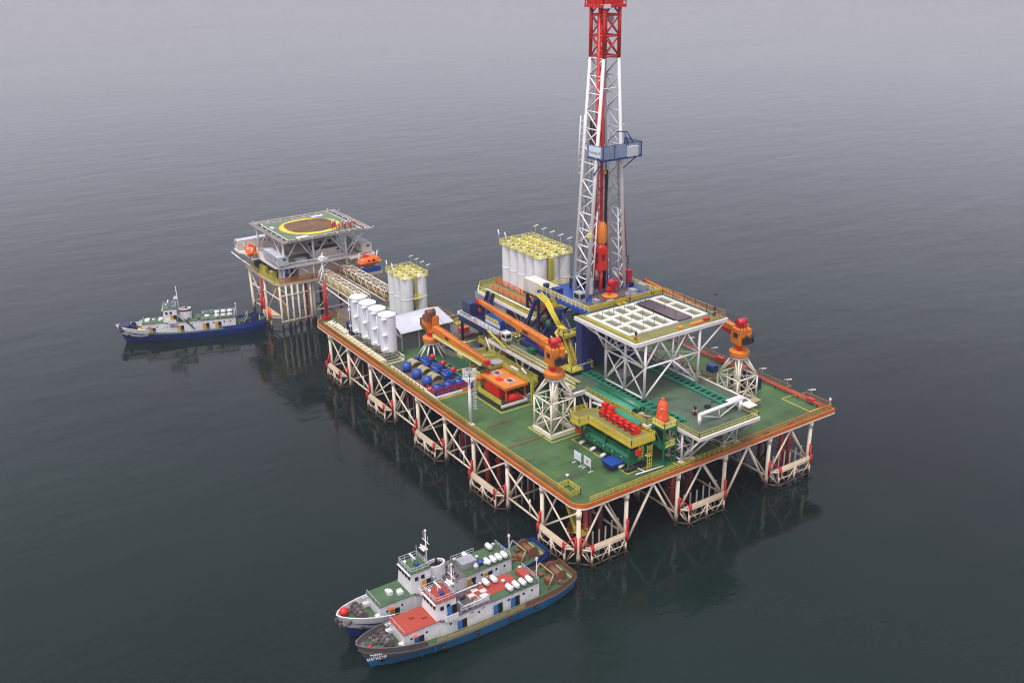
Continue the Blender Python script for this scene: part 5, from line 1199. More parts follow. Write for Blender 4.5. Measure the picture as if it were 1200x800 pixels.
B().box(12.,6.1,ZD+1.352,15.1,9.2,ZD+1.5).go('lid','bright_blue',t); B().box(12.7,6.8,ZD+.001,14.5,7.1,ZD+.25).box(12.7,8.2,ZD+.001,14.5,8.5,ZD+.25).go('runner','dark',t)
t = thing('white_bollard', 'tiny white vent cap on the open green deck near the corner', 'vent cap', (5.,9.7,ZD)); B().lathe((5.,9.7,ZD),[(.12,0),(.12,.25),(.3,.3),(.3,.42),(0,.45)],10).go('cap','white',t); B().lathe((5.,9.7,ZD),[(.25,0),(.25,.03)],10).go('flange','grey',t)
t = thing('fire_main', 'long red pipe running along the eastern deck edge', 'pipe', (62.4,30,ZD))
B().tube((62.6,-.0+1.2,12.5),(62.6,34,12.5),.28,n=8).tube((62.6,34,12.5),(62.6,75,12.5),.26,n=8).go('pipe','red_pipe',t)
for y in (3,8,14,20,28,38,50): B().beam((62.6,y,ZD),(62.6,y,12.4),.2).go('bracket','dark',t)
B().cb((62.6,4.6,12.7),(.9,1.6,.8)).cb((62.6,24.,12.9),(1.,3.,1.4)).cb((62.6,30,12.8),(.9,2.,1.2)).go('valve_box','red_pipe',t)
el = ['nearest the south corner','second from the south corner','third from the south corner','fourth from the south corner','fifth from the south corner']
for i, y in enumerate((6.,12.2,19.2,33.6,41.)): lamp(64.2, y, ZD, 2.2, 'white strip lamp on the eastern deck railing, %s' % el[i], (.1,-.85), 'strip lamps on the eastern railing')
t = thing('corner_lamp', 'small white round lamp on the south east deck corner', 'lamp', (63.9,1.,ZD)); B().tube((63.9,1.,ZD),(63.9,1.,13.6),.05).go('pole','white',t); B().ell((63.9,1.,13.8),.25,.25,.4).go('globe','white',t)
t = thing('gull', 'dark sea bird gliding beyond the corner of the pipe rack', 'bird', (45.6,16.2,35.4))
b = B(); b.ell((45.6,16.2,35.4),.16,.42,.14,8,6); b.add([(45.6,16.4,35.45),(45.6,16.0,35.45),(46.3,15.9,35.75),(46.3,16.15,35.75),(47.,15.7,35.55),(47.,15.8,35.56)],[(0,1,2,3),(3,2,4,5)]); b.add([(45.6,16.4,35.45),(45.6,16.0,35.45),(44.9,15.9,35.75),(44.9,16.15,35.75),(44.2,15.7,35.55),(44.2,15.8,35.56)],[(3,2,1,0),(5,4,2,3)]); b.go('body','dark',t)

# ------------------------------------------------------------------ deck clutter: pipe runs, trays and loose stores
t = thing('pipe_bundle', 'bundle of grey and rusty deck pipes along the west side of the raised deck', 'pipes', (21.,42,ZS))
for i, m in enumerate(('light_grey','rusty','olive_yellow','grey')):
    B().tube((20.7+i*.45,28.,ZS+.2),(20.7+i*.45,52.,ZS+.2),.17,n=8).go('pipe', m, t)
for y in (30,36,42,48): B().beam((20.4,y,ZS+.05),(22.5,y,ZS+.05),.2,.1).go('sleeper','dark',t)
t = thing('cable_tray', 'raised yellow cable tray crossing the grey plating towards the blue module', 'cable tray', (24,70,ZD))
B().beam((18,70.5,ZD+1.6),(29,70.5,ZD+1.6),.6,.12).beam((18,62.5,ZD+1.4),(24,62.5,ZD+1.4),.5,.12).go('tray','olive_yellow',t)
for x in (18.5,22,25.5,28.6): B().beam((x,70.5,ZD+.05),(x,70.5,ZD+1.55),.12).go('tray_leg','olive_yellow',t)
B().tube((17.4,76,ZD+.4),(29.,76,ZD+.4),.24).tube((17.4,77,ZD+.3),(28.,77,ZD+.3),.16).go('floor_pipe','rusty',t)
store = [
 (18.6,74.2,1.6,1.2,1.1,'tan','tan wooden crate on the grey plating near the cable tray'),
 (26.4,79.4,2.4,1.4,1.3,'red_orange','orange red tool chest on the grey plating below the blue module'),
 (20.6,84.2,1.8,1.8,1.4,'blue','blue crate on the grey plating close to the shed'),
 (17.8,66.4,1.2,2.2,.9,'pale_yellow','pale yellow long chest beside the green tarpaulin'),
 (22.6,65.4,1.4,1.,1.2,'grey','grey cabinet on the grey plating under the service module walkway'),
 (46.8,36.2,2.2,1.6,1.4,'rusty','rusty crate on the east deck beside the raised deck'),
 (50.6,40.5,2.,2.6,1.5,'grey','grey cabinet on the east deck beyond the pipe rack'),
 (55.8,36.,2.4,1.8,1.2,'tan','tan pallet load on the east deck near the red fire main'),
 (58.2,28.,1.8,1.8,1.4,'blue','blue crate on the east deck near the red fire main'),
 (52.4,27.6,1.6,3.2,.8,'olive_yellow','olive yellow skid beside the tan service platform'),
 (41.4,20.4,1.1,2.4,1.,'grey','grey cabinet on the raised deck by the eastern skid rail'),
 (41.2,29.6,1.2,1.6,1.3,'red','red hose box on the raised deck below the pipe rack'),
 (22.6,45.6,1.2,1.6,1.2,'machine_green','green pump box on the raised deck behind the pipe bundle'),
 (21.6,56.4,1.,1.4,1.,'rusty','rusty box on the raised deck beside the white booth'),
 (31.,25.5,3.,1.6,1.2,'grey','grey equipment box under the pipe rack tower'),
 (47.6,59.4,2.4,2.,1.8,'olive_yellow','olive cabinet on the deck behind the drill floor'),
 (57.4,55.4,2.4,6.,2.4,'container','cream container on the east deck behind the drill floor'),
]
for x,y,a,c,h,m,lb in store:
    z = ZS if (20 < x < 43 and y < 58 and not (x < 24.4 and y < 6.4)) else ZD
    if 16.5 < x < 29.5 and 62 < y < 88: z = ZD+.05
    t = thing('storage_box', lb, 'box', (x,y,z)); b = B().cb((x,y,z+.08+h/2),(a,c,h-.02)); b.go('box_body', m, t)
    B().cb((x,y,z+h+.11),(a+.08,c+.08,.08)).go('box_lid', m, t)
    B().cb((x-a*.3,y,z+.04),(.16,c*.95,.08)).cb((x+a*.3,y,z+.04),(.16,c*.95,.08)).go('runner','dark',t)
for i,(x,y,lb) in enumerate(((44.8,8.,'coil of dark hose on the green deck east of the white barrier'),(34.4,5.6,'coil of dark hose on the raised deck by the fire monitor'))):
    z = ZS if i == 1 else ZD
    t = thing('hose_coil', lb, 'hose', (x,y,z)); b = B()
    for k in range(3):
        n = 14; r = .5+.12*(k % 2); pts = [(x+r*math.cos(2*PI*j/n), y+r*math.sin(2*PI*j/n), z+.08+k*.12) for j in range(n+1)]
        for p, q in zip(pts, pts[1:]): b.tube(p,q,.07,n=5)
    b.go('coil','black_rubber',t); B().tube((x+.5,y,z+.06),(x+2.2,y+1.1,z+.06),.06,n=5).tube((x+2.2,y+1.1,z+.06),(x+3.,y+.2,z+.06),.06,n=5).go('loose_end','black_rubber',t)
# risers of drilling equipment on the drill floor
t = thing('tool_basket', 'grey wire basket with tools beside the driller cabin on the drill floor', 'basket', (40.6,35.4,30.5))
B().rail([(39.8,34.6,30.52),(41.4,34.6,30.52),(41.4,36.2,30.52),(39.8,36.2,30.52)],.9,.5,(.1,.4,.75,1.1),.04,True).go('basket','light_grey',t)
B().tube((40.,35,30.7),(41.3,35.8,30.8),.12).tube((40.2,35.8,30.7),(41.2,34.9,30.75),.1).go('tool','rusty',t)
t = thing('mud_bucket', 'dark blue mud bucket standing on the drill floor near the red tool rack', 'bucket', (44.6,39.8,30.5))
B().lathe((44.6,39.8,30.5),[(.45,0),(.5,1.3),(.4,1.4)],12).go('bucket','navy',t); B().tube((44.2,39.8,31.8),(45.,39.8,31.8),.06).go('handle','dark',t)
t = thing('pipe_slide', 'olive sloping pipe slide between the pipe rack and the drill floor', 'slide', (36,32.4,31))
B().beam((34.8,31.7,31.1),(34.8,33.4,31.0),.9,.12).beam((36.4,31.7,31.1),(36.4,33.4,31.0),.9,.12).go('slide_plate','olive_yellow',t); B().beam((34.2,31.7,31.2),(34.2,33.4,31.1),.08,.3).beam((37.,31.7,31.2),(37.,33.4,31.1),.08,.3).go('side_guide','rusty',t)

t = thing('yellow_walkway', 'narrow yellow railed walkway along the grey plating beside the raised deck', 'walkway', (18.6,66,ZD))
B().box(17.6,58.8,13.6,19.4,75.,13.75).go('floor','olive_floor',t)
B().rail([(17.7,74.9,13.75),(17.7,58.9,13.75),(19.3,58.9,13.75)],1.1,1.3,(.38,.75,1.1),.055,toe=.25).go('railing','olive_yellow',t)
for y in (59.2,64.,69.,74.6): B().beam((17.8,y,ZD+.05),(17.8,y,13.6),.22).beam((19.2,y,ZD+.05),(19.2,y,13.6),.22).go('support_leg','olive_yellow',t)
t = thing('yellow_manifold', 'cluster of olive yellow pipes and valves under the silo platform edge', 'manifold', (25.4,54.6,ZS))
for i in range(5): B().tube((23.9+i*.5,52.2,ZS+.5+.15*(i%2)),(23.9+i*.5,57.,ZS+.5+.15*(i%2)),.16,n=8).go('pipe','olive_yellow' if i % 2 else 'tan',t)
for i in range(4): B().lathe((24.+i*.8,53.4+.8*(i%2),ZS+.6),[(.2,0),(.2,.5),(.38,.52),(.38,.6),(0,.62)],10).go('valve','red' if i == 1 else 'yellow',t)
B().rail([(23.4,51.8,ZS),(26.8,51.8,ZS),(26.8,57.4,ZS)],1.1,1.2,(.38,.75,1.1),.055,toe=.25).go('railing','olive_yellow',t)
B().beam((17.7,38.4,ZD),(17.7,38.4,15.7),.55).beam((17.7,38.4,14.6),(18.9,38.4,15.6),.3).go('corner_post','olive_yellow',UP)
B().rail([(15.6,49.,15.96),(17.4,49.,15.96),(17.4,39.,15.96)],1.0,1.3,(.38,.75,1.1),.05,toe=.2).tube((16.6,57.4,16.2),(16.6,51.8,16.2),.16).tube((15.,57.,16.3),(18.8,54.,16.4),.14).go('walkway_rail','olive_yellow',UP)
# ------------------------------------------------------------------ living quarters platform with helideck
LQ = thing('quarters_platform', 'cream legged living quarters platform with a square green helideck on top', 'living platform', (14,147,0))
for x in (2.6,4.4,6.1,7.8,9.5,11.4): B().tube((x,137.,-5),(x,137.,12.3),.3,n=8).go('pile', 'cream', LQ)
b = B()
for z in (2.2, 9.6): b.tube((2.5,136.9,z),(11.5,136.9,z),.2)
b.tube((2.6,137.3,9),(7,137.3,2.4),.15); b.go('pile_tie', 'cream', LQ)
for p, q in (((2.6,160.,12.3),(.9,154.,-5)),((2.6,148,12.3),(1.9,147,-5)),((12.6,138,12.3),(12.6,138,-5)),((23,138,12.3),(23.6,137.4,-5)),((23,158,12.3),(24,160,-5)),((12.6,158,12.3),(12.6,160,-5)),((12,148,12.3),(12,148,-5))):
    B().tube(p,q,.42,n=10).go('leg', 'cream', LQ)
b = B()
for z in (3.2,8.5):
    for p, q in (((1.4,155.5),(2.2,147.5)),((2.2,147.5),(2.6,137)),((12.6,138),(23.4,137.6)),((12.6,159),(23.6,159)),((23.4,137.6),(23.6,159)),((1.2,155.5),(12.6,159)),((12.6,138),(12,148))): b.tube((*p,z),(*q,z),.2)
for p, q in (((1.2,155,2.5),(2.4,148,11.8)),((2.2,147.4,2.5),(2.7,139,11.8)),((12.6,138,2.5),(23,138,11.8)),((23.4,138,2.5),(13,138,11.8)),((12.6,138,3),(2.6,138,11.8)),((2.6,159.5,11.5),(2.,147.5,3.)),((12.6,159,2.5),(23,158,11.8)),((23.5,138,3),(23.2,157,11.8)),((12,148,3.),(3,148,11.8))): b.tube(p,q,.18)
b.go('jacket_bracing', 'cream', LQ)
for p in ((1.6,148.6),(11.2,139.6),(22,141)): B().tube((*p,-5),(*p,12.3),.35,n=8).go('riser', 'red_pipe', LQ)
B().add([(2.5,146,11.9),(2.5,139,11.9),(4.2,138.6,3.6),(4.2,140.6,3.6),(3.3,146,11.9),(3.3,139,11.9),(4.8,138.6,3.6),(4.8,140.6,3.6)],[(3,2,1,0),(4,5,6,7),(0,1,5,4),(1,2,6,5),(2,3,7,6),(3,0,4,7)]).go('tan_chute', 'tan', LQ)
lo = B()
for y in (139.5,142.3,145.2): lo.tube((.3,y,-3),(.3,y,3.9),.2)
for z in (.7,3.4): lo.tube((.3,139.3,z),(.3,145.4,z),.16); lo.tube((.3,139.3,z),(2.6,137,z),.14); lo.tube((.3,145.4,z),(2.2,147,z),.14)
for y in (139.5,142.3): lo.tube((.3,y,3.3),(.3,y+2.8,.8),.12); lo.tube((.3,y+2.8,3.3),(.3,y,.8),.12)
lo = lo.go('boat_landing', 'cream', LQ)
B().add([(.2,139.2,3.9),(2.4,137.4,3.9),(2.2,146.8,3.9),(.2,145.4,3.9),(.2,139.2,4.05),(2.4,137.4,4.05),(2.2,146.8,4.05),(.2,145.4,4.05)],[(3,2,1,0),(4,5,6,7),(0,1,5,4),(1,2,6,5),(2,3,7,6),(3,0,4,7)]).go('landing_deck', 'beige', lo)
for y in (139.4,140.8): B().tube((.1,y,2.6),(.1,y,5.8),.26,n=8).go('fender', 'red_orange', lo)
B().tube((.1,139.4,5.6),(.1,140.8,3.4),.14).tube((.1,140.8,5.6),(.1,139.4,3.4),.14).go('fender_brace', 'red_orange', lo)
for y in (145.,147.): B().tube((.6,y,2.6),(.6,y,7.4),.3,n=8).go('fender', 'red', lo)
ld = [(3.2,137.4),(12.2,136.4),(24.4,136.4),(24.4,131.8),(31.4,131.8),(31.4,150),(24.4,150),(24.4,160.4),(1.8,160.8),(1.8,150),(2.2,139.4)]
B().prism(ld,12.3,12.8).go('lower_deck', 'tan', LQ)
b = B()
for p, q in zip(ld, ld[1:]+ld[:1]): b.beam((*p,12.55),(*q,12.55),.25,.7)
b.go('lower_edge_beam', 'beige', LQ)
B().mesh_rail([(3.2,137.6,12.85),(12.2,136.6,12.85),(24.3,136.6,12.85)],1.5,.05,.3).go('lower_railing', 'orange_edge', LQ)
b = B().rail([(3.,137.7,12.85),(2.4,139.6,12.85),(2.,150,12.85),(2.,160.6,12.85)],1.4,1.2,(.3,.6,.85,1.1),.07,toe=.5)
for y in (142,147,149.5): b.box(2.6,y,12.82,4.2,y+1.6,15.4)
b.go('west_railing', 'olive_yellow', LQ)
b = B(); b.box(9.4,139.2,12.82,13.6,143,16.4).box(4.2,138.6,12.82,6.8,141,16.2).box(14.4,140,12.82,24,152,16.9); b.go('plant_room', 'container', LQ)
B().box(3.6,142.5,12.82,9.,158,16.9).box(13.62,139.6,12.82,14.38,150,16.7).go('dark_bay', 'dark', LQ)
B().tube((5.4,138.2,16.6),(5.4,138.2,14.6),.7,n=10).cb((3.,152.5,13.6),(1.6,1.4,1.4)).go('machine', 'bright_blue', LQ)
md = [(4.2,137.2),(23.4,136.6),(23.4,135.),(31.,135.),(31.,149),(24.4,149),(24.4,161),(9.6,161),(9.6,163.4),(.0,163.4),(0,159.4),(2.6,152),(2.8,139)]
B().prism(md,17.1,17.5).go('middle_deck', 'container', LQ)
b = B()
for p, q in zip(md, md[1:]+md[:1]): b.beam((*p,17.25),(*q,17.25),.22,.6)
b.go('middle_edge_beam', 'white_truss', LQ)
b = B()
for x,y in ((4.6,137.8),(13.2,137.5),(23.2,137.2),(4.6,159),(23,159)): b.beam((x,y,12.8),(x,y,17.1),.4)
for p,q in (((4.6,137.8,13.2),(9,137.6,17.)),((13.2,137.5,13.2),(9.,137.6,17)),((13.2,137.5,13.2),(18,137.3,17)),((23.2,137.2,13.2),(18,137.3,17)),((24.3,140,13),(30,140,17)),((24.3,147,13),(30,147,17)),((2.2,158,13),(-1.4,162,17))): b.tube(p,q,.17)
b.go('deck_post', 'white_truss', LQ)
B().tube((4.4,136.9,18.4),(23.2,136.4,18.4),.22).tube((4.4,137.,17.7),(23.2,136.5,17.7),.14).go('front_rail', 'white', LQ)
hs_ = B().box(7.6,144.,17.5,23.6,158.,22.6).go('living_block', 'taupe', LQ)
B().box(7.4,143.8,22.6,23.8,158.2,22.9).go('block_roof', 'mauve', hs_)
for i in range(4): B().cb((7.58,146.6+i*2.8,20.6),(.06,.9,.8)).go('window', 'glass', hs_)
for i in range(5): B().cb((9.4+i*3,143.98,20.6),(1.,.06,.8)).go('window', 'glass', hs_)
b = B(); b.add([(7.5,138.6,20.2),(13.2,138.4,20.2),(13.2,143.7,21.4),(7.5,143.7,21.4),(7.5,138.6,20.35),(13.2,138.4,20.35),(13.2,143.7,21.55),(7.5,143.7,21.55)],[(3,2,1,0),(4,5,6,7),(0,1,5,4),(1,2,6,5),(2,3,7,6),(3,0,4,7)]); b.go('awning', 'taupe', LQ)
B().box(8.8,138.,17.52,11.6,139.8,18.8).box(10,139.9,17.52,12.4,141.4,18.4).go('deck_locker', 'light_grey', LQ)
B().tube((6.6,137.5,17.9),(9.2,137.4,17.9),.35,n=8).go('yellow_canister', 'yellow', LQ)
# helideck
HX0,HX1,HY0,HY1,HZ = 5.2,28.9,135.2,158.4,25.
hx, hy = (HX0+HX1)/2, (HY0+HY1)/2
B().box(HX0,HY0,HZ-.45,HX1,HY1,HZ-.012).go('helideck_frame', 'taupe', LQ)
hd = B().box(HX0+.05,HY0+.05,HZ-.01,HX1-.05,HY1-.05,HZ).go('helideck', 'heli_green', LQ)
def net(o, i, z0, z1, b):
    n = len(o)
    for k in range(n):
        a, c, d, e = o[k], o[(k+1)%n], i[(k+1)%n], i[k]
        b.add([(*a,z1),(*c,z1),(*d,z0),(*e,z0),(*a,z1-.08),(*c,z1-.08),(*d,z0-.08),(*e,z0-.08)],[(0,1,2,3),(7,6,5,4),(0,4,5,1)])
    return b
inn = [(HX0-.02,HY0-.02),(HX1+.02,HY0-.02),(HX1+.02,HY1+.02),(HX0-.02,HY1+.02)]; out = [(HX0-1.5,HY0-1.5),(HX1+1.5,HY0-1.5),(HX1+1.5,HY1+1.5),(HX0-1.5,HY1+1.5)]
net(out, inn, HZ-.3, HZ+.12, B()).go('safety_net', 'net_grey', LQ)
b = B(); strip(b,(HX0+.1,HY0+.45),(HX1-.1,HY0+.45),.7,HZ+.005); strip(b,(HX0+.1,HY1-.45),(HX1-.1,HY1-.45),.7,HZ+.005); strip(b,(HX0+.45,HY0+.8),(HX0+.45,HY1-.8),.7,HZ+.005); strip(b,(HX1-.45,HY0+.8),(HX1-.45,HY1-.8),.7,HZ+.005); b.go('dark_border', 'dark', hd)
b = B(); d = 1.15; strip(b,(HX0+d,HY0+d),(HX1-d,HY0+d),.25,HZ+.006); strip(b,(HX0+d,HY1-d),(HX1-d,HY1-d),.25,HZ+.006); strip(b,(HX0+d,HY0+d+.2),(HX0+d,HY1-d-.2),.25,HZ+.006); strip(b,(HX1-d,HY0+d+.2),(HX1-d,HY1-d-.2),.25,HZ+.006); b.go('white_border', 'white', hd)
b = B(); n = 40
ro, ri = 8.6, 6.9
b.add([(hx+r*math.cos(2*PI*i/n), hy+r*math.sin(2*PI*i/n), HZ+.008) for r in (ro,ri) for i in range(n)], [(i,(i+1)%n,n+(i+1)%n,n+i) for i in range(n)]); b.go('yellow_ring', 'heli_yellow', hd)
b = B(); n = 48; vs = []
for i in range(n):
    a = 2*PI*i/n; c, s_ = math.cos(a), math.sin(a); k = 1/(abs(c)**3.2+abs(s_)**3.2)**(1/3.2)
    vs.append((hx+.3+6.9*c*k, hy+.3+6.6*s_*k, HZ+.03))
b.add(vs+[(v[0],v[1],HZ+.09) for v in vs], [tuple(range(n-1,-1,-1)),tuple(range(n,2*n))]+[(i,(i+1)%n,n+(i+1)%n,n+i) for i in range(n)]); b.go('landing_net', 'net_brown', hd)
b = B(); strip(b,(HX0+4,HY0+2.6),(HX0+7.4,HY0+2.6),1.3,HZ+.007); strip(b,(HX1-7.5,HY1-2.6),(HX1-4,HY1-2.6),1.2,HZ+.007); strip(b,(HX0+2.4,HY1-8),(HX0+2.4,HY1-6),.9,HZ+.007); b.go('white_marking', 'white', hd)
b = B()
for i in range(8):
    for x,y in ((HX0+.2+i*3.7,HY0+.25),(HX0+.2+i*3.7,HY1-.25),(HX0+.25,HY0+.2+i*3.6),(HX1-.25,HY0+.2+i*3.6)): b.cb((x,y,HZ+.12),(.3,.3,.22))
b.go('deck_edge_lamp', 'white', hd)
for x,y in ((4.9,137.2),(13.4,137.),(23.,136.8),(4.9,156.5),(13.4,157),(23,157)):
    B().tube((x,y,17.4),(x,y,HZ-.45),.32,n=8).go('helideck_column', 'white', LQ)
b = B()
for a, c in (((4.9,137.2),(13.4,137.)),((13.4,137.),(23.,136.8))):
    m = ((a[0]+c[0])/2,(a[1]+c[1])/2); b.tube((*a,18.4),(*m,HZ-.5),.17); b.tube((*c,18.4),(*m,HZ-.5),.17)
for p,q in (((13.4,137,18.4),(13.4,144,HZ-.5)),((23,136.8,18.4),(23,144,HZ-.5)),((23,136.8,18.4),(29.6,140,HZ-.5)),((4.9,137.2,18.4),(4.6,144,HZ-.5)),((23,136.8,19),(28,134.6,HZ-.5)),((4.9,156.5,18),(4.5,148,HZ-.5))): b.tube(p,q,.15)
b.go('helideck_brace', 'white', LQ)
for lb, a, m, rf, al in (('white container with lavender roof at the west end of the helideck platform',(2.9,136.6,18.1,5.7,147.2,20.7),'light_grey','roof_grey','y'),
        ('long white container jutting out at the far west corner of the helideck platform',(.2,160.2,17.55,9.4,162.8,20.3),'container','roof_grey','x'),
        ('cream container under the helideck behind the front braces',(14.2,139.,17.55,22.6,141.6,20.2),'container','mauve','x'),
        ('pale container with arched roof above the eastern lifeboat',(27.4,135.4,18.,30.2,146.4,20.6),'container','light_grey','y')):
    t = thing('cabin_container', lb, 'container', ((a[0]+a[3])/2,(a[1]+a[4])/2,a[2])); container(*a,t,m,al,rf)
    B().cb((a[0]-.02,a[1]+1.8,a[5]-.9),(.1,.5,.6)).cb((a[3]-1,a[1]-.03,a[5]-.8),(.8,.1,.5)).go('window','glass',t)
t = thing('lifeboat_cradle', 'white frame tower beside the eastern lifeboat of the helideck platform', 'frame', (27.5,140,17.5))
b = B()
for x in (26.4,30.6):
    for y in (136.,146): b.beam((x,y,12.8),(x,y,17.95),.3)
b.beam((26.4,136,17.8),(30.6,136,17.8),.3).beam((26.4,146,17.8),(30.6,146,17.8),.3); b.tube((25.6,135.4,13),(25.4,133.4,18.5),.2).tube((31,135.4,13),(31,133.4,18.5),.2).tube((26.4,146,13),(26.4,136,17.6),.12).tube((23.6,136,18),(26.2,135,23),.14); b.go('frame','white_truss',t)
B().box(25.2,132.2,12.8,31.2,135.,14.2).go('blue_base','bright_blue',t)
def lifeboat(x, y, z, rot, lb):
    t = thing('lifeboat', lb, 'lifeboat', (x,y,z), rot, 'orange enclosed lifeboats'); t.scale = (1.1,1.15,1.15); b = B(); n = 14; st = 9; vs = []; fs = []
    for i in range(st):
        u = -1+2*i/(st-1); wv = (1-abs(u)**2.6)*.94+.06
        for k in range(n):
            a = 2*PI*k/n; yy = 1.35*wv*math.cos(a); zz = 1.5+1.35*(wv**.7)*math.sin(a)*(1. if math.sin(a) > 0 else .95)
            vs.append((3.3*u, yy, zz))
    for i in range(st-1):
        for k in range(n): fs.append((i*n+k,i*n+(k+1)%n,(i+1)*n+(k+1)%n,(i+1)*n+k))
    fs += [tuple(range(n-1,-1,-1)), tuple(range((st-1)*n,st*n))]
    b.add(vs,fs,[True]*(len(fs)-2)+[False,False]); b.go('hull','lifeboat',t,world=False)
    B().cb((-.9,0,2.95),(1.5,1.1,.5)).cb((-1.1,0,3.25),(.7,.6,.3)).go('cockpit','red_orange',t,world=False)
    B().cb((.8,-1.28,1.9),(.7,.1,.5)).cb((-.6,-1.28,1.9),(.5,.1,.4)).cb((.8,1.28,1.9),(.7,.1,.5)).go('porthole','glass',t,world=False)
    B().beam((-3.1,0,1.45),(3.1,0,1.45),2.76,.1).go('rubbing_strake','rust_orange',t,world=False)
    B().beam((2,0,0),(2,0,.6),.9,.3).beam((-2,0,0),(-2,0,.6),.9,.3).go('chock','white',t,world=False)
    return t
lifeboat(28.2,133.4,14.2,0.,'orange lifeboat on the east end of the helideck platform')
lifeboat(1.3,153.,17.5,PI/2-.25,'orange lifeboat on the west end of the helideck platform')
t = thing('lifeboat_davit', 'white davit frame and small ledge under the western orange lifeboat', 'davit', (0,153.6,12.8))
B().box(.4,149.6,17.2,2.4,157.,17.49).go('ledge','container',t)
B().tube((2.2,151,12.9),(-1.8,151,17.2),.2).tube((2.2,157,12.9),(-1.8,157,17.2),.2).tube((1.4,150.2,17.5),(.6,150.2,20.8),.16).tube((1.4,157,17.5),(.6,157,20.8),.16).tube((.6,150.2,20.8),(-.8,150.4,20.6),.14).tube((.6,157,20.8),(-.8,156.8,20.6),.14).go('davit_arm','white_truss',t)
# bridges
def bridge(x0, x1, zb, zt, lb, m, floor, side):
    t = thing('gangway_bridge', lb, 'bridge', ((x0+x1)/2,122.5,zb)); ya, yb = 109.2, 136.2; n = 12
    c = B()
    for x in (x0,x1):
        for z in (zb,zt): c.tube((x,ya,z),(x,yb,z),.16)
    c.go('chord', m, t)
    l = B()
    for x in (x0,x1): l.lace((x,ya,zb),(x,yb,zb),(x,ya,zt),(x,yb,zt),n,.09)
    l.lace((x0,ya,zt),(x0,yb,zt),(x1,ya,zt),(x1,yb,zt),n,.09); l.lace((x0,ya,zb),(x0,yb,zb),(x1,ya,zb),(x1,yb,zb),n,.09); l.go('lacing', m, t)
    B().box(x0+.2,ya,zb+.1,x1-.2,yb,zb+.2).go('walkway', floor, t)
    if side: B().rail([(x0+.3,ya,zb+.2),(x0+.3,yb,zb+.2)],1.1,1.6,(.4,.75,1.1),.05,toe=.2).go('railing','olive_yellow',t)
    else: B().tube((x0+.6,ya,zb+.5),(x0+.6,yb,zb+.5),.25,n=8).tube((x1-.6,ya,zb+.5),(x1-.6,yb,zb+.5),.2,n=8).go('pipe','rusty',t)
bridge(13.9,16.4,12.6,15.2,'western cream truss bridge with yellow railing between the two platforms','cream','tan',1)
bridge(20.6,23.6,12.6,15.2,'eastern cream truss bridge with rusty pipes between the two platforms','cream','olive_floor',0)
t = thing('slung_pipe', 'white pipe slung under the western bridge from the deck edge', 'pipe', (14,122,11))
B().tube((13.5,109.3,10.8),(13.5,136.3,11.9),.2).go('pipe','white_truss',t)
B().tube((13.5,116,11.1),(14,116,12.6),.08).tube((13.5,123,11.4),(14,123,12.6),.08).tube((13.5,130,11.6),(14,130,12.6),.08).go('hanger','white_truss',t)
# people on the helideck
def person(x, y, z, rot, m, label, arms=0.3, step=.12, helmet=True):
    t = thing('person', label, 'person', (x,y,z), rot); t.scale = (1.12,1.12,1.08)
    V = [(0,0,.96),(0,0,1.2),(0,.01,1.42),(0,0,1.54),(0,.02,1.66),(0,.02,1.76),
         (-.1,0,.9),(-.12,step*.6,.5),(-.12,step*.5-.03,.08),(-.12,step*.5+.16,.04),
         (.1,0,.9),(.12,-step*.4,.5),(.12,-step*.9-.03,.08),(.12,-step*.9+.14,.04),
         (-.21,0,1.43),(-.27-arms*.2,.02,1.16),(-.27-arms*.3,.14,.92),(-.27-arms*.3,.18,.82),
         (.21,0,1.43),(.27+arms*.2,.02,1.16),(.27+arms*.1,.16,.94),(.27+arms*.1,.2,.84)]
    Ed = [(0,1),(1,2),(2,3),(3,4),(4,5),(0,6),(6,7),(7,8),(8,9),(0,10),(10,11),(11,12),(12,13),(2,14),(14,15),(15,16),(16,17),(2,18),(18,19),(19,20),(20,21)]
    Rd = [.17,.16,.17,.065,.1,.085,.11,.085,.06,.055,.11,.085,.06,.055,.075,.055,.045,.045,.075,.055,.045,.045]
    me = bpy.data.meshes.new('body'); me.from_pydata(V, Ed, []); o = bpy.data.objects.new('body', me); COL.objects.link(o); o.parent = t
    sk = o.modifiers.new('skin','SKIN'); sk.use_smooth_shade = True
    for i, r in enumerate(Rd): me.skin_vertices[0].data[i].radius = (r, r*.85)
    me.skin_vertices[0].data[0].use_root = True
    sb = o.modifiers.new('sub','SUBSURF'); sb.levels = 1; sb.render_levels = 1
    dg = bpy.context.evaluated_depsgraph_get(); m2 = bpy.data.meshes.new_from_object(o.evaluated_get(dg)); o.modifiers.clear(); o.data = m2
    m2.materials.clear()
    for k in ('skin', m, 'boot'): m2.materials.append(M[k])
    for p in m2.polygons:
        zc = p.center.z; out_ = abs(p.center.x) > .2 and zc < .9
        p.material_index = 2 if zc < .13 else (0 if zc > 1.5 or out_ else 1)
        p.use_smooth = True
    if helmet:
        B().lathe((0,.02,1.72),[(.155,0),(.15,.06),(.1,.13),(0,.16)],10).lathe((0,.05,1.71),[(.17,0),(.17,.02)],10).go('helmet','helmet',t,world=False)
    B().ell((0,.12,1.665),.016,.03,.022,6,4).ell((-.035,.105,1.69),.014,.012,.012,6,4).ell((.035,.105,1.69),.014,.012,.012,6,4).go('face_detail','skin',t,world=False)
    return t
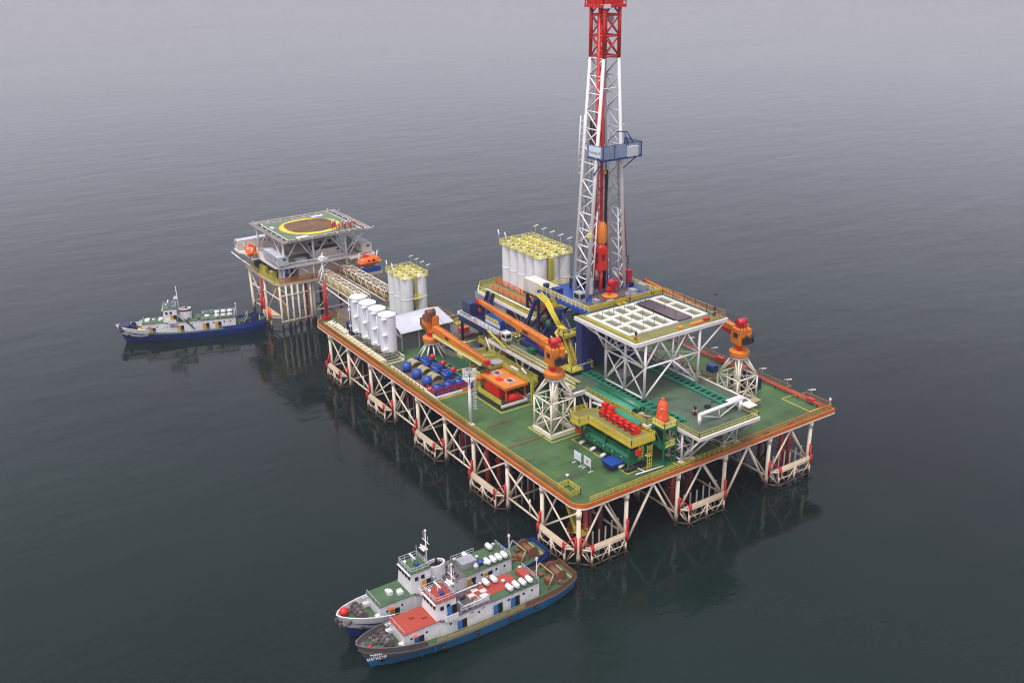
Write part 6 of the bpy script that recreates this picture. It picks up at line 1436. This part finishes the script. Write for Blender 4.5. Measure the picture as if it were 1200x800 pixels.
ppl = [(20.6,139.4,.3,'cloth_red','person in red overalls standing nearest the brown landing net'),
 (22.,138.,2.,'cloth_red','person in red overalls second from the landing net'),
 (22.7,139.5,-1.,'cloth_red','person in red overalls facing the landing net from the middle of the group'),
 (23.5,137.4,.9,'cloth_red','person in red overalls near the helideck edge in the middle of the group'),
 (24.4,138.8,-2.,'cloth_red','person in red overalls turned away on the sea side of the group'),
 (25.1,137.2,.2,'cloth_red','person in red overalls closest to the helideck edge lamps'),
 (25.8,138.4,2.6,'cloth_red','person in red overalls beside the last of the group'),
 (26.6,138.,-.6,'cloth_red','person in red overalls at the eastern end of the group'),
 (21.,137.2,1.4,'cloth_red','person in red overalls at the front near the landing net'),
 (23.9,139.6,1.1,'cloth_red','person in red overalls behind the middle of the group'),
 (25.5,139.3,-1.8,'cloth_red','person in red overalls at the back near the eastern end'),
 (21.7,140.4,.6,'cloth_red','person in red overalls next to the person in dark clothes'),
 (22.6,142.2,2.4,'cloth_dark','person in dark clothes standing alone at the yellow ring')]
for i, (x,y,r,m,lb) in enumerate(ppl):
    p = person(x,y,HZ+.012 if i else HZ+.1,r,m,lb,.2+.15*(i%3),.05+.08*(i%2)); p['group'] = 'people standing on the helideck'
# ------------------------------------------------------------------ supply boats
def boat(label, stern, bow, hullm, bulm, deckm, roofm, whm, doorm, style):
    S = Vector((*stern,0)); Bw = Vector((*bow,0)); L = (Bw-S).length; rot = math.atan2(Bw.y-S.y, Bw.x-S.x)
    T = thing('supply_boat', label, 'boat', (stern[0],stern[1],0), rot)
    g = lambda b, n, m, p=T, l=None: b.go(n, m, p, l, world=False)
    n = 25
    def sheer(t): return 2.05 + 1.9*max(0,(t-.45)/.55)**2 + .55*max(0,(.25-t)/.25)**1.5
    def hb(t):
        if t < .14: return 3.75*(.62+.38*math.sin(PI/2*t/.14))
        if t < .62: return 3.75
        return 3.75*max(0.0,1-((t-.62)/.38)**2.6)**.62
    def hw(t):
        if t < .2: return 3.3*(.45+.55*math.sin(PI/2*t/.2))
        if t < .5: return 3.3
        return 3.3*max(0,1-((t-.5)/.47)**1.7) if t < .97 else 0
    ts = [i/(n-1) for i in range(n-3)]; ts = [i/(n-1) for i in range(n-1)] + [.985, 1.]
    def sx(t, z): return L*t - (L*.045*(1-z/4.) if t > .9 else 0)*((t-.9)/.1 if t > .9 else 0)
    def bul(t): return sheer(t)+ (.95 if t > .68 else (.95-.0*1) )
    def sec(t):
        zd = sheer(t); b_, w_ = max(.05,hb(t)), max(.03,hw(t))
        return [(w_*.75,-1.2),(w_,0.),((w_+b_)/2,zd*.45),(b_,zd-.12)]
    def skin(b, rows, flip):     # rows: list of lists of points; one quad strip per pair
        k = len(rows[0]); vs = [p for r in rows for p in r]; m = len(rows)
        fs = [(i*k+j,i*k+j+1,(i+1)*k+j+1,(i+1)*k+j) if not flip else (i*k+j,(i+1)*k+j,(i+1)*k+j+1,i*k+j+1) for i in range(m-1) for j in range(k-1)]
        b.add(vs, fs, True)
    h = B()
    for sgn in (1,-1): skin(h, [[(sx(t,z), sgn*y, z) for y,z in sec(t)] for t in ts], sgn > 0)
    q = sec(0); h.add([(0,y,z) for y,z in q]+[(0,-y,z) for y,z in reversed(q)], [tuple(range(8))])
    g(h,'hull',hullm)
    rb = B()
    for sgn in (1,-1):
        pts = [Vector((sx(t,sheer(t)), sgn*(hb(t)+.03), sheer(t)-.1)) for t in ts if style == 1 or t < .79]
        for a,c in zip(pts,pts[1:]): rb.beam(a,c,.16,.22)
    rb.beam((-.05,-hb(0),sheer(0)-.1),(-.05,hb(0),sheer(0)-.1),.16,.22); g(rb,'rubbing_strake','boat_grey' if style == 1 else hullm)
    t0 = .72 if style == 1 else .78
    def zl(t): return sheer(t) - .15 - 1.15*min(1,max(0,(t-t0)/(1-t0)*3))**.7
    def hz(t,z):
        zd = sheer(t); b_, w_ = max(.05,hb(t)), max(.03,hw(t)); m_ = (w_+b_)/2; f = max(0,min(1,(z-zd*.45)/(zd*.55-.12)))
        return m_+(b_-m_)*f
    bw = B()
    bt = [t for t in ts if t >= (.72 if style == 1 else .78)]
    for sgn in (1,-1):
        for inset in (0.,.1):
            skin(bw, [[(sx(t,zl(t)), sgn*max(.0,(hz(t,zl(t))+.03-inset)), zl(t)),(sx(t,sheer(t)), sgn*max(.0,(hb(t)+.03-inset)), sheer(t)-.02),(sx(t,sheer(t))+ (.35*(t-.7)/.3 if t > .7 else 0), sgn*max(.0,(hb(t)*1.03-inset)), sheer(t)+1.05)] for t in bt], (sgn > 0) == (inset == 0.))
        pts = [Vector((sx(t,sheer(t))+(.35*(t-.7)/.3 if t > .7 else 0), sgn*hb(t)*1.03, sheer(t)+1.06)) for t in bt]
        for a,c in zip(pts,pts[1:]): bw.beam(a,c,.18,.1)
    g(bw,'bulwark',bulm)
    aft = [t for t in ts if t <= .3]
    ab = B()
    for sgn in (1,-1):
        for inset in (0.,.1): skin(ab, [[(sx(t,1), sgn*(hb(t)-inset), sheer(t)-.02),(sx(t,1), sgn*(hb(t)-inset), sheer(t)+.85)] for t in aft], (sgn > 0) == (inset == 0.))
    ab.beam((.0,-hb(0),sheer(0)+.4),(.0,hb(0),sheer(0)+.4),.1,.9); g(ab,'stern_bulwark','rusty' if style == 1 else hullm)
    mid = [t for t in ts if .27 <= t <= (.74 if style == 1 else .8)]
    r = B()
    for sgn in (1,-1):
        pts = [Vector((sx(t,1), sgn*(hb(t)-.08), sheer(t))) for t in mid]
        r.rail(pts, 1., 1.4, (.55,1.1), .035)
        if style == 1:
            for a,c in zip(pts,pts[1:]): r.beam(a+Vector((0,0,.42)),c+Vector((0,0,.42)),.03,.62)
    g(r,'side_railing','tan' if style == 1 else 'light_grey')
    d = B(); m = len(ts)
    vs = [(sx(t,sheer(t)),sg_*max(.02,hb(t)-.06),sheer(t)) for sg_ in (-1,1) for t in ts]
    d.add(vs, [(i,i+1,m+i+1,m+i) for i in range(m-1)]); g(d,'main_deck',deckm)
    # houses; x0,x1 along the keel, half width, z0,z1
    def house(nm, x0,x1,w0,z0,z1,wallm,rf,taper=0.,over=.12,wins=(),doors=(),fw=0):
        w1 = w0-taper; zz = z1
        b = B().add([(x0,-w0,z0),(x1,-w0,z0),(x1,w0,z0),(x0,w0,z0),(x0,-w1,z1),(x1-taper,-w1,z1),(x1-taper,w1,z1),(x0,w1,z1)],[(3,2,1,0),(4,5,6,7),(0,1,5,4),(1,2,6,5),(2,3,7,6),(3,0,4,7)])
        o = g(b,nm,wallm)
        r = B().box(x0-over,-w1-over,z1+.002,x1-taper+over,w1+over,z1+.1); g(r,'roof',rf,o)
        for sgn in (1,-1):
            for (xw,zw,sz) in wins: g(B().tube((xw,sgn*(w0-.05),zw),(xw,sgn*(w0+.025),zw),sz/2,n=10) if sz < .5 else B().cb((xw,sgn*(w0+.0),zw),(sz,.06,sz*1.1)),'window','glass',o)
            for (xd,zd_) in doors:
                g(B().cb((xd,sgn*(w0+.01),zd_+.95),(.85,.06,1.85)),'doorway','glass',o)
                g(B().cb((xd+.85,sgn*(w0+.06),zd_+.95),(.8,.06,1.85)),'door',doorm,o)
        for i in range(fw):
            y = -w1*.75+i*1.5*w1/max(1,fw-1)
            g(B().cb((x1-taper*.45+.01,y,z1-.75),(.06,.62,.8)),'window','glass',o)
        return o
    zd = sheer(.5)
    house('fore_deckhouse',25.6,31.8,2.35,zd,5.1,'boat_white',roofm,.0,.1,((30.6,4.,.4),(28.,4.1,.4)),((28.9,zd),))
    house('middle_deckhouse',16.6,25.6,2.6,zd,4.9,'boat_white','mauve' if style == 1 else roofm if style != 2 else 'boat_grey',.0,.1,((24,4.,.4),(19,4.,.4)),((21.6,zd),))
    whz = 8. if style == 1 else 8.6
    wh = house('wheelhouse',22.6,26.3,2.3,4.95,whz,'boat_white',roofm,.35,.15,((25.2,whz-.9,.6),(24.1,whz-.9,.6)),((23.1,5.1),),4)
    house('aft_deckhouse',7.6,16.6,2.45,sheer(.25),4.7,'boat_white','boat_green' if style != 1 else deckm,.0,.1,((9,3.8,.4),(10.6,3.8,.45),(13.4,3.8,.45)),((11.8,sheer(.3)),(15,sheer(.35))))
    g(B().rail([(26,-2.,whz+.1),(26,2,whz+.1),(22.8,2,whz+.1),(22.8,-2,whz+.1)],.9,1.,(.55,1.1),.035,True),'wheelhouse_railing','light_grey',wh)
    # masts
    mh = 12.2 if style == 1 else 14.
    ms = B().tube((22.1,.0,4.9),(22.1,0,mh),.16,.08,n=8).beam((22.1,-1.1,mh-1.8),(22.1,1.1,mh-1.8),.1).beam((22.1,-.7,mh-3),(23.,-.7,mh-3),.08).cb((22.5,0,mh-3.),(.9,1.3,.12)).tube((22.1,.7,mh-1.8),(22.1,.7,mh-.6),.03).tube((22.1,-.7,mh-1.8),(22.1,-.7,mh-.3),.03)
    ms.cb((22.6,0,mh-2.7),(.2,1.6,.2)).cb((22.1,0,mh+.1),(.3,.3,.3)); g(ms,'mast','white')
    g(B().tube((7.2,1.2,3),(7.2,1.2,8.4),.07,n=6).cb((7.2,1.2,8.2),(.3,.3,.5)),'stern_mast','white')
    if style != 1:
        el = [(20.6+1.5*math.cos(2*PI*i/14)*(1.15 if math.cos(2*PI*i/14) < 0 else 1), 1.15*math.sin(2*PI*i/14)) for i in range(14)]
        ei = [(20.6+(x-20.6)*.86, y*.82) for x, y in el]
        ft_ = 7.6 if style == 2 else 8.
        fo = g(B().prism(el,4.9,ft_-.7).ring(el,ei,ft_-.7,ft_),'funnel','boat_white')
        g(B().ring([(20.6+(x-20.6)*1.02, y*1.02) for x,y in el],[(20.6+(x-20.6)*.98, y*.98) for x,y in el],ft_-.75,ft_-.3) if style == 3 else B().prism(ei,ft_-.69,ft_-.5),'funnel_band','dark',fo); g(B().prism(ei,ft_-.69,ft_-.55).tube((20.2,.4,ft_-.6),(20.2,.4,ft_+.4),.2).tube((20.2,-.4,ft_-.6),(20.2,-.4,ft_+.4),.2),'funnel_top','dark',fo)
    g(B().ell((24.2,.6,whz+.5),.4,.4,.45,10,6).tube((24.2,.6,whz+.1),(24.2,.6,whz+.4),.15),'compass_dome','bright_blue')
    # life raft canisters
    spots = {1:[(9+i*1.25,1.6,4.95) for i in range(4)]+[(13.6,-1.6,5.),(15.1,-1.6,5.)], 2:[(8.6+i*1.1,1.7,4.95) for i in range(4)]+[(14.,-1.7,5.),(9.4,-1.7,5.)], 3:[(9.+i*1.7,1.5,4.95) for i in range(3)]+[(9.+i*1.7,-1.5,4.95) for i in range(3)]+[(15,1.,4.95)]}[style]
    for (x,y,z) in spots:
        o = g(B().cap((x-.48,y,z+.45),(x+.48,y,z+.45),.45,12) if style == 3 else B().cap((x,y-.62,z+.45),(x,y+.62,z+.45),.46,12),'raft_canister','white')
    # foredeck gear
    x0 = 33.6 if style == 1 else 34.2; zf = sheer(x0/L)
    w_ = B().cb((x0,0,zf+.5),(1.6,2.2,.7)).tube((x0+.1,-1.5,zf+.9),(x0+.1,1.5,zf+.9),.45,n=10)
    for y in (-1.5,-.5,.5,1.5): w_.tube((x0+.1,y-.08,zf+.9),(x0+.1,y+.08,zf+.9),.7,n=12)
    g(w_,'anchor_winch','boat_grey' if style != 3 else 'navy')
    cr = B(); rg = random.Random(style)
    for i in range(18):
        x = x0+.9+rg.random()*3.2; y = (rg.random()-.5)*3.6; zc = sheer(x/L)
        cr.lathe((x,y,zc),[(.2,0),(.36,.05),(.36,.3),(.2,.35)],9) if i % 2 else cr.cb((x,y,zc+.25),(.35,.3,.5))
    g(cr,'mooring_gear','boat_grey')
    if style == 1: g(B().lathe((31.9,1.7,sheer(.8)),[(.9,0),(.9,.03)],16),'red_hatch','boat_red'); g(B().cb((x0+3,.8,sheer(.92)+.6),(.5,.5,.9)),'red_vent','red')
    if style == 2: g(B().ell((x0+2.2,-.9,sheer(.93)+.9),.75,.75,.75,10,7).cb((x0+2.2,-.9,sheer(.93)+.2),(.8,.8,.5)),'red_buoy','bright_red')
    if style == 3: g(B().box(x0+1.,-2.,sheer(.9)+.0,x0+3.6,1.6,sheer(.92)+1.5),'blue_cover','navy'); g(B().ell((x0-1.6,1.4,sheer(.85)+.5),.7,.5,.5,8,6),'yellow_reel','yellow')
    g(B().tube((32.,2.2,2.9),(32.,2.2,3.4),.3).cb((32.,1.9,3.3),(.9,.6,.7)).cb((32.1,-1.8,3.5),(1.2,.8,.6)),'deck_locker','white')
    # roof gear
    rgx = B()
    rgx.cb((27.4,.4,5.35),(.7,.5,.35)).cb((29,-.6,5.35),(.6,.6,.4)); g(rgx,'roof_vent',roofm if style == 1 else 'white')
    if style == 1:
        c = B().box(16.,-1.4,4.95,19.2,1.2,5.3); o = g(c,'hatch_cover','container')
        pn = B()
        for i in range(3):
            for k in range(3):
                if (i+k) % 2 == 0: pn.cb((16.55+i*1.05,-.95+k*.85,5.32),(.98,.78,.05))
        g(pn,'red_panel','boat_red',o)
        g(B().box(10.4,-2.3,4.81,16.5,1.,4.84),'red_roof_paint','boat_red'); g(B().box(8.2,-1.4,4.82,9.6,1.,5.7),'red_crate','boat_red')
        g(B().box(22.8,-1.,6.,16.9,-1.2,6.05).cb((19.6,2.,5.3),(4.6,.12,.8)).cb((17.4,1.6,5.4),(1.2,.8,.9)),'boat_deck_screen','boat_white')
        g(B().rail([(22.,2.5,4.95),(17,2.5,4.95)],1.,1.,(.55,1.1),.04),'boat_deck_railing','light_grey')
    if style == 2:
        g(B().box(13.4,-1.2,4.82,16.2,1.,5.9),'skylight','grey'); g(B().cap((11.2,1.2,5.25),(13.6,1.2,5.25),.4,10),'blue_roll','boat_blue'); g(B().lathe((14.1,1.8,4.8),[(.45,0),(.45,.7),(.1,1.2)],10),'grey_vent','light_grey')
        g(B().tube((22.2,0,7.5),(20.8,.2,8.2),.05).cb((29,.2,5.5),(.8,.8,.7)).cb((27.6,1.,5.4),(.9,.8,.6)),'roof_box','white')
    if style == 3:
        g(B().rail([(16.4,2.3,4.8),(7.8,2.3,4.8),(7.8,-2.3,4.8),(16.4,-2.3,4.8)],1.,1.3,(.55,1.1),.04),'roof_railing','light_grey')
        g(B().box(30.,-1.4,5.2,31.2,.6,5.6).box(26.6,-1.2,5.2,27.6,.2,5.6),'roof_locker','white')
        g(B().beam((20.4,2.7,5.2),(18.4,2.9,2.6),.16,.3),'gangway_ladder','dark')
    # bridge wings, visor and upper bulwark
    g(B().box(22.9,-3.2,4.95,25.,-2.35,5.05).box(22.9,2.35,4.95,25.,3.2,5.05).box(22.9,3.1,5.052,25.,3.2,6.).box(22.9,-3.2,5.052,25.,-3.1,6.).box(24.92,2.36,5.052,25.,3.098,6.).box(24.92,-3.098,5.052,25.,-2.36,6.),'bridge_wing','boat_white')
    g(B().box(25.95,-2.1,whz-.22,26.35,2.1,whz-.12),'visor','boat_white',wh)
    g(B().flight((22.2,2.1,6.9),(20.9,2.1,5.),.6,(0,1,0)).flight((32.9,-1.6,4.9),(31.9,-1.6,5.),.5,(0,1,0)),'ladder','light_grey')
    g(B().tube((24.6,0,whz+.1),(24.6,0,whz+1.7),.07).cb((24.6,0,whz+1.75),(.25,1.9,.16)).tube((23.2,-1.2,whz+.1),(23.2,-1.2,whz+2.6),.03).tube((23.2,1.4,whz+.1),(23.2,1.4,whz+2.2),.03).ell((25.4,-1.1,whz+.4),.3,.3,.3,8,6),'radar_scanner','white',wh)
    wl_ = B()
    for xw in (18.2,20.2,24.4): 
        for sgn in (1,-1): wl_.cb((xw,sgn*2.62,4.45),(.5,.04,.12))
    g(wl_,'wall_trim','boat_grey')
    # small fittings
    ft2 = B(); rg = random.Random(40+style)
    for i in range(16):
        x = 17.+rg.random()*5; y = (rg.random()-.5)*4.4
        if rg.random() < .5: ft2.cb((x,y,5.0+.2),(.3+rg.random()*.6,.3+rg.random()*.5,.3+rg.random()*.5))
        else: ft2.tube((x,y,4.95),(x,y,5.5+rg.random()*.6),.1+rg.random()*.12,n=8)
    g(ft2,'boat_deck_gear','boat_grey')
    pv = B()
    for (x,y) in ((8.4,-1.9),(12.4,1.9),(16.,-1.9),(12.6,-.4)): pv.lathe((x,y,4.75),[(.16,0),(.16,.5),(.3,.55),(.3,.75),(0,.8)],10)
    g(pv,'roof_vent','light_grey')
    g(B().rail([(7.7,-2.4,4.8),(7.7,2.4,4.8)],.9,1.,(.55,1.1),.035).rail([(16.4,-2.4,4.8),(12,-2.4,4.8)],.9,1.2,(.55,1.1),.035),'roof_railing','light_grey')
    g(B().rail([(31.7,-2.3,5.2),(31.7,2.3,5.2)],.5,1.4,(1.1,),.03),'roof_railing','light_grey')
    lb_ = B(); lb_.lathe((30.,2.5,4.3),[(.28,0),(.4,.05),(.4,.12),(.28,.17)],12); g(lb_,'lifebuoy','red_orange')
    sc_ = B()
    for x in (8.6,10.2,12.,14.2,16.4,18.4,20.6,23.,25.4,27.4,29.6):
        for sgn in (1,-1): sc_.box(x-.05,sgn*hb(x/L)-.02 if sgn > 0 else -hb(x/L)-.03,.9,x+.05,sgn*hb(x/L)+.03 if sgn > 0 else -hb(x/L)+.02,1.9)
    g(sc_,'hull_rib',hullm)
    ck = B()
    for i in range(12):
        x = 1.2+rg.random()*5; y = (rg.random()-.5)*4.8; z = sheer(x/L)
        ck.lathe((x,y,z),[(.2,0),(.5,.05),(.5,.25),(.2,.3)],9) if i % 3 == 0 else ck.cb((x,y,z+.25),(.3+rg.random()*.7,.3+rg.random()*.6,.5))
    g(ck,'stern_deck_gear','rusty' if style != 3 else 'navy')
    # stern gear
    sg2 = B().tube((2.6,-1.4,sheer(.06)+.9),(2.6,1.4,sheer(.06)+.9),.55,n=12)
    for y in (-1.5,1.5): sg2.tube((2.6,y-.1,sheer(.06)+.9),(2.6,y+.1,sheer(.06)+.9),1.1,n=14)
    sg2.cb((4.6,.8,sheer(.1)+.5),(1.,1.2,1.)); g(sg2,'towing_winch','rusty' if style != 3 else 'navy')
    g(B().tube((5.6,-2,2.4),(4.4,-2,4.6),.12).tube((5.6,2,2.4),(4.4,2,4.6),.12).tube((4.4,-2,4.6),(4.4,2,4.6),.12).beam((1.2,-2.6,sheer(.03)+.3),(1.2,2.6,sheer(.03)+.3),.3,.5),'stern_frame','tan')
    ft = B()
    for x in (9.,14.,20.,26.):
        for sgn in (1,-1): 
            t = x/L; ft.lathe((x,sgn*(hb(t)+.05),1.1),[(.22,0),(.4,.1),(.4,.45),(.22,.55)],8)
    g(ft,'tyre_fender','black_rubber')
    for sgn in (1,-1):
        t = .93; g(B().tube((sx(t,2.6),sgn*(hb(t)-.3),2.3),(sx(t,2.6)+.1,sgn*(hb(t)-.02),2.2),.45,n=8),'anchor_pocket','dark')
    return T
BT1 = boat('supply boat with teal hull, grey bow and red roofed cabins at the near platform corner', (-3.7,-2.2), (-41.8,-1.9), 'boat_teal','boat_grey','boat_green','boat_red','boat_red','door_blue',1)
BT2 = boat('supply boat with white and blue bow and green roofed cabins, inner of the moored pair', (-3.6,5.9), (-41.2,6.0), 'boat_blue','boat_white','boat_green','boat_green','boat_green','door_yellow',2)
BT3 = boat('blue hulled supply boat moored alone by the living quarters platform', (-1.0,141.6), (-37.2,154.2), 'boat_blue','boat_white','boat_green','boat_green','boat_green','door_yellow',3)
text('bow_lettering', 'TYP\u0423\u041d', 'ink_white', BT1, (36.6,2.68,4.02), (PI/2-.06,0,PI-.31), .56, .02)
text('bow_lettering', '\u041c\u0410\u0413\u0418\u0421\u0422\u0420', 'ink_white', BT1, (36.5,2.68,3.42), (PI/2-.06,0,PI-.31), .6, .02)
text('side_lettering', 'K.T. \u041c\u041e\u0420\u042f\u041a', 'ink', BT3, (24.4,2.64,3.8), (PI/2,0,PI), .6, .01)
# ------------------------------------------------------------------ render settings
sc.render.engine = 'CYCLES'
sc.cycles.use_denoising = True
sc.cycles.volume_bounces = 0; sc.cycles.max_bounces = 6; sc.cycles.diffuse_bounces = 3; sc.cycles.glossy_bounces = 3
sc.cycles.caustics_reflective = False; sc.cycles.caustics_refractive = False
sc.view_settings.view_transform = 'Standard'; sc.view_settings.look = 'None'; sc.view_settings.gamma = 1
sc.view_settings.exposure = .76
sc.cycles.filter_width = 1.15
